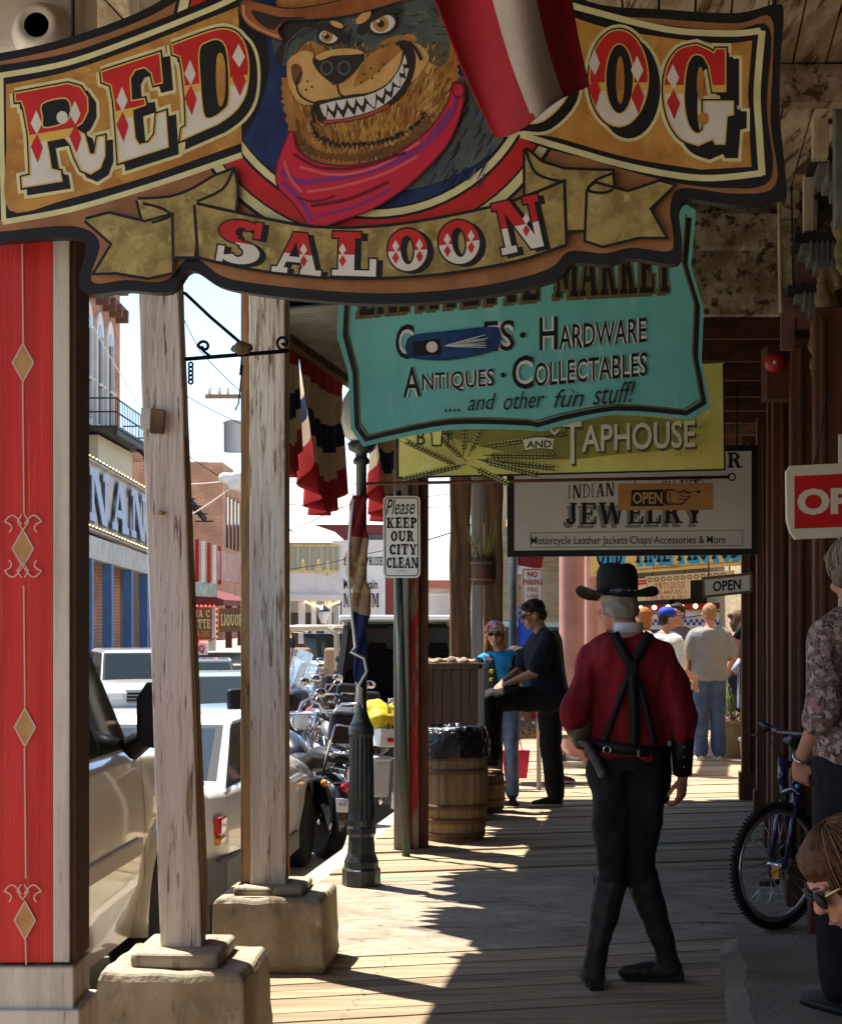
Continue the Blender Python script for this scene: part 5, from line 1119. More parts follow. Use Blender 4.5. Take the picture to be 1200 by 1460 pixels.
q = MB(mat('beige_strip', (.56, .50, .40), .5)); q.box((.934, .18, .84), (.02, 1.5, .085)); lobj('rub_strip', q, t, bevel=.01)
for sy in (1.45, -1.45):
    q = MB(paint('beige_metallic', (.78, .71, .57))); q.tube([(.90, sy+.50*math.cos(a), .385+.50*math.sin(a)) for a in [k/14*PI for k in range(15)]], [(.035, .06)]*15, 8); lobj('wheel_arch', q, t)
# white coupe ahead of it
H2 = (.085, 1); y0 = 13.05; X0 = (426-600)/F*y0
t = car('parked_car', 'small white coupe with grey bumper parked behind the two white posts', placed((X0, y0), H2, 1.22, .72), hd(*H2), ('white_car_paint', (.78, .76, .72)), 3.95, 1.62, .74, .90, 1.29, .96, .30, (-1.72, -.72, .12, .82), wheelx=(-1.18, 1.22), under=True, zl=.2, tum=.76, mirrors=False)
q = MB(mat('white_car_paint')); q.box((0, -1.80, 1.0), (1.2, .22, .03)); q.box((.5, -1.8, .97), (.05, .14, .08)); q.box((-.5, -1.8, .97), (.05, .14, .08)); lobj('spoiler', q, t, bevel=.01)
# far vehicles
def far_car(px, Y, head, name, label, col, **k):
    return car(name, label, Vector(((px-CX)/F*Y, Y, gz((px-CX)/F*Y, Y))), hd(*head), col, **k)
big = dict(L=4.9, Wd=1.9, hood=1.10, belt=1.16, roof=1.82, deck=1.18, wr=.38, gh=(-2.3, -2.05, .45, 1.1), wheelx=(-1.45, 1.5), zl=.36, tum=.86)
far_car(190, 38, (.30, -1), 'parked_suv', 'silver grey big utility facing us beside the blue porch posts', ('silver_paint', (.50, .50, .50)), grille=True, cat='sport utility', **big)
far_car(296, 47, (.12, -1), 'parked_car', 'dark grey blue estate car seen between the two white posts', ('slate_paint', (.10, .13, .17)), L=4.6, Wd=1.8, hood=.95, belt=.98, roof=1.62, deck=1.0, wr=.33, gh=(-2.1, -1.8, .3, 1.0), zl=.25)
far_car(318, 27, (.30, -1), 'parked_car', 'pale blue low car in front of the dark estate car', ('pale_blue_paint', (.32, .46, .52)), L=4.3, Wd=1.7, hood=.80, belt=.85, roof=1.33, deck=.9, wr=.31, gh=(-1.7, -.9, .25, .95))
t = far_car(586, 24.2, (.05, 1), 'parked_suv', 'white utility with raised tailgate and black roof rack behind the motorcycles', ('white_suv_paint', (.72, .72, .71)), opening=True, rack=True, cat='sport utility', **big)
q = MB(mat('white_suv_paint')); q.beam((0, -2.02, 1.80), (0, -2.95, 1.90), 1.5, .06, up=(0, 0, 1)); g_ = lobj('tailgate', q, t, bevel=.02); q = MB(m_glass); q.beam((0, -2.2, 1.775), (0, -2.7, 1.83), 1.2, .03); lobj('pane', q, g_)
q = MB(m_plastic)
for sx in (-1, 1): q.beam((sx*.80, -2.32, 1.1), (sx*.72, -2.05, 1.78), .09, .09); q.tube([(sx*.74, -2.2, 1.3), (sx*.66, -2.6, 1.84)], .014, 6)
q.box((0, -2.1, 1.78), (1.5, .06, .06)); lobj('door_frame', q, t)
for sx in (-.42, .42): q = MB(m_interior); q.box((sx, -.9, 1.15), (.5, .16, .6)); q.box((sx, -.9, 1.46), (.26, .1, .16)); lobj('seat', q, t, bevel=.04)
q = MB(m_interior); q.box((0, -1.2, .62), (1.5, 2.2, .04)); lobj('cargo_floor', q, t)
far_car(735, 26, (.05, 1), 'parked_suv', 'dark green utility half hidden behind the woman in the vest', ('bottle_green_paint', (.03, .05, .05)), cat='sport utility', **big)
# open jeep with roll bars
t = thing('parked_jeep', 'tan open-top jeep with roll bars parked beyond the motorcycles', 'jeep', (P(462, 0, 30).x, 30, gz(P(462, 0, 30).x, 30)), hd(.3, 1)); m_jp = paint('jeep_tan', (.36, .27, .17))
q = MB(m_jp); q.box((0, 0, .75), (1.55, 3.4, .5)); q.box((0, 1.3, 1.0), (1.3, .9, .12)); lobj('body', q, t, bevel=.06)
q = MB(m_jp)
for yy in (-1.2, -.1): q.tube([(-.68, yy, .95), (-.66, yy, 1.7), (-.5, yy, 1.82), (.5, yy, 1.82), (.66, yy, 1.7), (.68, yy, .95)], .05, 8)
for sx in (-.6, .6): q.tube([(sx, -1.2, 1.8), (sx, .7, 1.75)], .045, 8)
lobj('roll_bar', q, t)
q = MB(mat('jeep_seat', (.28, .19, .12), .7))
for sx in (-.38, .38): q = MB(mat('jeep_seat')); q.box((sx, -.35, 1.15), (.5, .16, .62), rx=-.12); q.box((sx, -.1, .95), (.5, .5, .14)); lobj('seat', q, t, bevel=.05)
q = MB(m_glass); q.box((0, .72, 1.45), (1.3, .03, .5), rx=.15); lobj('windscreen', q, t)
for yy in (-1.1, 1.15):
    for sx in (-1, 1): wheel(t, sx*.72, yy, .37, .22, side=sx)
# ------------------------------------------------------------------ motorcycles
m_mblk = paint('motorcycle_black', (.012, .012, .014)); m_leather = mat('black_leather', (.014, .013, .013), .42, (.025, .022, .02), 30, 1, .3)
m_engine = mat('cast_engine', (.22, .22, .22), .35, metal=.8)
def mwheel(t, y, r, w):
    q = MB(m_tyre); q.lathe([(r*.72, -w*.4), (r*.85, -w/2), (r*.96, -w*.38), (r, -w*.12), (r, w*.12), (r*.96, w*.38), (r*.85, w/2), (r*.72, w*.4)], (0, y, r), 36, axis=(1, 0, 0)); o = lobj('wheel', q, t)
    q = MB(m_chrome); q.lathe([(r*.74, -w*.35), (r*.70, -w*.2), (r*.70, w*.2), (r*.74, w*.35), (r*.76, w*.3), (r*.76, -w*.3), (r*.74, -w*.35)], (0, y, r), 36, axis=(1, 0, 0)); q.lathe([(.05, -.07), (.05, .07)], (0, y, r), 12, axis=(1, 0, 0))
    for k in range(20):
        a = 2*PI*k/20; q.tube([(.05*(-1)**k, y, r), (0, y+math.cos(a)*r*.72, r+math.sin(a)*r*.72)], .004, 4)
    q.lathe([(.07, .055), (.13, .055), (.13, .062), (.07, .062)], (0, y, r), 20, axis=(1, 0, 0)); lobj('rim', q, o)
def fender(q, y, r, a0, a1, w, rad):
    rr_ = []
    for k in range(13):
        a = a0+(a1-a0)*k/12; c, s_ = math.cos(a), math.sin(a)
        rr_.append([Vector((x, y+c*(rad+dr), r+s_*(rad+dr))) for x, dr in ((-w, -.05), (-w*.9, .0), (-w*.5, .025), (0, .032), (w*.5, .025), (w*.9, 0), (w, -.05), (w*.85, -.05), (w*.8, -.012), (0, .016), (-w*.8, -.012), (-w*.85, -.05))])
    q.loft(rr_)
def motorcycle(loc, head, label, tank=m_mblk, screen=False, bags='leather', back=True, bundle=False, lean=.10, plate='8542'):
    t = thing('motorcycle', label, 'motorcycle', loc, hd(*head), 'motorcycles parked at the kerb'); t.rotation_euler = (0, -lean, hd(*head))
    mwheel(t, -.78, .315, .15); mwheel(t, .85, .33, .12)
    q = MB(m_mblk)
    q.tube([(0, .58, .92), (0, .1, .80), (0, -.35, .62), (0, -.5, .5)], .03, 8); q.tube([(0, .58, .86), (0, .42, .35), (0, .2, .22), (0, -.45, .24), (0, -.5, .5)], .026, 8)
    for sx in (-.1, .1): q.tube([(sx, -.45, .35), (sx, -.78, .315)], .025, 8); q.tube([(sx*.9, -.45, .66), (sx, -.75, .36)], .02, 8)
    lobj('frame', q, t)
    q = MB(m_chrome)
    for sx in (-.1, .1): q.tube([(sx, .52, 1.0), (sx, .62, .72), (sx, .85, .33)], [.03, .03, .026], 10)
    lobj('fork', q, t)
    q = MB(m_engine); q.box((0, .02, .40), (.26, .42, .24)); q.lathe([(.10, -.17), (.11, 0), (.10, .17)], (0, -.12, .38), 16, axis=(1, 0, 0)); q.lathe([(.09, -.16), (.09, .16)], (0, .17, .36), 16, axis=(1, 0, 0))
    for a, yy in ((.38, .12), (-.38, -.02)):
        for k in range(7): q.lathe([(.085, -.006), (.085, .006)], (0, yy+math.sin(a)*(.10+k*.03), .5+math.cos(a)*(.06+k*.03)), 14, axis=(0, math.sin(a), math.cos(a)), smooth=False)
    lobj('engine', q, t, bevel=.01)
    q = MB(m_chrome)
    for z, e in ((.27, 0), (.36, .06)):
        q.tube([(.16, .24, .55), (.20, .26, .40), (.21, .12, z+.02), (.22, -.2, z), (.22, -.55+e, z), (.22, -1.12+e, z+.02)], [.024, .024, .026, .03, .045, .048], 12)
        q.lathe([(.03, 0), (.03, -.05)], (.22, -1.10+e, z+.02), 12, m_interior, axis=(0, 1, 0))
    lobj('exhaust', q, t)
    q = MB(tank); q.loft([[Vector((w_*math.cos(a), y, z+h_*math.sin(a))) for a in [2*PI*k/14 for k in range(14)]] for y, w_, h_, z in ((.52, .03, .03, .90), (.46, .09, .08, .88), (.3, .14, .125, .86), (.1, .145, .12, .83), (-.08, .10, .08, .78), (-.14, .05, .04, .76))]); lobj('fuel_tank', q, t)
    q = MB(m_leather); q.loft([[Vector((w_*math.cos(a), y, z+h_*math.sin(a))) for a in [2*PI*k/14 for k in range(14)]] for y, w_, h_, z in ((-.10, .07, .04, .76), (-.2, .14, .06, .74), (-.4, .18, .07, .73), (-.52, .15, .07, .77), (-.62, .13, .06, .83), (-.9, .12, .05, .82), (-.98, .07, .03, .80))]); lobj('seat', q, t)
    q = MB(tank); fender(q, -.78, .315, R(20), R(190), .105, .345); lobj('rear_fender', q, t)
    q = MB(tank); fender(q, .85, .33, R(20), R(165), .085, .355); lobj('front_fender', q, t)
    q = MB(m_chrome); q.tube([(-.40, .18, 1.06), (-.30, .30, 1.12), (-.12, .46, 1.10), (-.06, .50, 1.02), (.06, .50, 1.02), (.12, .46, 1.10), (.30, .30, 1.12), (.40, .18, 1.06)], .014, 8)
    hb_ = lobj('handlebar', q, t)
    for sx in (-1, 1): q = MB(m_plastic); q.tube([(sx*.31, .29, 1.12), (sx*.42, .16, 1.05)], .02, 8); lobj('grip', q, hb_)
    q = MB(m_chrome); q.lathe([(.04, -.10), (.08, -.07), (.10, 0), (.105, .03), (.09, .035)], (0, .68, .95), 18, axis=(0, 1, 0)); hl = lobj('headlight', q, t)
    q = MB(m_lens); q.lathe([(.001, .05), (.06, .045), (.092, .03)], (0, .68, .95), 18, axis=(0, 1, 0)); lobj('lens', q, hl)
    for sx in (-1, 1):
        q = MB(m_chrome); q.tube([(sx*.24, .36, 1.12), (sx*.33, .33, 1.28)], .007, 6); q.ball((sx*.34, .32, 1.30), (.065, .02, .04), 12, 7); lobj('mirror', q, t)
        q = MB(m_lamb); q.ball((sx*.16, -1.04, .62), (.03, .035, .03), 10, 6); q.tube([(0, -1.0, .62), (sx*.14, -1.03, .62)], .01, 5, m_chrome); lobj('turn_signal', q, t)
    q = MB(m_lred); q.ball((0, -1.13, .60), (.06, .045, .045), 12, 8); lobj('tail_light', q, t)
    q = MB(m_sw); q.box((0, -1.155, .46), (.19, .008, .11), rx=-.25); pm = lobj('licence_plate', q, t, bevel=.004)
    class LP:
        def __call__(s, x, y, o=0): return Vector((x, -1.160-o-(y*math.sin(.25)), .46+y*math.cos(.25)))
    A2 = Art(LP(), .0005); text(A2, plate, -.075, .02, .075, -.03, mat('plate_blue', (.03, .05, .2), .5)); text(A2, 'NEVADA', -.045, .045, .045, .028, mat('plate_blue')); lobj('plate_lettering', A2.take(), pm, norm=False)
    if back:
        q = MB(m_chrome)
        for sx in (-.1, .1): q.tube([(sx, -.85, .66), (sx*1.05, -.98, .95), (sx*.9, -1.02, 1.08)], .012, 8)
        q.tube([(-.09, -1.02, 1.08), (.09, -1.02, 1.08)], .012, 8); q.tube([(-.1, -.95, .87), (-.1, -1.22, .87), (.1, -1.22, .87), (.1, -.95, .87)], .01, 6)
        for k in range(3): q.tube([(-.1, -1.02-k*.07, .87), (.1, -1.02-k*.07, .87)], .008, 6)
        lobj('sissy_bar', q, t)
        q = MB(m_leather); q.box((0, -.97, 1.06), (.25, .09, .26), rx=.12); lobj('backrest', q, t, bevel=.04, seg=3)
    if bags:
        mm = m_leather if bags == 'leather' else tank
        for sx in (-1, 1):
            q = MB(mm); q.box((sx*.24, -.88, .52), (.17, .52, .32)); q.box((sx*.245, -.88, .69), (.185, .54, .06)); o = lobj('saddlebag', q, t, bevel=.035, seg=3)
            q = MB(m_chrome)
            for yy in (-1.02, -.75): q.box((sx*.333, yy, .57), (.012, .03, .06))
            lobj('buckle', q, o)
    if screen:
        q = MB(m_mblk); q.loft([[Vector((w_*math.cos(a), y, z+h_*math.sin(a))) for a in [2*PI*k/20 for k in range(20)]] for y, w_, h_, z in ((.44, .20, .12, .99), (.5, .36, .17, .98), (.6, .33, .19, .96), (.70, .24, .16, .95), (.76, .12, .11, .95))]); lobj('fairing', q, t)
        q = MB(mat('bike_screen', (.55, .6, .6), .05, trans=.75, alpha=.55)); q.grid(lambda u, v: Vector(((u-.5)*.5*(1-.25*v), .60-.22*v-.25*(abs(u-.5)*2)**2*.5, 1.02+.42*v-.06*(abs(u-.5)*2)**2)), 10, 6); lobj('windscreen', q, t, norm=False)
    if bundle:
        q = MB(mat('yellow_bag', (.62, .48, .02), .5, (.5, .36, .01), 9, 1, .3))
        r2 = random.Random(5)
        for k in range(16): q.ball((r2.uniform(-.26, .26), -.95+r2.uniform(-.16, .16), 1.0+r2.uniform(0, .13)), (r2.uniform(.08, .14), r2.uniform(.08, .12), r2.uniform(.06, .1)), 10, 7)
        q = remesh(q, .022, 2, q.mats[0], .015, 12); o = lobj('luggage_bundle', q, t)
        q = MB(m_plastic)
        for k in range(5): x = -.24+k*.12; q.tube([(x, -1.2, .95), (x+.05, -1.08, 1.16), (x+.08, -.9, 1.18), (x+.1, -.74, .95)], .007, 5)
        q.tube([(-.35, -.95, .98), (-.1, -.98, 1.20), (.15, -.95, 1.19), (.36, -.92, .98)], .007, 5); lobj('bungee_net', q, o)
        q = MB(mat('pannier_white', (.62, .6, .56), .3, coat=.6)); q.box((0, -.98, .88), (.62, .44, .16)); q.box((0, -1.205, .86), (.5, .02, .04), m=m_lred); lobj('top_case', q, t, bevel=.03)
    return t
def mloc(px, py_, Y, head, rear=.78):       # put the rear wheel's contact under a photo column
    d = Vector((head[0], head[1], 0)).normalized(); return Vector(((px-CX)/F*Y, Y, Z0))+d*rear
hh = (-.50, 1)
motorcycle(mloc(462, 0, 13.5, hh), hh, 'black cruiser motorcycle with backrest and licence plate nearest the lamp post', lean=-.08, bags=None)
motorcycle(mloc(548, 0, 14.9, (-.55, 1)), (-.55, 1), 'touring motorcycle carrying a yellow bundle under a net', tank=paint('silver_tank', (.4, .4, .42)), bags='hard', bundle=True, lean=-.06, back=False, plate='3371')
motorcycle(mloc(500, 0, 16.8, (-.6, 1)), (-.6, 1), 'motorcycle with red tank and clear windscreen, third along the kerb', tank=paint('red_tank', (.4, .015, .02)), screen=True, lean=-.08, plate='1907')
motorcycle(mloc(472, 0, 18.6, (-.62, 1)), (-.62, 1), 'dark blue motorcycle with windscreen, beyond the red tanked one', tank=paint('blue_tank', (.02, .05, .16)), screen=True, lean=-.08, plate='6620')
motorcycle(mloc(452, 0, 20.8, (-.62, 1)), (-.62, 1), 'black motorcycle with fairing, fifth along the kerb behind the blue one', screen=True, lean=-.08, plate='2295')
motorcycle(mloc(470, 0, 23.0, (-.62, 1)), (-.62, 1), 'farthest motorcycle in the row, black with tall windscreen', screen=True, lean=-.08, plate='7083')
motorcycle(mloc(360, 0, 17.2, (.5, -1)), (.5, -1), 'chrome motorcycle facing us between the two white posts', tank=m_mblk, screen=False, lean=-.08, plate='4418')
# ------------------------------------------------------------------ bicycle on the right
hub = Vector(((1108-600)/F*8.8, 8.8, .0)); bd = Vector((-.34, -.94, 0)).normalized()
t = thing('bicycle', 'dark blue bicycle with knobbly tyres parked by the wall', 'bicycle', hub - bd*.55, hd(bd.x, bd.y))
m_bblue = paint('bicycle_blue', (.010, .009, .062))
def bwheel(y, r, steer=0.0):
    M = Matrix.Translation((0, y, 0)) @ Matrix.Rotation(steer, 4, 'Z') @ Matrix.Translation((0, -y, 0))
    q = MB(m_tyre); q.tube([(0, y+math.cos(a)*(r-.024), r+math.sin(a)*(r-.024)) for a in [2*PI*k/48 for k in range(49)]], .0185, 10, cap=False)
    for k in range(90):
        a = 2*PI*k/90
        for sx in (-.011, .011): q.box((sx, y+math.cos(a+sx*2)*(r-.004), r+math.sin(a+sx*2)*(r-.004)), (.011, .008, .009), rx=a)
    q.xform(M); o = lobj('wheel', q, t)
    q = MB(mat('bike_rim', (.62, .62, .60), .3, metal=.9)); q.tube([(0, y+math.cos(a)*(r-.056), r+math.sin(a)*(r-.056)) for a in [2*PI*k/48 for k in range(49)]], [(.012, .014)]*49, 8, cap=False); q.xform(M); lobj('rim', q, o)
    q = MB(m_chrome); q.lathe([(.016, -.05), (.03, -.045), (.014, -.03), (.014, .03), (.03, .045), (.016, .05)], (0, y, r), 12, axis=(1, 0, 0))
    for k in range(28):
        a = 2*PI*k/28; b_ = a+(.5 if k % 4 < 2 else -.5); sx = .042*(-1)**k
        q.tube([(sx, y+math.cos(b_)*.026, r+math.sin(b_)*.026), (0, y+math.cos(a)*(r-.06), r+math.sin(a)*(r-.06))], .0016, 4)
    q.xform(M); lobj('spokes', q, o); return M
ST = -.62
M = bwheel(.55, .335, ST); bwheel(-.50, .335)
q = MB(m_orange := mat('orange_reflector', (.6, .2, .02), .3)); q.box((0, .56, .30), (.05, .012, .07)); q.xform(M); lobj('reflector', q, t)
q = MB(m_bblue)
for sx in (-.055, .055): q.tube([(sx, .55, .335), (sx, .50, .55), (sx*.9, .44, .70)], [.012, .015, .018], 8)
q.tube([(-.06, .44, .70), (0, .43, .73), (.06, .44, .70)], .018, 8); q.tube([(0, .43, .72), (0, .38, .90)], .018, 8); q.xform(M); lobj('fork', q, t)
q = MB(m_bblue); q.tube([(0, .395, .74), (0, .355, .88)], .024, 10); q.tube([(0, .385, .80), (0, -.02, .30)], .02, 10); q.tube([(0, .36, .86), (0, -.18, .78)], .017, 10); q.tube([(0, -.02, .30), (0, -.2, .84)], .017, 10)
for sx in (-.05, .05): q.tube([(sx*.4, -.19, .76), (sx, -.50, .335)], .010, 8); q.tube([(sx*.5, -.02, .30), (sx, -.50, .335)], .011, 8)
lobj('frame', q, t)
q = MB(m_leather); q.loft([[Vector((w_*math.cos(a), y, .93+h_*math.sin(a))) for a in [2*PI*k/12 for k in range(12)]] for y, w_, h_ in ((-.02, .02, .02), (-.12, .03, .025), (-.22, .08, .03), (-.3, .075, .03), (-.33, .03, .02))]); q.tube([(0, -.2, .84), (0, -.215, .92)], .013, 8, m_chrome); lobj('saddle', q, t)
q = MB(mat('grey_bar', (.10, .10, .105), .4, metal=.5)); q.tube([(0, .36, .90), (0, .35, 1.0), (0, .42, 1.02)], .014, 8, m_chrome); q.tube([(-.30, .36, 1.05), (-.12, .41, 1.02), (0, .42, 1.02), (.12, .41, 1.02), (.30, .36, 1.05)], .0125, 8); q.xform(M); hbo = lobj('handlebar', q, t)
for sx in (-1, 1): q = MB(m_plastic); q.tube([(sx*.20, .39, 1.035), (sx*.31, .355, 1.055)], .017, 8); q.tube([(sx*.19, .40, 1.03), (sx*.24, .45, 1.0), (sx*.29, .44, .99)], .006, 6); q.xform(M); lobj('grip', q, hbo)
q = MB(m_plastic); q.lathe([(.085, .05), (.09, .052), (.09, .058), (.085, .06)], (0, -.02, .30), 24, axis=(1, 0, 0))
for sx, s_ in ((-1, 1), (1, -1)): q.tube([(sx*.07, -.02, .30), (sx*.085, -.02+.05*s_, .30+.16*s_)], .011, 8); q.box((sx*.135, -.02+.05*s_, .30+.16*s_), (.09, .09, .025))
lobj('crank', q, t)
q = MB(m_wire)
for sx in (-.12, .12): q.tube([(sx, .42, 1.03), (sx*.8, .52, 1.0), (sx*.3, .48, .9), (0, .36, .82)], .003, 5)
q.xform(M); lobj('brake_cable', q, t)
q = MB(m_tyre); q.box((0, .50, .69), (.05, .03, .03)); q.xform(M); lobj('brake', q, t)
# ================================================================== street furniture
# ornate lamp post with a wind-wrapped banner
Yl = 10.2; c = P(515, 0, Yl); B = Vector((c.x, Yl, 0)); sl_ = F/Yl
t = thing('street_lamp', 'dark fluted street lamp post wrapped in a twisted banner', 'street lamp', tuple(B))
q = MB(m_iron); k8 = lambda pr: q.lathe(pr, B, 8, smooth=False)
k8([(.118, 0), (.118, .10), (.105, .115), (.105, .15), (.085, .20), (.078, .30), (.09, .32), (.09, .35), (.078, .37)]); obj('base', q, t, bevel=.006)
q = MB(m_iron); rings = []
for h, r in ((.36, .078), (.40, .082), (.44, .080), (.9, .072), (.92, .078), (.95, .078), (.97, .072)):
    rings.append([B+Vector((r*(1-.10*(k % 2)*(1 if .4 < h < .91 else 0))*math.cos(2*PI*k/32), r*(1-.10*(k % 2)*(1 if .4 < h < .91 else 0))*math.sin(2*PI*k/32), h)) for k in range(32)])
q.loft(rings, smooth=False); obj('fluted_shaft', q, t)
q = MB(m_iron); q.lathe([(.075, .96), (.055, 1.0), (.034, 1.06), (.032, 2.55), (.05, 2.56), (.05, 2.58), (.036, 2.6), (.036, 2.62), (.075, 2.64), (.085, 2.68), (.06, 2.70)], B, 16); obj('pole', q, t)
q = MB(mat('opal_globe', (.62, .60, .54), .3)); q.lathe([(.06, 2.69), (.10, 2.72), (.125, 2.82), (.11, 2.95), (.06, 3.03), (.001, 3.05)], B, 20); obj('globe', q, t)
def banner(Bp, z0, z1, w, lean, bands, nm='banner'):
    q = MB(); n = 60
    ms = [mat(*b_[1]) for b_ in bands]
    def pt(u, v):
        tw = .5+1.4*math.sin(v*2.4+.3)*.8; a = -PI/2+(u-.5)*(1.6)*tw*(1.2-.8*v)
        r = .026+.014*math.sin(v*7+u*4)+.012*math.sin(v*23+u*9)+.006*math.sin(v*51+u*17)
        return Bp+Vector((lean*math.sin(v*PI)*.6+math.cos(a)*(r+.02)*(1+.6*abs(u-.5)), math.sin(a)*r-.01, z1+(z0-z1)*(v+.05*(u-.3)*v)))
    V = [[pt(i/9, j/n) for i in range(10)] for j in range(n+1)]
    for j in range(n):
        f = (j+.5)/n; k = [i for i, b_ in enumerate(bands) if f <= b_[0]][0]
        for i in range(9): q.add([V[j][i], V[j][i+1], V[j+1][i+1], V[j+1][i]], [(0, 1, 2, 3)], ms[k], True)
    return q
bands = [(.2, ('banner_red', (.20, .014, .018), .8, (.12, .01, .014), 9)), (.26, ('banner_cream', (.34, .25, .15), .8, (.22, .13, .07), 9)), (.40, ('banner_umber', (.20, .10, .05), .7, (.42, .3, .16), 22)), (.44, ('banner_cream',)), (.47, ('banner_umber',)), (.56, ('banner_cream',)), (.92, ('banner_navy', (.014, .02, .075), .8)), (1, ('banner_white', (.5, .5, .5), .7))]
q = banner(B+Vector((0, -.03, 0)), 1.12, 2.36, .3, -.03, bands); o = weld(obj('banner', q, t, norm=False)); o.modifiers.new('s', 'SOLIDIFY').thickness = .004
q = MB(mat('banner_hem', (.55, .53, .5), .7)); q.tube([B+Vector((-.045-.03*math.sin(v*5), -.08, 2.34-1.25*v)) for v in [k/14 for k in range(11)]]+[B+Vector((x, -.085, z)) for x, z in ((-.06, 1.42), (.02, 1.38), (.035, 1.30), (-.01, 1.22), (-.02, 1.1))], .010, 6); obj('banner_hem', q, t)
A = Art(Plane(515, 860, Yl-.125, 0)); text(A, 'AIR FORCE', 503, 865, 523, 871, mat('banner_cream'), 0, .02); obj('banner_lettering', A.take(), t, norm=False)
# second banner pole by the parking plate
Yb = 17.5; Bb = Vector((P(731, 0, Yb).x, Yb, 0)); t = thing('banner_pole', 'thin dark pole with red, cream and blue banner beside the parking plate', 'banner pole', tuple(Bb))
q = MB(m_iron); q.lathe([(.05, -.3), (.045, 1.0), (.04, 2.9)], Bb, 12); obj('pole', q, t)
q = MB(); n = 40
def bpt(u, v): return Bb+Vector((.05+.30*u*(1-.25*math.sin(v*3)), -.03+.03*math.sin(v*9+u*5), 2.45-1.15*v-.04*u))
cols = [(.28, mat('banner_red')), (.34, mat('banner_white')), (.62, mat('banner_flesh', (.45, .27, .17), .7, (.2, .1, .06), 9)), (.66, mat('banner_cream')), (1.01, mat('banner_blue', (.02, .07, .42), .6))]
for j in range(n):
    m_ = [c_ for f, c_ in cols if (j+.5)/n <= f][0]
    for i in range(8): q.add([bpt(i/8, j/n), bpt((i+1)/8, j/n), bpt((i+1)/8, (j+1)/n), bpt(i/8, (j+1)/n)], [(0, 1, 2, 3)], m_, True)
o = weld(obj('banner', q, t, norm=False)); o.modifiers.new('s', 'SOLIDIFY').thickness = .004
A = Art(Plane(742, 890, Yb-.07, 0)); mw = mat('banner_white'); text(A, 'WE PROUDLY', 738, 868, 751, 872, mw); text(A, 'SALUTE', 739, 876, 750, 880, mw); obj('banner_lettering', A.take(), t, norm=False)
# whisky-barrel litter bin
m_stave = layered('oak_staves', (.30, .215, .12), [((.21, .145, .075), 4, .42, .62, (5, 5, .25)), ((.42, .33, .21), 6, .55, .7, (6, 6, .3)), ((.10, .065, .035), 11, .62, .7, (6, 6, .2))], .8, .5, 26, (4, 4, .3))
m_hoop = layered('rusty_hoop', (.12, .085, .065), [((.19, .085, .04), 5, .42, .6, (1, 1, 1))], .65, .3, 30)
def barrel_parts(t, c, r, h, nst=22, hoops=(.06, .2, .33, .67, .8, .94)):
    prof = lambda f: r*(.86+.14*math.sin(PI*f)**.8)
    q = MB(m_stave); rings = []
    for k in range(13):
        f = k/12; ring = []
        for j in range(nst*3):
            a = 2*PI*j/(nst*3); d = .006 if j % 3 == 0 else 0
            ring.append(c+Vector(((prof(f)-d)*math.cos(a), (prof(f)-d)*math.sin(a), h*f)))
        rings.append(ring)
    q.loft(rings, smooth=False); obj('staves', q, t, norm=True)
    for f in hoops:
        q = MB(m_hoop); w = .036*h/.7; q.lathe([(prof(f-.02)+.001, h*f-w/2), (prof(f-.02)+.006, h*f-w/2), (prof(f+.02)+.006, h*f+w/2), (prof(f+.02)+.001, h*f+w/2)], c, 40); obj('hoop', q, t)
c = Vector((P(646, 0, 12.3).x, 12.3, 0)); t = thing('litter_barrel', 'old oak barrel with rusty hoops lined with a black bin bag', 'barrel', tuple(c)); barrel_parts(t, c, .255, .76)
q = MB(mat('bin_bag', (.008, .008, .009), .22, (.015, .015, .016), 18, 1, .8, 30)); rings = []
for z, r in ((.60, .262), (.66, .268), (.72, .262), (.77, .25), (.82, .235), (.83, .21), (.74, .2)):
    rings.append([c+Vector(((r+.012*noise.noise(Vector((a*3, z*14, 1)))+.008*math.sin(a*17+z*40))*math.cos(a), (r+.012*noise.noise(Vector((a*3, z*14, 1)))+.008*math.sin(a*17+z*40))*math.sin(a), z+.02*noise.noise(Vector((a*2, z, 4))))) for a in [2*PI*k/60 for k in range(60)]])
q.loft(rings, cap=False); obj('bin_bag', q, t, norm=False)
# brown timber planter box topped with stones
Yc = 13.3; a = P(604, 0, Yc); b = P(684, 0, Yc); t = thing('planter_box', 'tall brown panelled box topped with stones behind the barrel', 'planter box', ((a.x+b.x)/2, Yc+.3, 0))
m_pbox = layered('brown_panel', (.105, .065, .045), [((.07, .042, .03), 4, .42, .62, (4, 4, .3)), ((.17, .11, .075), 9, .62, .72, (3, 3, .4))], .75, .3, 25)
q = MB(m_pbox); n = 6; w = (b.x-a.x)/n
for k in range(n): q.box((a.x+w*(k+.5), Yc+.3, .6), (w-.006, .56, 1.2))
q.box(((a.x+b.x)/2, Yc+.3, .6), (b.x-a.x-.02, .54, 1.18)); obj('panel', q, t, bevel=.004)
q = MB(m_pbox); q.box(((a.x+b.x)/2, Yc+.3, 1.225), (b.x-a.x+.05, .62, .05)); obj('rim', q, t, bevel=.008)
for x in (a.x-.01, b.x+.012): q = MB(m_greywood if x > a.x else m_pbox); q.box((x, Yc+.02, .62), (.05, .06, 1.26)); obj('corner_post', q, t, bevel=.006)
q = MB(mat('planter_stone', (.36, .28, .2), .9, (.25, .18, .12), 5, 1, .5, 20)); r2 = random.Random(9)
for k in range(9): q.ball((a.x+(b.x-a.x)*(k+.5)/9, Yc+r2.uniform(.1, .4), 1.255), (r2.uniform(.04, .07), r2.uniform(.05, .08), r2.uniform(.025, .045)), 9, 6)
q = remesh(q, .015, 1, q.mats[0], .012, 14); obj('stones', q, t)
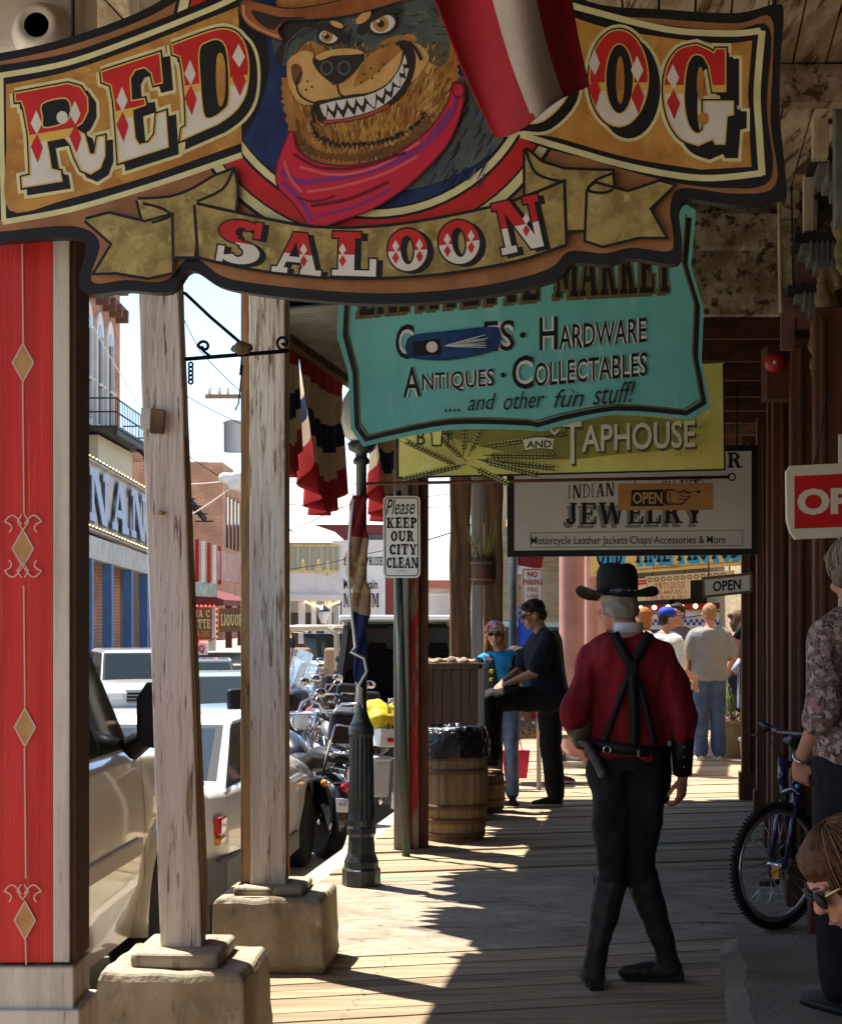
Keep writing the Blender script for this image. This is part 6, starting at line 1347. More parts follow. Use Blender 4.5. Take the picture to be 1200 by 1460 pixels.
# little keg hanging on the posts
c = P(690, 834, 13.5); t = thing('hanging_keg', 'small dark keg hung between the brown timber posts', 'keg', tuple(c)); m_keg = layered('dark_keg', (.085, .042, .022), [((.05, .026, .015), 5, .42, .62, (4, 4, .4))], .6, .3, 20)
q = MB(m_keg); prof = [(.085, 0), (.105, .06), (.11, .11), (.11, .16), (.10, .21), (.095, .22), (.085, .22), (.085, .19)]; q.lathe(prof, c+Vector((0, 0, 0)), 24); obj('staves', q, t)
for z in (.045, .175): q = MB(m_hoop); q.lathe([(.1035, z-.012), (.1085, z-.012), (.1085, z+.012), (.1035, z+.012)], c, 24); obj('hoop', q, t)
q = MB(m_wire); q.tube([c+Vector((-.1, 0, .2)), c+Vector((0, 0, .5)), c+Vector((.1, 0, .2))], .005, 5); q.tube([c+Vector((0, 0, .5)), c+Vector((0, .02, 1.3))], .005, 5); obj('hanger', q, t)
q = MB(mat('dry_plant', (.22, .2, .06), .8)); r2 = random.Random(4)
for k in range(26):
    a_ = r2.uniform(0, 2*PI); l_ = r2.uniform(.15, .5); p0 = c+Vector((.05*math.cos(a_), .05*math.sin(a_), .22)); q.tube([p0, p0+Vector((.06*math.cos(a_), .06*math.sin(a_), l_*.6)), p0+Vector((.10*math.cos(a_), .1*math.sin(a_), l_))], [.004, .003, .001], 4)
obj('plant', q, t)
# half barrel of pink flowers, grey bin
c = Vector((P(1047, 0, 19.15).x, 19.15, 0)); t = thing('flower_tub', 'half barrel of pink flowers and grasses beside the grey shirted man', 'flower tub', tuple(c))
q = MB(m_stave); rings = []
for f in range(7): rings.append([c+Vector(((.165+.05*f/6-(.006 if j % 3 == 0 else 0))*math.cos(2*PI*j/66), (.165+.05*f/6-(.006 if j % 3 == 0 else 0))*math.sin(2*PI*j/66), .40*f/6)) for j in range(66)])
q.loft(rings, smooth=False); obj('staves', q, t)
q = MB(m_stave); q.lathe([(.215, .36), (.245, .385), (.26, .40), (.25, .425), (.205, .42)], c, 40); obj('rim', q, t)
q = MB(mat('potting_soil', (.03, .02, .013), .95)); q.lathe([(.21, .37), (.2, .39), (.001, .40)], c, 20); obj('soil', q, t)
r2 = random.Random(11); q = MB(mat('petunia_pink', (.62, .12, .36), .6)); g = MB(mat('flower_leaf', (.07, .16, .03), .6))
for k in range(120):
    a_ = r2.uniform(0, 2*PI); r_ = .2*math.sqrt(r2.random()); p = c+Vector((r_*math.cos(a_), r_*math.sin(a_), .40+r2.uniform(.02, .09))); n_ = Vector((r2.uniform(-.5, .5), r2.uniform(-1, .2), 1)).normalized(); x_ = n_.orthogonal().normalized(); y_ = n_.cross(x_)
    tgt = q if k % 2 else g; s_ = .028 if k % 2 else .03
    tgt.add([p]+[p+x_*math.cos(b_)*s_*(1 if i % 2 else .6)+y_*math.sin(b_)*s_*(1 if i % 2 else .6)+n_*.008 for i, b_ in enumerate([2*PI*j/10 for j in range(10)])], [(0, i+1, (i+1) % 10+1) for i in range(10)])
obj('blossom', q, t, norm=False); obj('leaf', g, t, norm=False)
q = MB(mat('ornamental_grass', (.22, .32, .04), .6))
for k in range(34):
    a_ = r2.uniform(0, 2*PI); l_ = r2.uniform(.25, .5); sp = r2.uniform(.05, .30); p0 = c+Vector((.05*math.cos(a_), .05*math.sin(a_)-.1, .4)); d_ = Vector((math.cos(a_), math.sin(a_), 0)); q.tube([p0, p0+d_*sp*.35+Vector((0, 0, l_*.7)), p0+d_*sp*.8+Vector((0, 0, l_)), p0+d_*sp*1.3+Vector((0, 0, l_*.85))], [(.006, .002), (.006, .002), (.004, .002), .001], 4)
obj('grass', q, t)
c = Vector((P(1078, 0, 15.9).x, 15.9, 0)); q = MB(mat('grey_bin', (.13, .135, .125), .6)); q.loft([[c+Vector((sx*w_, sy*w_, z)) for sx, sy in ((-1, -1), (1, -1), (1, 1), (-1, 1))] for w_, z in ((.10, 0), (.135, .42), (.145, .42), (.145, .46), (.125, .46), (.12, .3))]); tag(obj('litter_bin', q, bevel=.01), 'plain grey tapered bin standing by the brown pilaster', 'bin')
# bench under the far columns
c = Vector((P(770, 0, 16.3).x, 16.3, 0)); t = thing('bench', 'light wooden bench with red legs behind the man with raised knee', 'bench', tuple(c))
q = MB(m_planks[2])
for k in range(3): q.box(c+Vector((.15, -.15+k*.15, .46)), (1.0, .135, .045))
obj('seat', q, t, bevel=.008)
for sx in (-.25, .55):
    q = MB(mat('bench_red', (.45, .06, .03), .5)); q.box(c+Vector((sx, -.13, .22)), (.07, .06, .44)); q.box(c+Vector((sx, .13, .22)), (.07, .06, .44)); q.box(c+Vector((sx, 0, .41)), (.07, .3, .05)); obj('leg', q, t, bevel=.006)
c = Vector((P(752, 0, 16.3).x, 16.25, .485)); q = MB(mat('red_bag', (.5, .03, .02), .5)); q.ball(c+Vector((.02, .1, .11)), (.12, .08, .12), 14, 9); q.tube([c+Vector((-.04, .1, .24)), c+Vector((.02, .1, .32)), c+Vector((.08, .1, .24))], .012, 6); tag(obj('bag', remesh(q, .012, 1, q.mats[0])), 'red rounded bag standing on the bench', 'bag')
# red alarm bell on the wall
c = P(1103, 518, 9.6); q = MB(mat('bell_red', (.42, .02, .015), .35)); q.lathe([(.03, .06), (.055, .05), (.058, .03), (.035, .0), (.03, -.01)][::-1], c, 24, axis=(-.1, -1, 0)); t = thing('alarm_bell', 'small round red alarm bell high on the brown post', 'bell', tuple(c)); obj('gong', q, t)
q = MB(mat('bell_boss', (.5, .45, .4), .4)); q.ball(c+Vector((-.006, -.06, 0)), .012, 10, 6); obj('boss', q, t)
q = MB(m_brown); q.box(c+Vector((.04, .1, -.05)), (.15, .18, .3)); obj('mount', q, t)
# lamp canister at top left
c = P(54, 38, 5.6); t = thing('porch_speaker', 'cream canister with dark round mouth under the porch ceiling, top left', 'speaker', tuple(c))
m_can = mat('cream_canister', (.52, .47, .40), .45, (.44, .39, .33), 5); q = MB(m_can); q.lathe([(.040, -.02), (.052, -.035), (.068, -.03), (.074, -.01), (.10, .05), (.11, .3)], c, 32, axis=(0, 1, 0)); obj('rim', q, t)
q = MB(m_interior); q.lathe([(.042, -.0215), (.001, -.0215)], c, 24, axis=(0, 1, 0)); obj('mouth', q, t)  # flat dark disc on the closed rim, painted shade for a deep hollow
q = MB(m_can); q.box(c+Vector((-.08, .25, .10)), (.42, .3, .32)); obj('housing', q, t, bevel=.05, seg=4)
q = MB(m_can); q.tube([c+Vector((.32, .3, .10)), c+Vector((.36, .28, .07)), c+Vector((.40, .3, .12))], .03, 8); q.tube([c+Vector((0, .3, .2)), c+Vector((0, .3, 1.0))], .03, 8); obj('bracket', q, t)
# wrought iron bracket on the leaning post
pl = Plane(300, 500, 6.0, 0); t = thing('iron_bracket', 'black scrolled iron sign bracket reaching right from the leaning post', 'bracket', tuple(pl(247, 513)))
def irn(nm, px_, r=.009, m=m_black):
    q = MB(m); q.tube([pl(x, y, .0) for x, y in px_], r, 6); return obj(nm, q, t)
irn('bar', [(240, 514), (300, 509), (412, 500)], .008); irn('bar', [(249, 424), (255, 416), (264, 418), (300, 452), (348, 493)], .007)
def spiral(x, y, r, a0, turns, f=1): return [(x+f*r*(1-k/22)*math.cos(a0+turns*2*PI*k/20), y+r*(1-k/22)*math.sin(a0+turns*2*PI*k/20)) for k in range(19)]
irn('scroll', spiral(252, 428, 9, -1.2, 1.2), .006); irn('scroll', [(300, 508), (292, 502), (284, 494)]+spiral(291, 494, 9, PI, 1.2), .006); irn('scroll', [(412, 500), (398, 498)]+spiral(404, 488, 10, 2.2, 1.2), .006)
q = MB(m_black)
for k in range(5): q.tube([pl(272+3*math.cos(a), 520+k*6+3.6*math.sin(a)) for a in [j/8*2*PI for j in range(9)]], .004, 5, cap=False)
obj('chain', q, t)
q = MB(mat('brass_socket', (.16, .12, .06), .5)); q.ball(pl(344, 497, .02), .026, 10, 7); q.ball(pl(352, 498, .02), .02, 10, 7); q.tube([pl(330, 495), pl(340, 500), pl(360, 494)], .014, 8); obj('lamp_socket', remesh(q, .006, 1, q.mats[0]), t)
q = MB(m_wire); q.tube([pl(345, 505), pl(342, 535), pl(346, 520), pl(340, 575), pl(335, 585)], .003, 5); obj('loose_wire', q, t)
# ------------------------------------------------------------------ bunting on the eave, foreground flag
m_bred = mat('bunting_red', (.42, .028, .03), .75, (.30, .02, .022), 7); m_bcr = mat('bunting_cream', (.66, .53, .34), .75, (.55, .42, .25), 7); m_bnv = mat('bunting_navy', (.018, .022, .06), .75)
for mm in (m_bred, m_bcr, m_bnv):      # thin cloth lets some daylight through
    b_ = mm.node_tree.nodes['Principled BSDF']; b_.inputs['Transmission Weight'].default_value = 0.0
def bunting(y0, y1, drop, label, ph):
    t_ = thing('bunting', label, 'bunting', tuple(wk(-2.31, (y0+y1)/2, 3.28-drop)), 0, 'patriotic bunting along the eave')
    q = MB(); nu, nv = 60, 26
    def pt(u, v):
        yy = y0+(y1-y0)*u; p = wk(-2.304, yy); fan = math.sin(PI*min(max(u, 0), 1))**.5
        d = drop*(.62+.38*fan)
        p.z = 3.27-d*v; pleat = math.sin(u*PI*11+ph)*(.003+.067*v)+.03*math.sin(u*5+ph)*v
        p.x += pleat; p.y += -.14*v*(u-.5); return p
    V = [[pt(i/nu, j/nv) for j in range(nv+1)] for i in range(nu+1)]
    for j in range(nv):
        f = (j+.5)/nv; m_ = m_bred if f < .14 else m_bcr if f < .38 else m_bnv if f < .58 else m_bcr if f < .76 else m_bred
        for i in range(nu): q.add([V[i][j], V[i+1][j], V[i+1][j+1], V[i][j+1]], [(0, 1, 2, 3)], m_, True)
    o_ = weld(obj('cloth', q, t_, norm=False)); o_.modifiers.new('s', 'SOLIDIFY').thickness = .003
    q = MB(m_wire); q.tube([wk(-2.31, y0, 3.275), wk(-2.31, y1, 3.275)], .006, 5); obj('cord', q, t_)
bunting(9.45, 10.35, .82, 'bunting swag half hidden behind the upright white post', 0); bunting(10.3, 11.75, .98, 'largest bunting swag hanging left of the teal sign', 1.3); bunting(12.8, 13.9, .90, 'bunting swag showing beside the lamp post, under the teal sign', 2.1)
t = thing('flag', 'red and white striped flag hanging in front of the big saloon sign', 'flag', tuple(P(720, 190, 3.7)))
q = MB(); m_fr = mat('flag_red', (.27, .012, .018), .85, (.20, .010, .014), 5, 1, .2, 120); m_fw = mat('flag_white', (.36, .29, .23), .85, (.30, .23, .17), 5, 1, .2, 120); nu, nv = 40, 40
def fpt(u, v):
    L0, L1 = (545, -160), (706, 196); R0, R1 = (775, -200), (842, 118); M0, M1 = (660, -180), (770, 172)
    e = lambda a, b: (a[0]+(b[0]-a[0])*v, a[1]+(b[1]-a[1])*v)
    a, m_, b = e(L0, L1), e(M0, M1), e(R0, R1); x = (1-u)**2*a[0]+2*u*(1-u)*m_[0]+u*u*b[0]; y = (1-u)**2*a[1]+2*u*(1-u)*m_[1]+u*u*b[1]
    return P(x+4*math.sin(v*6), y+6*math.sin(u*7)*v, 3.7+.09*math.sin(u*6.5+v*1.5)+.05*math.sin(v*4))
for i in range(nu):
    for j in range(nv):
        u = (i+.5)/nu; v = (j+.5)/nv; m_ = m_fr if u < .42 or u > .72 or v > .965 and u < .45 else m_fw
        q.add([fpt(i/nu, j/nv), fpt((i+1)/nu, j/nv), fpt((i+1)/nu, (j+1)/nv), fpt(i/nu, (j+1)/nv)], [(0, 1, 2, 3)], m_, True)
o = weld(obj('cloth', q, t, norm=False)); o.modifiers.new('s', 'SOLIDIFY').thickness = .003
q = MB(mat('flag_pole', (.35, .22, .1), .5)); q.tube([P(530, -150, 3.72), P(800, -215, 3.72)], .012, 8); obj('pole', q, t)
# ================================================================== far side of the street
m_brick = brickmat('red_brick', (.46, .17, .10), (.36, .125, .075), (.48, .36, .27))
m_brick2 = brickmat('orange_brick', (.48, .22, .12), (.38, .165, .09), (.5, .4, .3))
m_wh2 = mat('white_clapboard', (.70, .67, .62), .7, (.60, .57, .52), 1.2, 1, .2, 30)
m_dkglass = mat('window_dark', (.03, .035, .04), .15)
FX = -12.6
t = thing('brick_hotel', 'tall red brick building with white arched windows at upper left', 'building', (-18, 64, Z0))
q = MB(m_brick); q.box((FX-6, 64, 7.3), (12, 13, 15.2)); obj('wall', q, t)
q = MB(mat('brick_cornice', (.16, .075, .05), .8)); q.box((FX+.15, 64, 14.1), (.4, 13.3, .22)); q.box((FX+.08, 64, 14.95), (.5, 13.4, .16)); obj('cornice', q, t)
for k in range(9): q = MB(mat('brick_cornice')); q.box((FX+.25, 58.4+k*1.4, 13.8), (.5, .28, .5)); obj('corbel', q, t)
for k, yy in enumerate((59.0, 61.2, 63.4, 65.6, 67.8)):
    q = MB(m_wh2); ap = lambda y_, z_, o=0: Vector((FX+.12+o, y_, z_)); lp = rect(yy-.75, 8.7, yy+.75, 12.3)[:2]+ell(yy, 12.3, .75, 1.0, 12, 0, PI); q.slab(lp, ap, .14); fr = obj('window', q, t)
    q = MB(m_dkglass); lp = [(yy-.45, 8.9), (yy+.45, 8.9)]+ell(yy, 12.1, .45, .7, 10, 0, PI); q.poly([lp], lambda a, b: Vector((FX+.135, a, b))); obj('pane', q, fr)
    q = MB(m_wh2); q.box((FX+.2, yy, 10.6), (.1, .1, 3.4)); q.box((FX+.2, yy, 10.4), (.1, .95, .1)); obj('mullion', q, fr)
m_esc = mat('fire_escape_iron', (.03, .03, .032), .6)
q = MB(m_esc); q.box((FX+.8, 66, 8.35), (1.5, 9.5, .1)); q.box((FX+1.5, 66, 8.15), (.1, 9.5, .2)); obj('balcony_floor', q, t)
q = MB(m_esc)
for z in (8.9, 9.4): q.tube([(FX+.1, 61.3, z), (FX+1.5, 61.3, z), (FX+1.5, 70.7, z), (FX+.1, 70.7, z)], .03, 5)
for k in range(28): q.tube([(FX+1.5, 61.3+k*.35, 8.4), (FX+1.5, 61.3+k*.35, 9.4)], .016, 4)
for k in range(5): q.tube([(FX+.1+k*.33, 70.7, 8.4), (FX+.1+k*.33, 70.7, 9.4)], .016, 4)
obj('balcony_rail', q, t)
q = MB(m_esc)
for s_ in (0, .9): q.beam((FX+1.0+s_*.6, 69.5, 8.3), (FX+3.2, 73.5, 5.6), .08, .22)
for k in range(10): f = k/9; q.box((FX+1.25+1.9*f, 69.5+4*f, 8.25-2.7*f), (.8, .28, .05))
obj('stair', q, t)
q = MB(mat('cream_siding', (.60, .54, .40), .7)); q.box((FX-1.2, 66.3, 7.1), (3.6, 7.4, 2.2)); obj('annex', q, t)
# saloon with long letter board on blue posts
t = thing('saloon_building', 'low saloon across the street with long blue-lettered board on blue posts', 'building', (-13, 63, Z0))
m_sbd = mat('grey_signboard', (.46, .44, .40), .7, (.34, .32, .29), 2, 1, .2); m_slt = mat('letter_blue', (.36, .42, .55), .6, (.28, .34, .47), 3); m_sshd = mat('letter_dark', (.03, .035, .045), .6)
BX = -11.0; zt_ = lambda y: 6.7-(y-53)*.0217; zb_ = lambda y: 4.45-(y-53)*.0304
q = MB(m_sbd); q.add([(BX, 46, zb_(46)), (BX, 79, zb_(79)), (BX, 79, zt_(79)), (BX, 46, zt_(46)), (BX-.2, 46, zb_(46)), (BX-.2, 79, zb_(79)), (BX-.2, 79, zt_(79)), (BX-.2, 46, zt_(46))], [(0, 1, 2, 3), (4, 5, 6, 7), (3, 2, 6, 7), (0, 1, 5, 4), (1, 2, 6, 5), (0, 3, 7, 4)]); obj('sign_board', q, t)
class BoardPl:
    def __call__(s, x, y, o=0): return Vector((BX+.004+o, x, zb_(x)+(zt_(x)-zb_(x))*y))
A = Art(BoardPl(), .01, .008)
for i, ch in enumerate('BONANZA'):
    y0_ = 47.9+i*3.8; slabtext(A, ch, y0_, .90, y0_+3.4, .12, m_slt, t=.27, h=.15, sf=.1, shadow=m_sshd, sh=(-.14, -.02), ow=.01)
obj('board_lettering', A.take(), t, norm=False)
q = MB(m_sbd); 
for f, d in ((1.0, .16), (0.0, .18)): q.beam((BX+.05, 46, (zt_ if f else zb_)(46)), (BX+.05, 79, (zt_ if f else zb_)(79)), .3, .14)
obj('board_moulding', q, t)
for f in (1, 0):
    q = MB(m_bulb)
    for k in range(55): yy = 46.3+k*.6; q.ball((BX+.24, yy, (zt_ if f else zb_)(yy)+.05), .026, 6, 4)
    q.tube([(BX+.22, 46, (zt_ if f else zb_)(46)), (BX+.22, 79, (zt_ if f else zb_)(79))], .02, 4, m_wire); obj('light_string', q, t)
q = MB(m_sbd); q.beam((BX-.05, 46, 4.0), (BX-.05, 79, 3.2), .3, .75); obj('fascia', q, t)
q = MB(mat('porch_floor_board', (.25, .2, .15), .9)); q.add([(BX-3, 46, 4.3), (BX, 46, 4.3), (BX, 79, 3.5), (BX-3, 79, 3.5)], [(0, 1, 2, 3)]); obj('porch_roof', q, t, norm=False)
m_bp = mat('blue_post', (.085, .17, .33), .55, (.065, .14, .28), 3)
for yy in (48.5, 52.3, 56.1, 59.7, 63.8, 67.5, 71.3, 75): q = MB(m_bp); q.box((BX-.1, yy, 1.7), (.34, .34, 4.1)); obj('post', q, t, bevel=.02)
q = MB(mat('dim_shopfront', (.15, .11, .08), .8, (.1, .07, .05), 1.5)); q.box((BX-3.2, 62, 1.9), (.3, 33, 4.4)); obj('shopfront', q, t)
for k in range(6):
    q = MB(m_dkglass); q.box((BX-3.02, 50+k*4.6, 1.2), (.06, 2.6, 1.5)); fr = obj('window', q, t); q = MB(m_wh2); q.box((BX-2.99, 50+k*4.6, 2.0), (.08, 2.8, .12)); q.box((BX-2.99, 48.65+k*4.6, 1.2), (.08, .12, 1.6)); obj('frame', q, fr)
q = MB(mat('sign_maroon', (.30, .018, .02), .5)); q.box((BX-2.7, 62.5, 2.05), (.1, 15, 1.25)); sb = obj('red_sign', q, t)
class RP:
    def __call__(s, x, y, o=0): return Vector((BX-2.63+o, x, y))
A = Art(RP(), .005); text(A, 'Restaurant', 56.8, 2.5, 69, 1.65, m_wh2, 0, .01, .3); obj('sign_lettering', A.take(), sb, norm=False)
# second brick block, cafe porch
t = thing('brick_building', 'orange brick block with narrow windows seen between the white posts', 'building', (-17, 122, Z0))
q = MB(m_brick2); q.box((-17.9, 122, 5.5), (10, 25, 11.6)); q.box((-18.6, 110.2, 11.8), (1.5, .4, .9)); obj('wall', q, t)
q = MB(m_wh2); q.box((-18.5, 124, 11.6), (8, 20, .3)); obj('roof', q, t)
for k in range(7): q = MB(m_dkglass); q.box((-12.88, 111.8+k*2.2, 7.5), (.1, .8, 3.4)); fr = obj('window', q, t); q = MB(m_brick2); q.box((-12.84, 111.8+k*2.2, 9.35), (.16, 1.2, .25)); obj('lintel', q, fr)
t = thing('cafe_building', 'cafe porch with red lamps and maroon roof below the orange brick block', 'building', (-12, 88, Z0))
CXp = -10.8
q = MB(mat('green_fascia', (.36, .40, .33), .7, (.10, .17, .12), 2.2)); q.box((CXp, 82, 2.75), (.3, 12, .8)); obj('fascia', q, t)
q = MB(mat('maroon_roof', (.17, .045, .045), .7)); q.add([(CXp+.6, 87, 2.2), (CXp+.6, 104, 2.2), (CXp-2.4, 104, 3.1), (CXp-2.4, 87, 3.1), (CXp+.6, 87, 1.9), (CXp+.6, 104, 1.9), (CXp-2.4, 87, 1.9)], [(0, 1, 2, 3), (4, 5, 1, 0), (4, 0, 3, 6)]); obj('porch_roof', q, t)
for yy in (79, 87.5): q = MB(m_wh2); q.box((CXp-.05, yy, 1.0), (.36, .36, 2.9)); obj('post', q, t)
for yy in (92, 98): q = MB(mat('maroon_roof')); q.box((CXp+.3, yy, .8), (.34, .34, 2.4)); obj('post', q, t)
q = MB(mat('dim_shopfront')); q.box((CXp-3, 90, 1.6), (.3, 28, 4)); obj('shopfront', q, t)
q = MB(mat('stained_fence', (.52, .40, .34), .8, (.35, .12, .09), 2.5, 1, 0, None, 0, (4, 4, .4)))
for k in range(40): q.box((CXp+.3, 87.5+k*.42, 4.0), (.06, .34, 1.5+.1*(k % 2)))
q.box((CXp+.26, 96, 3.6), (.05, 17, .12)); q.box((CXp+.26, 96, 4.4), (.05, 17, .12)); obj('balcony_fence', q, t)
for k in range(5): q = MB(m_wh2 if k % 2 else m_bred); q.box((CXp+.3, 79+k*2.2, 4.0), (.16, .16, 2.0)); obj('baluster_post', q, t)
pl = Plane(290, 890, 86, 0); A = Art(pl, .02, .01); m_sb2 = mat('signboard_brown', (.16, .09, .045), .6)
q = MB(m_sb2); q.slab([(256, 866), (256, 912), (302, 912), (302, 866)], pl, .1); sb = obj('hanging_sign', q, t); mc_ = mat('sign_cream')
slabtext(A, 'JULIA C', 262, 870, 299, 880, mc_, t=.22); slabtext(A, 'BULETTE', 259, 883, 300, 896, mc_, t=.22); text(A, 'SALOON & CAFE', 260, 899, 298, 908, mat('stencil_gold'), 0, .02); obj('sign_lettering', A.take(), sb, norm=False)
q = MB(m_sb2); q.slab([(312, 868), (312, 902), (348, 900), (348, 866)], pl, .1); sb = obj('hanging_sign', q, t); slabtext(A, 'LIQUOR', 315, 876, 346, 892, mc_, t=.22); obj('sign_lettering', A.take(), sb, norm=False)
q = MB(m_wh2); q.slab([(268, 916), (268, 934), (296, 934), (296, 916)], pl, .1); sb = obj('notice', q, t); text(A, 'BBQ', 272, 920, 292, 932, m_bred, 0, .04); obj('sign_lettering', A.take(), sb, norm=False)
m_rb = mat('red_bulb', (1, .05, .03), .4, emit=2.5); q = MB(m_rb); q.tube([pl(264, 914, .25), pl(300, 914, .25), pl(310, 908, .25), pl(310, 864, .25), pl(257, 864, .25)], .025, 4, m_wire)
for k in range(9): q.ball(pl(258+k*6, 864, .25), .05, 6, 4)
for k in range(6): q.ball(pl(310, 868+k*8, .25), .05, 6, 4)
for k in range(7): q.ball(pl(266+k*5, 914, .25), .05, 6, 4)
obj('light_string', q, t)
# white gallery building with yellow window frames
t = thing('gallery_building', 'white two storey house with glazed yellow-framed gallery and amber lights', 'building', (-9, 104, Z0))
Yg = 100; X = lambda px: (px-CX)/F*Yg; Zp = lambda py: CH+(HY-py)/F*Yg
q = MB(m_wh2); q.box(((X(380)+X(486))/2, Yg+3.5, (Zp(850)+Zp(770))/2), (X(486)-X(380), 5, Zp(770)-Zp(850))); q.box(((X(380)+X(478))/2, Yg+5, (Zp(850)+Z0)/2), (X(478)-X(380), 2, Zp(850)-Z0)); obj('wall', q, t)
q = MB(m_wh2); q.add([(X(378), Yg+.6, Zp(773)), (X(472), Yg+.6, Zp(773)), (X(494), Yg+6.5, Zp(773)), (X(378), Yg+6.5, Zp(773)), (X(398), Yg+3, Zp(741)), (X(432), Yg+3, Zp(741)), (X(470), Yg+6, Zp(752))], [(0, 1, 5, 4), (1, 2, 6, 5), (0, 4, 3), (4, 5, 6, 3), (3, 6, 2)]); obj('roof', q, t)
q = MB(m_wh2); q.box(((X(378)+X(492))/2, Yg-.4, Zp(832)), (X(492)-X(378), .12, Zp(818)-Zp(848))); q.box(((X(378)+X(494))/2, Yg+.4, Zp(853)), (X(494)-X(378), 2.6, .35)); obj('balcony', q, t)
m_yf = mat('yellow_frame', (.62, .46, .18), .6); m_gg = mat('gallery_glass', (.30, .30, .27), .2)
for k in range(5):
    x0 = 398+k*17; q = MB(m_gg); q.box((X(x0+8), Yg+.97, Zp(795)), (X(x0+15)-X(x0), .1, Zp(778)-Zp(814))); w_ = obj('window', q, t)
    q = MB(m_yf)
    for xx in (x0, x0+8, x0+16): q.box((X(xx), Yg+.9, Zp(795)), (.07, .14, Zp(776)-Zp(815)))
    for yy in (777, 814): q.box((X(x0+8), Yg+.9, Zp(yy)), (X(x0+16)-X(x0), .13, .12))
    obj('frame', q, w_)
for x0 in (431, 448, 464, 470, 410): q = MB(m_wh2); q.box((X(x0), Yg-.5, (Zp(855)+Z0)/2), (.40 if x0 < 440 else .28, .3, Zp(855)-Z0)); obj('post', q, t)
for x0, y0_ in ((433, 815), (455, 815), (468, 818)): q = MB(m_yf); q.lathe([(.1, 0), (.16, .2), (.06, .45), (.1, .6), (.001, .85)], (X(x0), Yg-.5, Zp(y0_)-.1), 10); obj('finial', q, t)
q = MB(m_bulb); q.tube([(X(436), Yg-.7, Zp(857)), (X(455), Yg-.7, Zp(866)), (X(486), Yg-.7, Zp(862))], .03, 4, m_wire)
for k in range(14): q.ball((X(437+k*3.6), Yg-.75, Zp(858+7*math.sin(k/13*PI))), .07, 6, 4)
obj('light_string', q, t)
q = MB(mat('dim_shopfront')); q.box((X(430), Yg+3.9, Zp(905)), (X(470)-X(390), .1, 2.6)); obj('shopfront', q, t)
# newspaper museum wall with lettering
t = thing('museum_building', 'white end wall lettered Enterprise Museum beyond the lamp post', 'building', (-3, 92, Z0))
Ym = 90; pl = Plane(520, 830, Ym, 0); q = MB(m_wh2); a, b = pl(487, 770), pl(549, 870); q.box(((a.x+b.x)/2, Ym+3, (a.z+Z0)/2), (b.x-a.x, 6, a.z-Z0)); obj('wall', q, t)
A = Art(pl, .03, .01); slabtext(A, 'ENTERPRISE', 490, 794, 546, 806, k_black, t=.2); text(A, 'Mark Twain', 490, 826, 538, 840, k_black, 0, .01); slabtext(A, 'MUSEUM', 490, 846, 540, 866, k_black, t=.26); obj('wall_lettering', A.take(), t, norm=False)
q = MB(mat('maroon_wall', (.20, .05, .045), .8)); a, b = pl(545, 760), pl(562, 870); q.box(((a.x+b.x)/2, Ym+3.2, (a.z+Z0)/2), (b.x-a.x, 6.2, a.z-Z0)); obj('side_wall', q, t)
t = thing('roofed_building', 'maroon building with pale shingle roof behind the gallery house', 'building', (-6, 140, Z0))
Yr = 135; X = lambda px: (px-CX)/F*Yr; Zp = lambda py: CH+(HY-py)/F*Yr
q = MB(mat('maroon_wall')); q.box(((X(380)+X(560))/2, Yr+5, (Zp(748)+Z0)/2), (X(560)-X(380), 10, Zp(748)-Z0)); obj('wall', q, t)
q = MB(mat('pale_shingle', (.55, .54, .50), .9, (.46, .45, .42), 2, 1, .3)); q.add([(X(376), Yr-.3, Zp(740)), (X(500), Yr-.3, Zp(747)), (X(496), Yr+8, Zp(693)), (X(376), Yr+8, Zp(690)), (X(545), Yr+4, Zp(722)), (X(565), Yr, Zp(748))], [(0, 1, 2, 3), (1, 5, 4, 2)]); obj('roof', q, t)
for k in range(3): q = MB(m_dkglass); q.box((X(505+k*17), Yr-.06, Zp(775)), (1.0, .12, 1.4)); obj('window', q, t)
# lattice fenced terrace and roof further right
t = thing('terrace_building', 'far terrace with white lattice rail and orange roof right of the litter barrel', 'building', (4, 84, Z0))
Yt = 80; X = lambda px: (px-CX)/F*Yt; Zp = lambda py: CH+(HY-py)/F*Yt
q = MB(mat('orange_tile', (.45, .16, .10), .8)); q.box((X(665), Yt+3, Zp(832)), (X(735)-X(600), 5, .35)); obj('roof', q, t)
q = MB(m_wh2); q.box((X(668), Yt+4, Zp(868)), (X(740)-X(600), .3, 2.6)); obj('wall', q, t)
q = MB(m_wh2)
for k in range(40): q.box((X(604+k*3.3), Yt, Zp(868)), (.05, .05, 1.3))
for z in (848, 868, 888): q.box((X(668), Yt, Zp(z)), (X(735)-X(600), .08, .08))
obj('lattice_rail', q, t)
q = MB(m_wh2); q.box((X(668), Yt+3, (Zp(890)+Z0)/2), (X(740)-X(600), 7, Zp(890)-Z0)); obj('terrace', q, t)
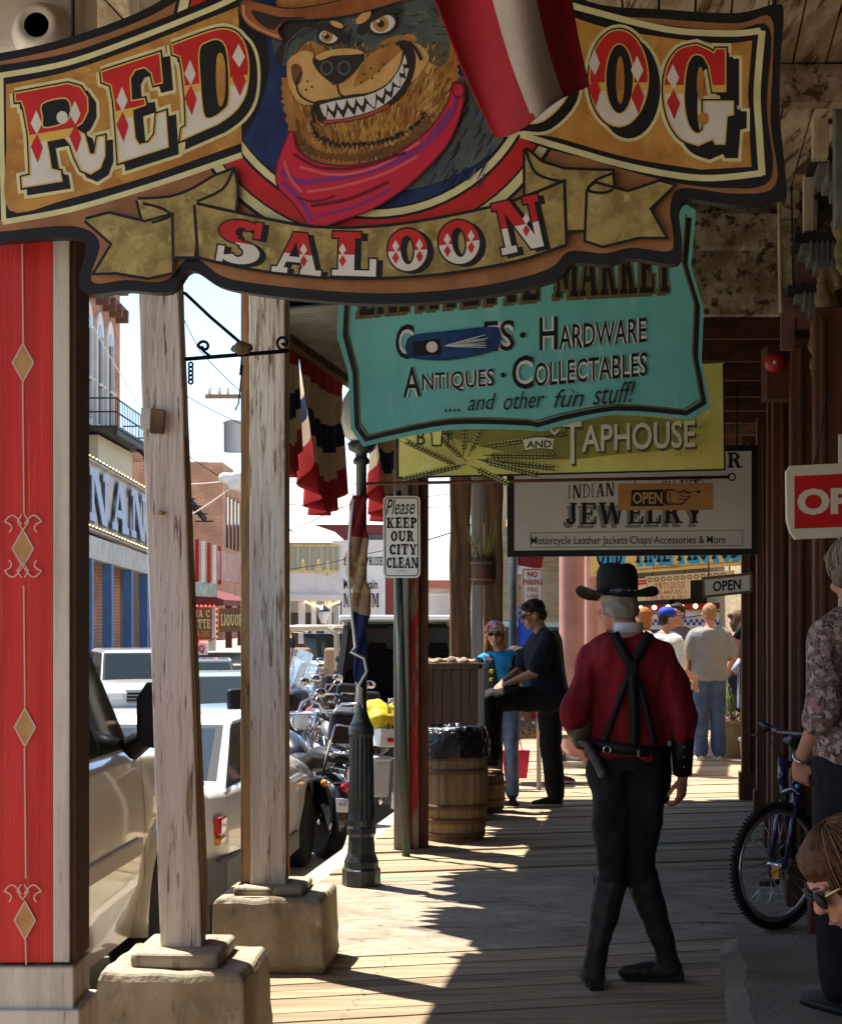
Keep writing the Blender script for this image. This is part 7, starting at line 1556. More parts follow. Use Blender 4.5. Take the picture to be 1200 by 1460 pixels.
# trees far right
def leafy(px, py, Y, r, seed, label):
    c = P(px, py, Y); t_ = thing('tree', label, 'tree', (c.x, Y, Z0)); q = MB(mat('bark', (.12, .08, .05), .9)); q.tube([(c.x, Y, Z0), (c.x+.1, Y, c.z-r*.5), (c.x, Y, c.z+r*.4)], [.22, .15, .05], 8)
    for k in range(5): a_ = k*1.3; q.tube([(c.x, Y, c.z-r*.5), (c.x+math.cos(a_)*r*.6, Y+math.sin(a_)*r*.6, c.z+r*.2)], [.09, .03], 6)
    obj('trunk', q, t_); r2 = random.Random(seed); g = MB(mat('tree_leaf', (.10, .135, .035), .7, (.06, .09, .022), 2))
    cl = [(Vector((r2.gauss(0, .45), r2.gauss(0, .45), r2.gauss(0, .4)))*r+c, r2.uniform(.25, .45)*r) for _ in range(22)]
    for k in range(2600):
        cc, rr_ = r2.choice(cl); d_ = Vector((r2.gauss(0, 1), r2.gauss(0, 1), r2.gauss(0, 1))).normalized(); p = cc+d_*rr_*r2.uniform(.6, 1); s_ = r2.uniform(.07, .15); u_ = Vector((r2.uniform(-1, 1), r2.uniform(-1, 1), r2.uniform(-1, 1))).normalized(); w_ = u_.orthogonal().normalized()
        g.add([p-u_*s_, p+w_*s_*.6, p+u_*s_, p-w_*s_*.6], [(0, 1, 2, 3)])
    obj('crown', g, t_, norm=False)
leafy(787, 858, 62, 1.9, 1, 'nearer olive green tree between parking plate and pink columns'); leafy(752, 872, 75, 1.6, 2, 'small tree low behind the man in black, beyond the street')
# ground-level lanterns, pole, transformer, wires
def lantern(px, py, Y, label):
    c = P(px, py, Y); b = Vector((c.x, Y, Z0)); t_ = thing('street_lamp', label, 'street lamp', tuple(b)); h = c.z-Z0
    q = MB(m_iron); q.lathe([(.14, 0), (.14, .3), (.06, .5), (.05, h-.6), (.1, h-.55), (.05, h-.5)], b, 12); obj('pole', q, t_)
    q = MB(mat('lantern_glass', (.6, .6, .58), .2)); q.lathe([(.10, h-.5), (.24, h-.1), (.24, h)], b, 8, smooth=False); obj('lantern', q, t_)
    q = MB(m_iron); q.lathe([(.30, h), (.26, h+.08), (.1, h+.25), (.03, h+.3), (.03, h+.42), (.001, h+.45)], b, 8, smooth=False); obj('cap', q, t_)
lantern(114, 852, 44, 'black lantern lamp before the blue porch posts'); lantern(461, 872, 70, 'distant black lantern before the white gallery house')
Yu = 66; t = thing('utility_pole', 'utility pole with crossarm and grey transformer behind the upright post', 'utility pole', (P(356, 0, Yu).x, Yu, Z0))
q = MB(m_greywood); q.tube([P(356, 1000, Yu), P(354, 470, Yu)], .16, 10); obj('pole', q, t)
q = MB(mat('crossarm_wood', (.35, .2, .1), .8)); a = P(296, 566, Yu); q.box((P(330, 0, Yu).x, Yu-.2, a.z), (2.0, .12, .16)); ca = obj('crossarm', q, t)
for x in (300, 314, 326): q = MB(m_white); q.lathe([(.05, 0), (.08, .08), (.04, .16), (.07, .24), (.001, .28)], P(x, 563, Yu)-Vector((0, .2, 0)), 8); obj('insulator', q, ca)
q = MB(mat('transformer_grey', (.42, .43, .44), .5)); a = P(333, 645, Yu)-Vector((0, .1, 0)); q.lathe([(.36, 0), (.38, .05), (.38, 1.1), (.40, 1.12), (.40, 1.2), (.3, 1.24), (.001, 1.28)], a, 20); obj('transformer', q, t)
t2 = thing('floodlight', 'white cluster of floodlights hanging from wires beside the upright post', 'floodlight', tuple(P(334, 690, 50))); q = MB(m_wh2); c = P(334, 686, 50)
for dx, dz in ((-.25, .1), (.1, .14), (0, -.1), (.3, -.2), (.15, -.05)): q.ball(c+Vector((dx, 0, dz)), (.24, .2, .17), 10, 7)
obj('lamp_head', remesh(q, .05, 1, m_wh2), t2)
def wire(nm, label, pts, Y, r=.014, m=None):
    q = MB(m or m_wire); pp = [P(x, y, Y+(0 if len(p_) < 3 else p_[2])) for p_ in pts for x, y in [p_[:2]]]; o_ = []
    for i in range(len(pp)-1):
        for k in range(8): f = k/8; o_.append(pp[i].lerp(pp[i+1], f)-Vector((0, 0, .25*math.sin(f*PI)*(pp[i+1]-pp[i]).length/12)))
    o_.append(pp[-1]); q.tube(o_, r, 5); tag(obj(nm, q), label, 'wire', 'overhead wires')
wl = [([(95, 395), (200, 580), (330, 665)], 55, 'white cable sagging across the brick hotel front', m_wh2), ([(250, 555), (345, 605), (480, 660)], 64, 'dark cable running behind the posts to the transformer', None), ([(255, 640), (340, 695), (420, 760)], 60, 'cable passing the floodlight cluster', None), ([(262, 740), (334, 692)], 50, 'white stay cable from floodlights down left', m_wh2), ([(266, 690), (334, 684)], 50, 'short white cable level with the floodlights', m_wh2), ([(405, 685), (560, 712), (720, 690)], 70, 'cable low in the sky beside the bunting', None), ([(405, 718), (560, 724), (700, 716)], 72, 'lowest long cable above the shingle roof', None), ([(408, 812), (520, 790), (640, 760), (725, 735)], 60, 'dark cable crossing the gallery house front', None), ([(405, 760), (470, 730), (560, 690)], 60, 'cable rising right over the gallery roof', None), ([(610, 770), (680, 745), (720, 720)], 58, 'cable between litter barrel post and timber post', None), ([(255, 440), (285, 500), (345, 560)], 60, 'thin cable dropping behind the iron bracket', None), ([(776, 800), (800, 880)], 50, 'cable near the parking plate', None)]
for pts, Y, lb, m_ in wl: wire('overhead_wire', lb, pts, Y, .016, m_)
t = thing('small_flag', 'small stars and stripes on a stick beyond the motorcycles', 'flag', tuple(P(412, 985, 22)))
q = MB(mat('flag_stick', (.4, .3, .15), .6)); q.tube([P(413, 985, 22), P(415, 905, 22)], .008, 5); obj('stick', q, t)
q = MB(); c0, c1 = P(412, 910, 21.98), P(420, 952, 21.98)
for i in range(7):
    a0 = c0.x+(c1.x-c0.x)*i/7; a1 = c0.x+(c1.x-c0.x)*(i+1)/7
    for j in range(6): z0_ = c0.z+(c1.z-c0.z)*j/6; z1_ = c0.z+(c1.z-c0.z)*(j+1)/6; q.add([(a0, 21.97+.02*math.sin(i+j), z0_), (a1, 21.97+.02*math.sin(i+1+j), z0_), (a1, 21.97+.02*math.sin(i+2+j), z1_), (a0, 21.97+.02*math.sin(i+1+j), z1_)], [(0, 1, 2, 3)], m_bnv if j < 2 else (m_fr if i % 2 else m_wh2))
o = weld(obj('cloth', q, t, norm=False)); o.modifiers.new('s', 'SOLIDIFY').thickness = .003
# ================================================================== people
def skin(n, c): return mat('skin_'+n, c, .5, tuple(x*.85 for x in c), 14, 1, .1, 60)
def cloth(n, c, c2=None, bump=.25): return mat('cloth_'+n, c, .85, c2 or tuple(x*.72 for x in c), 7, 1, bump, 90)
V3 = Vector
def hand(q, w, f, nrm, curl=.5, thumb=1, s=1.0):
    f = V3(f).normalized(); nrm = (V3(nrm)-f*V3(nrm).dot(f)).normalized(); sd = f.cross(nrm)*thumb; w = V3(w)
    rings = []
    for d, hw, ht in ((-.03, .024, .021), (0, .028, .02), (.03, .038, .018), (.065, .041, .015), (.09, .038, .012)):
        rings.append([w+f*d*s+sd*(hw*s*math.cos(a))+nrm*(ht*s*math.sin(a)) for a in [2*PI*k/14 for k in range(14)]])
    q.loft(rings)
    for k, (o, L) in enumerate(((.028, .072), (.010, .080), (-.009, .074), (-.027, .058))):
        p = w+f*.082*s+sd*o*s; pts = [p]; a = curl*.35
        for seg in (.44, .32, .24):
            a += curl*(.5 if seg > .4 else .62); d = f*math.cos(a)+nrm*math.sin(a)+sd*o*1.2; p = p+d*L*seg*s; pts.append(p.copy())
        q.tube(pts, [.0095*s, .009*s, .008*s, .0065*s], 8); q.ball(pts[-1], .0066*s, 8, 5)
    p = w+f*.018*s+sd*.030*s; d1 = (f*.62+sd*.62+nrm*.35).normalized(); d2 = (f*.86+sd*.12+nrm*.45).normalized()
    q.tube([p, p+d1*.038*s, p+d1*.038*s+d2*.030*s, p+d1*.038*s+d2*.052*s], [.013*s, .0115*s, .010*s, .0075*s], 8)
STD = dict(pel=(0, 0, .95), nek=(0, -.02, 1.49), hed=(0, .02, 1.63), shL=(-.17, -.01, 1.395), elL=(-.225, -.03, 1.13), wrL=(-.235, .06, .88), shR=(.17, -.01, 1.395), elR=(.225, -.03, 1.13), wrR=(.235, .06, .88),
           hiL=(-.085, 0, .92), knL=(-.095, .02, .50), anL=(-.10, -.02, .09), hiR=(.085, 0, .92), knR=(.095, .02, .50), anR=(.10, -.02, .09), toL=(-.12, .16, .03), toR=(.12, .16, .03))
TOR = ((-.06, .150, .110, 0), (0, .165, .118, 0), (.10, .158, .112, .01), (.22, .158, .115, .015), (.34, .178, .122, .01), (.43, .188, .115, 0), (.485, .160, .095, -.01), (.52, .095, .072, -.02), (.555, .058, .058, -.02))
def torso(q, J, zs, grow=0, b=1.0, n=24, flare=0):
    p = V3(J['pel']); nk = V3(J['nek']); ax = nk-p; Lz = .54; shx = (V3(J['shR'])-V3(J['shL'])); shx.z *= .6; hx = (V3(J['hiR'])-V3(J['hiL'])); hx.z *= .3
    rings = []
    for z, rx, ry, yo in TOR:
        if z < zs[0] or z > zs[1]: continue
        f = z/Lz; c = p+ax*f; sd = hx.normalized().lerp(shx.normalized(), min(max(f, 0), 1)).normalized(); up = ax.normalized() if f > .2 else V3((0, 0, 1)).lerp(ax.normalized(), max(f, 0)*5).normalized(); fw = up.cross(sd).normalized()
        g = grow+(flare*(1-f) if f < .6 else 0)
        rings.append([c+fw*yo+sd*((rx*b+g)*math.cos(a))+fw*((ry*b+g)*math.sin(a)) for a in [2*PI*k/n for k in range(n)]])
    q.loft(rings)
def lerp(a, b, f): return V3(a).lerp(V3(b), f)
def limb(q, pts, rad, n=12):
    p = [V3(x) for x in pts]; o = []; r = []
    for i in range(len(p)-1):
        for k in range(5): f = k/5; o.append(p[i].lerp(p[i+1], f)); r.append(rad[i]+(rad[i+1]-rad[i])*f)
    o.append(p[-1]); r.append(rad[-1]); q.tube(o, r, n); q.ball(p[0], rad[0]*.98, 10, 7); q.ball(p[-1], rad[-1]*.98, 10, 7)
    for i in range(1, len(p)-1): q.ball(p[i], rad[i], 10, 7)
def headm(J, yaw=0, pitch=0, roll=0):
    return Matrix.Translation(V3(J['hed'])) @ Matrix.Rotation(yaw, 4, 'Z') @ Matrix.Rotation(pitch, 4, 'X') @ Matrix.Rotation(roll, 4, 'Y')
def person(label, loc, rz, J_, skn, scale=1.0, vox=.011, hy=0, hp=0, hr=0, build=1.0, hands=((0, 0, -1), (0, .3, 0), .5, (0, 0, -1), (0, .3, 0), .5), group=None, face=True):
    J = dict(STD); J.update(J_ or {})
    t = thing('person', label, 'person', loc, rz, group); t.scale = (scale,)*3; t['_'] = 0; del t['_']
    q = MB(skn); torso(q, J, (-.1, .6), -.022, build)
    limb(q, [lerp(J['pel'], J['nek'], .97), lerp(J['nek'], J['hed'], .75)], [.058, .054])
    for s_ in 'LR':
        limb(q, [J['sh'+s_], J['el'+s_], J['wr'+s_]], [.047*build**.5, .038*build**.5, .026]); limb(q, [J['hi'+s_], J['kn'+s_], J['an'+s_]], [.078, .05, .036])
        limb(q, [J['an'+s_], lerp(J['an'+s_], J['to'+s_], .12)], [.034, .030])
    M = headm(J, hy, hp, hr); h = MB(skn)
    h.ball((0, -.012, .025), (.076, .097, .092)); h.ball((0, .018, -.035), (.062, .078, .078)); h.ball((0, .055, -.085), (.034, .034, .026)); h.ball((0, .015, -.075), (.052, .06, .04))
    h.tube([(0, .083, .022), (0, .098, -.005), (0, .106, -.022)], [.009, .012, .014], 8); h.ball((0, .104, -.023), (.017, .014, .011)); h.ball((0, .088, -.058), (.025, .011, .008)); h.ball((0, .086, -.069), (.022, .012, .008))
    h.ball((0, .076, .032), (.058, .02, .012))
    for sx in (-1, 1): h.ball((sx*.077, -.008, -.012), (.010, .020, .033)); h.ball((sx*.04, .062, -.032), (.026, .022, .022))
    h.xform(M); q.v += h.v; b0 = len(q.v)-len(h.v); q.f += [tuple(i+b0 for i in f) for f in h.f]; q.fm += h.fm; q.fs += h.fs
    hand(q, J['wrL'], hands[0], hands[1], hands[2], 1); hand(q, J['wrR'], hands[3], hands[4], hands[5], -1)
    o = lobj('body', remesh(q, vox*.75, 2, skn), t, norm=False)
    if face:
        for sx in (-1, 1):
            e = MB(mat('eye_white', (.6, .58, .55), .2)); e.ball((sx*.031, .072, .010), (.013, .011, .007), 12, 8); e.ball((sx*.031, .0805, .010), (.006, .004, .006), 10, 6, mat('iris_dark', (.04, .025, .015), .2)); e.xform(M); lobj('eye', e, t)
            e = MB(mat('brow_hair', (.07, .045, .03), .8)); e.tube([M @ V3((sx*.014, .094, .032)), M @ V3((sx*.032, .092, .038)), M @ V3((sx*.050, .080, .032))], [.003, .004, .002], 6); lobj('eyebrow', e, t)
        e = MB(mat('lips', (.36, .12, .09), .5)); e.tube([M @ V3((-.022, .094, -.063)), M @ V3((0, .102, -.062)), M @ V3((.022, .094, -.063))], [.002, .005, .002], 6); lobj('mouth', e, t)
    t2 = (t, J, M); return t2
def shirt(P_, m, sleeve=.5, grow=.012, hem=-.06, b=1.0, vox=.013, disp=.006, rs=(.062, .055, .048), ends=None, name='shirt', flare=0, seed=1, sides='LR', dscale=9):
    t, J, M = P_; q = MB(m); torso(q, J, (hem, .525), grow, b, flare=flare)
    for s_ in sides:
        limb(q, [lerp(J['sh'+s_], J['nek'], .45), J['sh'+s_]], [rs[0]*.80, rs[0]*.90]); L1 = (V3(J['el'+s_])-V3(J['sh'+s_])).length; L2 = (V3(J['wr'+s_])-V3(J['el'+s_])).length; d = sleeve*(L1+L2)
        if d <= L1: limb(q, [J['sh'+s_], lerp(J['sh'+s_], J['el'+s_], d/L1)], [rs[0]*.92, rs[1]*b**.5])
        else: limb(q, [J['sh'+s_], J['el'+s_], lerp(J['el'+s_], J['wr'+s_], (d-L1)/L2)], [rs[0]*.92, rs[1]*b**.5, rs[2]*b**.5])
    return lobj(name, remesh(q, vox, 2, m, disp, dscale, seed, (1, 1, .6)), t, norm=False)
def trousers(P_, m, r=(.098, .072, .058), b=1.0, vox=.013, disp=.006, to=1.0, name='trousers', top=.11, seed=2):
    t, J, M = P_; q = MB(m); torso(q, J, (-.07, top), .008, b)
    for s_ in 'LR':
        q.ball(lerp(J['hi'+s_], J['kn'+s_], .05), r[0]*1.05)
        if to >= 1: limb(q, [J['hi'+s_], J['kn'+s_], lerp(J['kn'+s_], J['an'+s_], .96)], r)
        elif to > .5: limb(q, [J['hi'+s_], J['kn'+s_], lerp(J['kn'+s_], J['an'+s_], (to-.5)*2)], r)
        else: limb(q, [J['hi'+s_], lerp(J['hi'+s_], J['kn'+s_], to*2)], r[:2])
    return lobj(name, remesh(q, vox, 2, m, disp, 11, seed, (1, 1, .7)), t, norm=False)
def shoes(P_, m, sole=None, name='shoe'):
    t, J, M = P_
    for s_ in 'LR':
        a = V3(J['an'+s_]); b = V3(J['to'+s_]); f = (b-a); f.z *= .0 if abs(b.z-a.z) < .09 else 1; f = f.normalized(); u = V3((0, 0, 1)); u = (u-f*u.dot(f)).normalized(); sd = f.cross(u)
        base = a-u*(.088) - f*.055
        rings = []
        for d, w_, h_ in ((0, .028, .07), (.03, .036, .085), (.08, .038, .095), (.13, .043, .07), (.19, .047, .052), (.235, .040, .042), (.262, .02, .026)):
            rings.append([base+f*d+sd*(w_*math.cos(a_)*(1 if math.sin(a_) < .3 else .85))+u*(.008+(h_*math.sin(a_) if math.sin(a_) > 0 else 0)) for a_ in [2*PI*k/18 for k in range(18)]])
        q = MB(m); q.loft(rings); o = lobj(name, q, t)
        q = MB(sole or m_plastic); q.loft([[base+f*d+sd*(w_*1.06*x)+u*z for x, z in ((-1, 0), (1, 0), (1, .022), (-1, .022))] for d, w_ in ((-.004, .024), (.03, .037), (.08, .038), (.14, .044), (.2, .047), (.24, .038), (.268, .016))]); lobj('sole', q, o)
def hair(P_, m, style='short', vox=.009, seed=3):
    t, J, M = P_; q = MB(m)
    if style == 'short':
        q.ball((0, -.022, .038), (.083, .098, .090)); q.ball((0, -.062, -.02), (.066, .052, .062)); q.ball((0, .035, .085), (.06, .045, .03))
    elif style == 'crop':
        q.ball((0, -.022, .032), (.080, .094, .088)); q.ball((0, -.058, -.02), (.064, .050, .055))
    elif style == 'fringe':         # horseshoe of hair under a hat
        q.ball((0, -.05, -.015), (.078, .064, .062)); q.ball((-.066, -.01, -.005), (.018, .035, .04)); q.ball((.066, -.01, -.005), (.018, .035, .04)); q.ball((0, -.02, .04), (.078, .092, .07))
    elif style == 'bob':
        q.ball((0, -.025, .035), (.098, .112, .100)); q.ball((0, -.065, -.03), (.088, .07, .085))
        for sx in (-1, 1): q.ball((sx*.075, -.02, -.01), (.03, .055, .06))
        q.ball((0, .055, .085), (.07, .04, .03))
    elif style == 'swept':
        q.ball((0, -.022, .036), (.094, .108, .100)); q.ball((0, -.07, -.06), (.085, .055, .12)); q.ball((0, .03, .075), (.075, .062, .052))
        for sx in (-1, 1): q.ball((sx*.078, -.015, -.05), (.022, .045, .10))
    elif style == 'long':
        q.ball((0, -.022, .035), (.092, .106, .098)); q.ball((0, -.07, -.06), (.085, .055, .12))
        for sx in (-1, 1): q.ball((sx*.078, -.01, -.06), (.022, .05, .10)); q.ball((sx*.06, .055, .06), (.03, .045, .035))
    q.xform(M); return lobj('hair', remesh(q, vox, 1, m, .006, 28, seed), t, norm=False)
def strands(P_, m, n, c, r, a0, a1, th, thf, seed=1, rad=.0026):
    t, J, M = P_; r2 = random.Random(seed); q = MB(m)
    for k in range(n):
        a = r2.uniform(a0, a1); top = thf if math.sin(a) > .55 else th; s0 = r2.uniform(.1, .6); s1 = top+r2.uniform(-.2, .15); j = r2.uniform(.985, 1.035); w = r2.uniform(-.18, .18)
        q.tube([M @ (V3(c)+V3((r[0]*j*math.sin(h)*math.cos(a+w*h), r[1]*j*math.sin(h)*math.sin(a+w*h), r[2]*j*math.cos(h)))) for h in [s0+(s1-s0)*i/6 for i in range(7)]], [rad]*5+[rad*.7, rad*.3], 4)
    lobj('hair_strand', q, t)
def at(px, Y, z=0): return Vector(((px-CX)/F*Y, Y, z))
# ------------------------------------------------------------------ the man in black hat and dark red shirt
sk1 = skin('ruddy', (.46, .20, .13)); m_hat = mat('black_felt', (.008, .008, .009), .75, (.016, .015, .015), 20, 1, .2, 60)
m_rsh = cloth('dark_red', (.22, .012, .018), (.14, .008, .012), .5); m_blk = cloth('black', (.010, .010, .012), (.017, .016, .018)); m_bt = mat('boot_leather', (.020, .017, .016), .42, (.035, .028, .024), 12, 1, .3, 40)
Jc = dict(pel=(0, 0, 1.02), nek=(0.0, -.02, 1.575), hed=(-.045, .03, 1.69), shL=(-.15, 0, 1.475), elL=(-.24, -.07, 1.20), wrL=(-.185, .05, 1.045), shR=(.15, 0, 1.475), elR=(.235, -.05, 1.19), wrR=(.245, .02, .925),
          hiL=(-.085, 0, .98), knL=(-.065, .02, .50), anL=(-.155, -.07, .115), toL=(-.175, .13, .05), hiR=(.085, 0, .98), knR=(.055, .06, .50), anR=(.19, .09, .105), toR=(.015, .10, .03))
Pc = person('man walking away in black cowboy hat, dark red shirt, braces and tall boots', at(895, 7.5), -.03, Jc, sk1, 1.0, .009, hy=.45, hp=-.02, build=.90, face=False, hands=((.15, .35, -.9), (.8, .3, .2), .7, (-.05, .1, -1), (-.7, .5, 0), .55))
tc, _, Mh = Pc
hair(Pc, mat('hair_grey', (.30, .27, .22), .8, (.2, .18, .15), 40), 'fringe')
q = MB(m_hat); n = 48; rings = []
for r, z in ((.155, 0), (.11, .002), (.092, .008)): pass
def brim(u, v):
    a = 2*PI*u; r0 = Vector((.086*math.cos(a), .102*math.sin(a), 0)); r1 = Vector((.188*math.cos(a), .178*math.sin(a), 0)); p = r0.lerp(r1, v); p.z = .052+.034*abs(math.cos(a))**3*v**2-.022*v*abs(math.sin(a))+.004*math.sin(3*a); return p
q.grid(lambda u, v: brim(u, v), 48, 6)
cr_ = [[Vector((w_*math.cos(a), d_*math.sin(a), z-(.012*math.exp(-((math.cos(a)*w_)/.03)**2) if z > .15 else 0))) for a in [2*PI*k/40 for k in range(40)]] for z, w_, d_ in ((.045, .088, .104), (.08, .090, .103), (.12, .091, .101), (.155, .087, .095), (.178, .076, .083), (.192, .054, .058), (.194, .02, .02))]
q.loft(cr_); q.xform(Mh); o = lobj('hat', q, tc, norm=False); o.modifiers.new('s', 'SOLIDIFY').thickness = .005
q = MB(mat('hat_band', (.03, .022, .02), .4)); q.loft([[Vector((.0885*math.cos(a), .1045*math.sin(a), z)) for a in [2*PI*k/40 for k in range(40)]] for z in (.056, .074)], cap=False); q.xform(Mh); hb_ = lobj('hat_band', q, o)
q = MB(m_chrome)
for k in range(5): a = -PI/2+(k-2)*.42; q.ball((.090*math.cos(a), .106*math.sin(a), .065), (.008, .005, .006), 8, 5)
q.xform(Mh); lobj('concho', q, hb_)
q = MB(m_rsh); torso(q, Jc, (-.02, .525), .008, .98, flare=.014)
for s_, sg in (('L', -1), ('R', 1)):
    d = lerp(Jc['el'+s_], Jc['wr'+s_], .04 if s_ == 'L' else .30); limb(q, [lerp(Jc['sh'+s_], Jc['nek'], .5), Jc['sh'+s_], lerp(Jc['sh'+s_], Jc['el'+s_], .5), Jc['el'+s_], d], [.052, .064, .066, .068, .058])
lobj('shirt', remesh(q, .009, 2, m_rsh, .024, 10, 1, (1, 1, .34)), tc, norm=False)
q = MB(mat('collar_white', (.55, .56, .62), .7)); q.loft([[V3((0, -.012, 0))+V3((.066*math.cos(a), .064*math.sin(a), z)) for a in [2*PI*k/24 for k in range(24)]] for z in (1.572, 1.60, 1.615)], cap=False); o = lobj('collar', q, tc, norm=False); o.modifiers.new('s', 'SOLIDIFY').thickness = .006
trousers(Pc, m_blk, (.094, .074, .082), .93, disp=.018, to=.54, top=.13)
for s_ in 'LR':                        # tall boots
    k, a, tt = V3(Jc['kn'+s_]), V3(Jc['an'+s_]), V3(Jc['to'+s_]); q = MB(m_bt); top = lerp(k, a, .06)
    limb(q, [top, lerp(k, a, .45), lerp(k, a, .85), a-V3((0, 0, .03))], [.074, .068, .052, .052]); f = (tt-a); f.z = 0; f.normalize(); b0 = a-V3((0, 0, a.z-.055))
    q.ball(b0-f*.02, (.046, .046, .05)); limb(q, [b0+f*.0, b0+f*.12-V3((0, 0, .012)), b0+f*.20-V3((0, 0, .022))], [.048, .040, .026])
    o = lobj('boot', remesh(q, .010, 2, m_bt, .006, 13, 4), tc, norm=False)
    q = MB(m_plastic); q.box(b0-f*.035-V3((0, 0, .032)), (.066, .062, .045), math.atan2(f.y, f.x)); q.box(b0+f*.10-V3((0, 0, .044)), (.22, .078, .012), math.atan2(f.y, f.x)); lobj('heel', q, o, bevel=.006)
# braces: Y-back straps lying on the shirt
m_str = mat('black_strap', (.010, .009, .009), .5)
def onback(x, z, d=.145): 
    f = (z-1.02)/.54; ry = .128+.012*math.sin(f*3); rx = .20; k = max(1-(x/rx)**2, .1); return V3((x, -ry*.98*math.sqrt(k)-.017, z))
def strap(pts, w, nm='braces'):
    q = MB(m_str); P3 = [onback(*p) for p in cr(pts, 5)]; L = []
    for i, p in enumerate(P3):
        d = (P3[min(i+1, len(P3)-1)]-P3[max(i-1, 0)]).normalized(); sd = d.cross(V3((0, -1, 0))).normalized(); L.append([p+sd*w/2, p-sd*w/2])
    q.loft([[a, b] for a, b in L], cap=False, closed=False); o = lobj(nm, q, tc, norm=False); o.modifiers.new('s', 'SOLIDIFY').thickness = -.014; return o
strap([(-.075, 1.57), (-.04, 1.50), (0, 1.42), (.01, 1.30), (.015, 1.15), (.015, 1.08)], .045); strap([(.085, 1.57), (.045, 1.50), (0, 1.42)], .045)
strap([(0, 1.42), (-.035, 1.32), (-.085, 1.18), (-.115, 1.09)], .026); strap([(0, 1.43), (.05, 1.30), (.095, 1.12), (.10, 1.08)], .026)
q = MB(m_str); q.box(onback(0, 1.42)-V3((0, .008, 0)), (.05, .012, .06)); lobj('braces', q, tc, bevel=.006)
q = MB(m_str); q.loft([[V3((0, .0, 0))+V3((.192*math.cos(a), .150*math.sin(a), z-.02*math.cos(a))) for a in [2*PI*k/32 for k in range(32)]] for z in (1.035, 1.085)], cap=False); o = lobj('gun_belt', q, tc, norm=False); o.modifiers.new('s', 'SOLIDIFY').thickness = .008
q = MB(m_chrome); q.tube([V3((-.105+.016*math.cos(a), -.152, 1.06+.016*math.sin(a))) for a in [2*PI*k/14 for k in range(15)]], .004, 6, cap=False); q.box((.03, -.158, 1.045), (.012, .008, .03)); lobj('buckle', q, o)
q = MB(m_str); limb(q, [(.165, .06, 1.04), (.175, .08, .92), (.175, .09, .82)], [.03, .03, .022]); lobj('holster', remesh(q, .01, 1, m_str), tc, norm=False)
q = MB(m_str); limb(q, [(-.17, -.10, 1.055), (-.13, -.13, .985)], [.03, .022]); lobj('holster', remesh(q, .01, 1, m_str), tc, norm=False)
q = MB(mat('grip_dark', (.05, .045, .04), .3)); limb(q, [(-.19, -.10, 1.08), (-.155, -.135, 1.02), (-.125, -.16, .955)], [.016, .02, .022]); q.ball((-.205, -.085, 1.085), (.02, .02, .018)); lobj('revolver_grip', remesh(q, .006, 1, q.mats[0]), tc, norm=False)
m_cuff = mat('leather_cuff', (.075, .058, .032), .38, (.045, .035, .02), 9, 1, .2, 40)
for s_, a, b, m_ in (('L', .12, .80, m_cuff), ('R', .26, .95, m_str)):
    q = MB(m_); p0, p1 = lerp(Jc['el'+s_], Jc['wr'+s_], a), lerp(Jc['el'+s_], Jc['wr'+s_], b); q.tube([p0, lerp(p0, p1, .5), p1], [.064, .056, .044] if s_ == 'L' else [.054, .048, .042], 18, cap=False); o = lobj('leather_cuff', q, tc, norm=False); o.modifiers.new('s', 'SOLIDIFY').thickness = .006
    q = MB(m_chrome); [q.ball(lerp(p0, p1, f)+V3((-.0, -.052+.010*f, .0)), .005, 6, 4) for f in (.3, .55, .8)]; lobj('stud', q, o)
# ------------------------------------------------------------------ man in black with a knee raised (faces left)
sk2 = skin('tan', (.48, .24, .15)); m_hdk = mat('hair_dark', (.022, .016, .012), .7, (.04, .028, .02), 40); m_bsh = cloth('navy_black', (.011, .012, .018), (.018, .019, .026)); m_btr = cloth('charcoal', (.016, .0145, .014), (.028, .025, .022))
Jm = dict(pel=(0, -.02, .93), nek=(0, .07, 1.46), hed=(0, .135, 1.585), shL=(-.20, .05, 1.39), elL=(-.23, .16, 1.12), wrL=(-.10, .37, 1.02), shR=(.20, .05, 1.39), elR=(.22, .2, 1.13), wrR=(.04, .38, 1.03), hiL=(-.09, .0, .90), knL=(-.13, .50, .90), anL=(-.12, .50, .43), toL=(-.12, .70, .37), hiR=(.09, -.03, .90), knR=(.095, -.03, .48), anR=(.09, -.07, .09), toR=(.10, .12, .03))
Pm = person('man in black polo and trousers resting hands on his raised knee, facing left', at(783, 14.2), PI/2+.12, Jm, sk2, 1.03, .011, hp=-.38, build=1.22, hands=((.35, .7, -.5), (0, -.3, -1), .55, (-.6, .6, -.4), (0, -.3, -1), .5))
hair(Pm, m_hdk, 'short'); shirt(Pm, m_bsh, .42, .016, -.07, 1.22, rs=(.078, .078, .07), disp=.008); trousers(Pm, m_btr, (.118, .092, .078), 1.18, disp=.010); shoes(Pm, mat('canvas_dark', (.02, .018, .018), .8), mat('sole_white', (.55, .5, .42), .7))
q = MB(m_plastic); M_ = Pm[2]
for sx in (-1, 1): q.ball((sx*.036, .095, .012), (.028, .008, .017), 12, 7); q.tube([(sx*.06, .088, .016), (sx*.08, .01, .012)], .004, 6)
q.tube([(-.02, .104, .016), (.02, .104, .016)], .004, 6); q.xform(M_); lobj('sunglasses', q, Pm[0])
c = at(783, 14.2)+Matrix.Rotation(PI/2+.12, 3, 'Z') @ V3((-.12, .57, 0)); t = thing('keg_stool', 'small low keg under the raised foot of the man in black', 'keg', tuple(c)); barrel_parts(t, c, .17, .335, 18, (.1, .3, .7, .9))
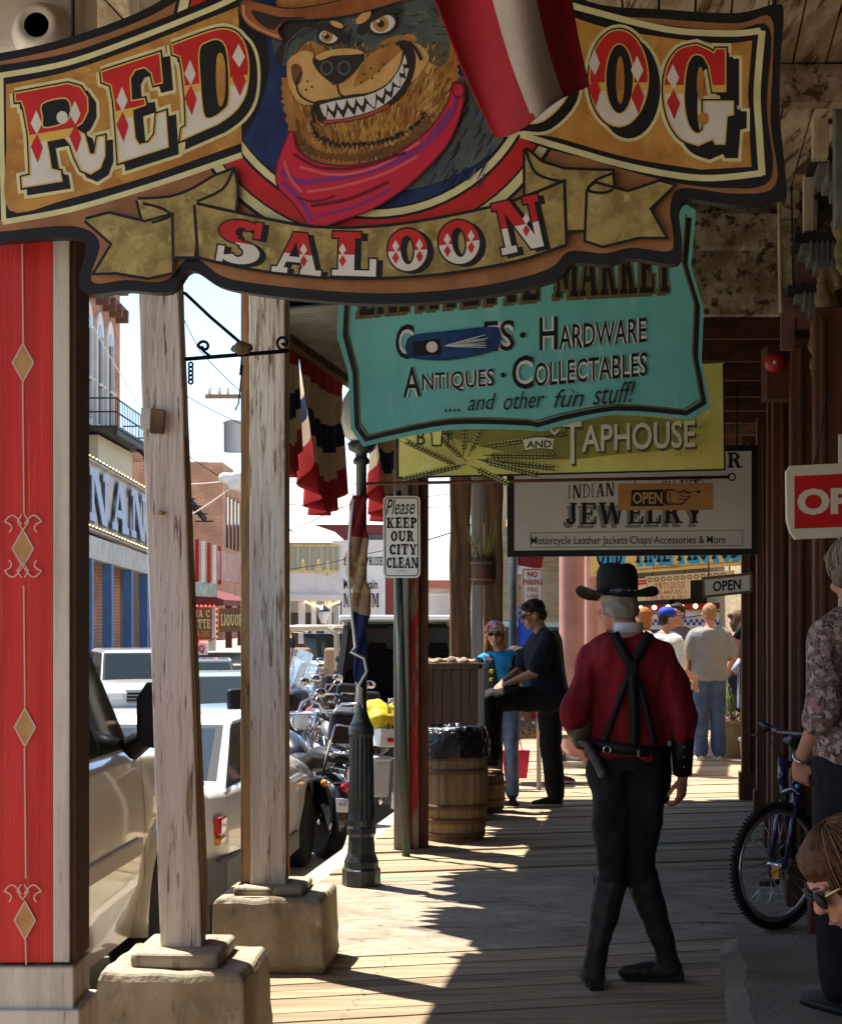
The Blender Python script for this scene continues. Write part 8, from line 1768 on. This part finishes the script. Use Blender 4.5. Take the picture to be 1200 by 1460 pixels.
# ------------------------------------------------------------------ woman in pink bandana and leather vest (faces us)
sk3 = skin('fair', (.55, .29, .20)); m_vest = mat('vest_leather', (.016, .015, .016), .5, (.026, .024, .024), 14, 1, .3, 40); m_blu = cloth('bright_blue', (.03, .36, .68)); m_jean = mat('denim', (.12, .19, .31), .85, (.26, .36, .50), 6, 1, .3, 60)
Jw = dict(hed=(.075, .02, 1.63), nek=(.04, -.02, 1.49), shL=(-.13, -.01, 1.40), shR=(.205, -.01, 1.385), elL=(-.25, -.02, 1.15), wrL=(-.24, .07, .92), elR=(.245, -.03, 1.15), wrR=(.22, .1, .92), knL=(-.08, .04, .50), anL=(-.09, .0, .09), knR=(.10, .05, .50), anR=(.075, .05, .09), toR=(.06, .24, .03))
Pw = person('woman in pink bandana, dark glasses, blue shirt and black leather vest', at(717, 14.5), PI-.12, Jw, sk3, .895, .011, hp=-.05)
tw = Pw[0]; M_ = Pw[2]; hair(Pw, mat('hair_strawberry', (.34, .16, .06), .7, (.24, .1, .035), 40), 'long')
shirt(Pw, m_blu, .48, .008, -.10, .95, rs=(.062, .058, .052)); 
q = MB(m_vest); torso(q, Pw[1], (-.04, .50), .024, .96); vq = remesh(q, .012, 2, m_vest, .004, 9)
keep = MB(m_vest); idx = {}; 
for f in vq.f:                        # open the vest down the front
    c_ = sum((vq.v[i] for i in f), V3((0, 0, 0)))/len(f); wd = .03+max(0, (c_.z-1.10))*.22
    if c_.y > .03 and abs(c_.x) < wd or c_.z > 1.50 or (abs(c_.x) > .172 and c_.z > 1.30) or c_.z < .93: continue
    keep.f.append(tuple(idx.setdefault(i, len(idx)) for i in f)); keep.fm.append(0); keep.fs.append(True)
keep.mi(m_vest); keep.v = [vq.v[i] for i in idx]; o = lobj('vest', keep, tw, norm=False); o.modifiers.new('s', 'SOLIDIFY').thickness = .006
for x, z, r, mm in ((.09, 1.24, .035, mat('patch_pale', (.45, .42, .42), .8)), (-.10, 1.28, .022, mat('patch_yellow', (.6, .45, .03), .7)), (-.105, 1.20, .018, mat('patch_yellow')), (.08, 1.34, .02, mat('patch_violet', (.2, .13, .25), .8))):
    q = MB(mm); q.lathe([(r, 0), (r, .006), (r*.8, .008), (.001, .008)], (-x, .138, z), 16, axis=(-x*1.5, 1, 0)); lobj('patch', q, o)
trousers(Pw, m_jean, (.098, .07, .066), .98, disp=.008); shoes(Pw, mat('shoe_black', (.015, .014, .014), .5))
m_ban = mat('bandana_pink', (.50, .16, .20), .8, (.62, .50, .48), 34, 1, 0, None, 0, (1, 1, 1), .5, .56); q = MB(m_ban); q.ball((0, -.014, .045), (.101, .120, .098)); q.xform(M_); bq = remesh(q, .01, 1, m_ban, .003, 20); kp = MB(m_ban); idx = {}; kp.mi(m_ban)
Mi = M_.inverted()
for f in bq.f:
    c_ = Mi @ (sum((bq.v[i] for i in f), V3((0, 0, 0)))/len(f))
    if c_.z < .038-.25*min(c_.y, .0)*-1*0 and c_.y > -.06: continue
    if c_.z < .0: continue
    kp.f.append(tuple(idx.setdefault(i, len(idx)) for i in f)); kp.fm.append(0); kp.fs.append(True)
kp.v = [bq.v[i] for i in idx]; o = lobj('bandana', kp, tw, norm=False); o.modifiers.new('s', 'SOLIDIFY').thickness = .004
q = MB(m_plastic)
for sx in (-1, 1): q.ball((sx*.034, .098, .010), (.027, .008, .018), 12, 7); q.tube([(sx*.058, .09, .014), (sx*.08, .01, .01)], .003, 6)
q.tube([(-.02, .104, .014), (.02, .104, .014)], .003, 6); q.xform(M_); lobj('sunglasses', q, tw)
# ------------------------------------------------------------------ seated person on the bench, mostly hidden
Js = dict(pel=(0, 0, .52), nek=(0, .03, 1.06), hed=(0, .06, 1.20), shL=(-.18, .02, 1.0), shR=(.18, .02, 1.0), elL=(-.22, .04, .72), elR=(.22, .04, .72), wrL=(-.16, .22, .62), wrR=(.16, .22, .62), hiL=(-.09, .02, .52), hiR=(.09, .02, .52), knL=(-.12, .42, .54), knR=(.12, .40, .56), anL=(-.10, .40, .10), toL=(-.10, .60, .04), anR=(.02, .50, .30), toR=(.02, .72, .30))
Ps = person('seated person in patterned shorts and trainers on the bench', at(728, 16.25), -PI/2-.35, Js, sk2, 1.0, .012, face=True)
hair(Ps, m_hdk, 'short'); shirt(Ps, cloth('khaki', (.2, .16, .1)), .4); trousers(Ps, mat('shorts_print', (.17, .13, .075), .8, (.06, .05, .03), 30, 1, .1, None, 0, (1, 1, 1), .48, .54), (.105, .09, .085), to=.46); shoes(Ps, mat('trainer_grey', (.07, .055, .06), .6, (.35, .08, .07), 14, 1, 0, None, 0, (1, 1, 1), .56, .58), mat('sole_white'))
q = MB(mat('pink_bag', (.62, .04, .09), .6)); b_ = P(735, 1085, 15.6); q.loft([[b_+V3((x*w_, y*.04, z)) for x, y in ((-1, -1), (1, -1), (1, 1), (-1, 1))] for w_, z in ((.10, -.16), (.12, 0), (.13, .10))]); q.tube([b_+V3((-.06, 0, .1)), b_+V3((-.03, 0, .22)), b_+V3((.03, 0, .22)), b_+V3((.06, 0, .1))], .006, 6); tag(obj('bag', q, bevel=.02), 'hot pink bag hanging beside the seated person', 'bag')
# ------------------------------------------------------------------ people at the sunny end of the walk
m_gry = cloth('heather_grey', (.235, .23, .225), (.19, .185, .18), .5); m_dj = mat('dark_denim', (.035, .06, .12), .85, (.07, .11, .19), 6, 1, .3, 60)
Jg = dict(elL=(-.265, -.02, 1.14), wrL=(-.25, .06, .90), elR=(.265, -.01, 1.15), wrR=(.16, .20, 1.10), shL=(-.185, -.01, 1.40), shR=(.185, -.01, 1.40))
Pg = person('man in grey t-shirt and jeans with cropped hair, back turned, by the flower tub', at(1011, 18.7), .05, Jg, skin('sunburnt', (.52, .24, .15)), 1.0, .012, face=False)
hair(Pg, mat('hair_sandy', (.28, .15, .075), .8), 'crop'); shirt(Pg, m_gry, .40, .022, -.06, 1.08, rs=(.066, .080, .08), disp=.012, flare=.012); trousers(Pg, m_dj, (.105, .085, .082), 1.05, disp=.008); shoes(Pg, mat('trainer_white', (.5, .46, .4), .6), mat('sole_white'))
Pb = person('man in blue cap and bright white t-shirt looking right', at(950, 17.2), -.95, dict(wrR=(.2, .22, 1.0)), sk2, .97, .012, hy=-.25, build=1.15)
hair(Pb, m_hdk, 'crop'); shirt(Pb, cloth('white_tee', (.70, .69, .66)), .45, .024, -.1, 1.18, rs=(.078, .085, .08), disp=.012, flare=.02); trousers(Pb, m_dj, (.11, .09, .085), 1.1); shoes(Pb, mat('trainer_white'), mat('sole_white'))
m_cap = mat('cap_blue', (.02, .05, .38), .7); q = MB(m_cap); q.ball((0, -.01, .058), (.088, .104, .075)); q.loft([[V3((x, .075+y, .035+z)) for x, y, z in ((-.07*w_, d_*.11*.6, 0), (-.04*w_, d_*.11*.92, .006), (0, d_*.11, .008), (.04*w_, d_*.11*.92, .006), (.07*w_, d_*.11*.6, 0), (0, d_*.11*.95, -.006))] for w_, d_ in ((1, 0), (1, .5), (.85, 1))]); q.xform(Pb[2]); lobj('cap', q, Pb[0])
q = MB(mat('cap_white', (.6, .6, .6), .7)); q.ball((.03, .06, .085), (.022, .02, .02), 8, 6); q.xform(Pb[2]); lobj('cap_badge', q, Pb[0])
Pd = person('dark haired person in brown top half hidden behind the blue cap', at(966, 19.6), 2.4, None, sk2, 1.0, .013, face=False); hair(Pd, m_hdk, 'short'); shirt(Pd, cloth('taupe', (.13, .10, .085)), .5); trousers(Pd, m_dj); shoes(Pd, m_plastic)
Pr = person('auburn haired woman mostly hidden behind the cowboy hat wearer', at(918, 20.5), -1.2, None, sk3, .97, .013, face=False); hair(Pr, mat('hair_auburn', (.3, .12, .04), .7), 'long'); shirt(Pr, cloth('ochre_top', (.4, .25, .12)), .5); trousers(Pr, m_blu and m_dj); shoes(Pr, m_plastic)
Pp = person('woman in purple pink top beyond the grey shirted man', at(1052, 20.2), .9, dict(wrR=(.1, .25, 1.12)), sk2, .95, .013, face=False); hair(Pp, mat('hair_brown', (.08, .045, .025), .7), 'long'); shirt(Pp, cloth('plum', (.26, .10, .15), (.36, .22, .26)), .3, .014); trousers(Pp, cloth('navy', (.025, .03, .06))); shoes(Pp, m_plastic)
# clothes hanging by the brown pilaster
t = thing('clothes_rail', 'dark clothes rail on the shop front carrying two hanging garments', 'clothes rail', (2.93, 15.4, 0)); q = MB(m_iron); q.tube([P(1058, 858, 16.3), P(1092, 852, 15.2)], .014, 6); q.tube([P(1092, 852, 15.2), P(1096, 1090, 15.2)], .014, 6); obj('rail', q, t)
def garment(px, py, Y, w, h, m, label, tint):
    c = P(px, py, Y); q = MB(m); n = 20
    def pt(u, v, s): ww = w*(.45+.55*min(1, v*5)) if v < .2 else w*(1+.08*v); return c+V3(((u-.5)*ww*2, s*(.03+.02*math.sin(u*14+v*3)), -h*v-.04*abs(u-.5)*2*(v < .1)))
    for s in (-1, 1): q.grid(lambda u, v: pt(u, v, s), 16, 16, m)
    for sx in (-1, 1): q.tube([c+V3((sx*w*.8, 0, -h*.08)), c+V3((sx*w*1.4, 0, -h*.30))], [(.05, .03), (.06, .035)], 10, m)
    t_ = thing('hanging_shirt', label, 'garment', tuple(c), 0, 'clothes for sale'); obj('cloth', q, t_, norm=False); q = MB(m_wire); q.tube([c+V3((-w*.6, 0, -.02)), c+V3((0, 0, .03)), c+V3((0, 0, .09))], .005, 5); obj('hanger', q, t_)
garment(1077, 876, 15.7, .13, .75, m_blk, 'black shirt hanging nearest the brown pilaster', 0); garment(1069, 935, 16.1, .11, .5, cloth('pale_lilac', (.36, .36, .50)), 'pale lilac garment hanging below and behind the black shirt', 0)
# ------------------------------------------------------------------ woman at the right edge in patterned blouse
m_blo = layered('patterned_blouse', (.16, .105, .085), [((.40, .31, .26), 42, .50, .55, (1, 1, 1)), ((.05, .03, .028), 55, .54, .58, (1, 1, 1)), ((.30, .17, .14), 24, .56, .6, (1, 1, 1))], .85, .2, 90)
Jr = dict(pel=(0, 0, .96), nek=(0, .0, 1.50), hed=(0, .045, 1.63), shL=(-.155, 0, 1.40), elL=(-.205, -.05, 1.13), wrL=(-.185, .12, .925), elR=(.23, -.03, 1.13), wrR=(.22, .1, .9))
Pr2 = person('older woman with short grey-brown hair and patterned brown blouse, cut by the right edge', at(1227, 6.4, .15), .38, Jr, skin('warm', (.46, .22, .15)), 1.02, .009, hy=.1, hp=-.35, build=.98, face=False, hands=((.25, .35, -.85), (.7, .3, .1), .75, (0, .1, -1), (-.7, .4, 0), .5))
hgb = mat('hair_greybrown', (.17, .125, .085), .75, (.09, .065, .045), 45, 1, .3, 80); hair(Pr2, hgb, 'bob', .008); strands(Pr2, hgb, 300, (0, -.028, .032), (.102, .118, .104), 0, 2*PI, 2.0, 1.15, 8); strands(Pr2, mat('hair_silver', (.30, .25, .18), .6), 120, (0, -.028, .032), (.103, .119, .105), 0, 2*PI, 1.9, 1.1, 9); shirt(Pr2, m_blo, .60, .014, -.08, .98, vox=.011, rs=(.074, .070, .064), disp=.010, flare=.02); trousers(Pr2, m_blk, (.11, .09, .08), 1.0, disp=.008); shoes(Pr2, mat('shoe_black'))
tr = Pr2[0]; q = MB(mat('silver_bracelet', (.5, .55, .58), .25, metal=.9)); p0 = lerp(Jr['elL'], Jr['wrL'], .93); d_ = (V3(Jr['wrL'])-V3(Jr['elL'])).normalized(); x_ = d_.orthogonal().normalized(); y_ = d_.cross(x_); q.tube([p0+x_*.034*math.cos(a)+y_*.034*math.sin(a) for a in [2*PI*k/20 for k in range(21)]], .005, 6, cap=False); lobj('bracelet', q, tr)
q = MB(mat('turquoise', (.01, .33, .45), .3)); q.ball(V3(Jr['wrL'])+V3((.01, .035, -.10)), .009, 8, 6); lobj('ring', q, tr)
# ------------------------------------------------------------------ woman bending at the lower right corner, face in profile
Jb = dict(pel=(0, -.05, .50), nek=(0, .155, .97), hed=(0, .315, 1.045), shL=(-.16, .09, .90), shR=(.16, .09, .90), elL=(-.20, .16, .62), elR=(.20, .16, .62), wrL=(-.14, .40, .56), wrR=(.14, .46, .56), hiL=(-.09, .02, .50), hiR=(.09, .02, .50), knL=(-.11, .45, .52), knR=(.11, .45, .52), anL=(-.11, .45, .24), anR=(.11, .45, .24), toL=(-.11, .62, .18), toR=(.11, .62, .18))
Pz = person('brown haired woman in sunglasses sitting and bending forward, bottom right corner', Vector((1.32, 3.98, 0)), PI/2+.1, Jb, skin('rosy', (.52, .23, .15)), 1.0, .008, hp=-.62, face=True)
hz = mat('hair_chestnut', (.10, .042, .018), .6, (.055, .022, .010), 50, 1, .3, 90); hair(Pz, hz, 'swept', .007); M_ = Pz[2]
strands(Pz, hz, 420, (0, -.02, .035), (.097, .112, .103), 0, 2*PI, 1.9, 1.12, 3); strands(Pz, mat('hair_copper', (.16, .07, .028), .5), 120, (0, -.02, .035), (.098, .113, .104), 0, 2*PI, 1.9, 1.1, 5)
shirt(Pz, mat('pink_check', (.58, .30, .32), .8, (.42, .10, .14), 26, 1, .1), .45, .014, vox=.011); trousers(Pz, m_dj); shoes(Pz, mat('shoe_black'))
q = MB(m_plastic)
for sx in (-1, 1): q.ball((sx*.036, .098, .008), (.031, .010, .023), 14, 8); q.tube([(sx*.062, .088, .018), (sx*.08, .01, .014)], .004, 6, mat('gold_arm', (.5, .3, .1), .3, metal=.8))
q.tube([(-.02, .106, .014), (.02, .106, .014)], .004, 6); q.xform(M_); lobj('sunglasses', q, Pz[0])
q = MB(m_planks[3]); q.box((1.36, 3.98, .40), (.42, 1.1, .05)); t = thing('bench', 'low plank bench under the bending woman in the bottom right corner', 'bench', (1.36, 3.98, .15)); obj('seat', q, t, bevel=.006)
for y_ in (3.55, 4.4): q = MB(m_planks[3]); q.box((1.36, y_, .26), (.36, .06, .235)); obj('leg', q, t, bevel=.004)
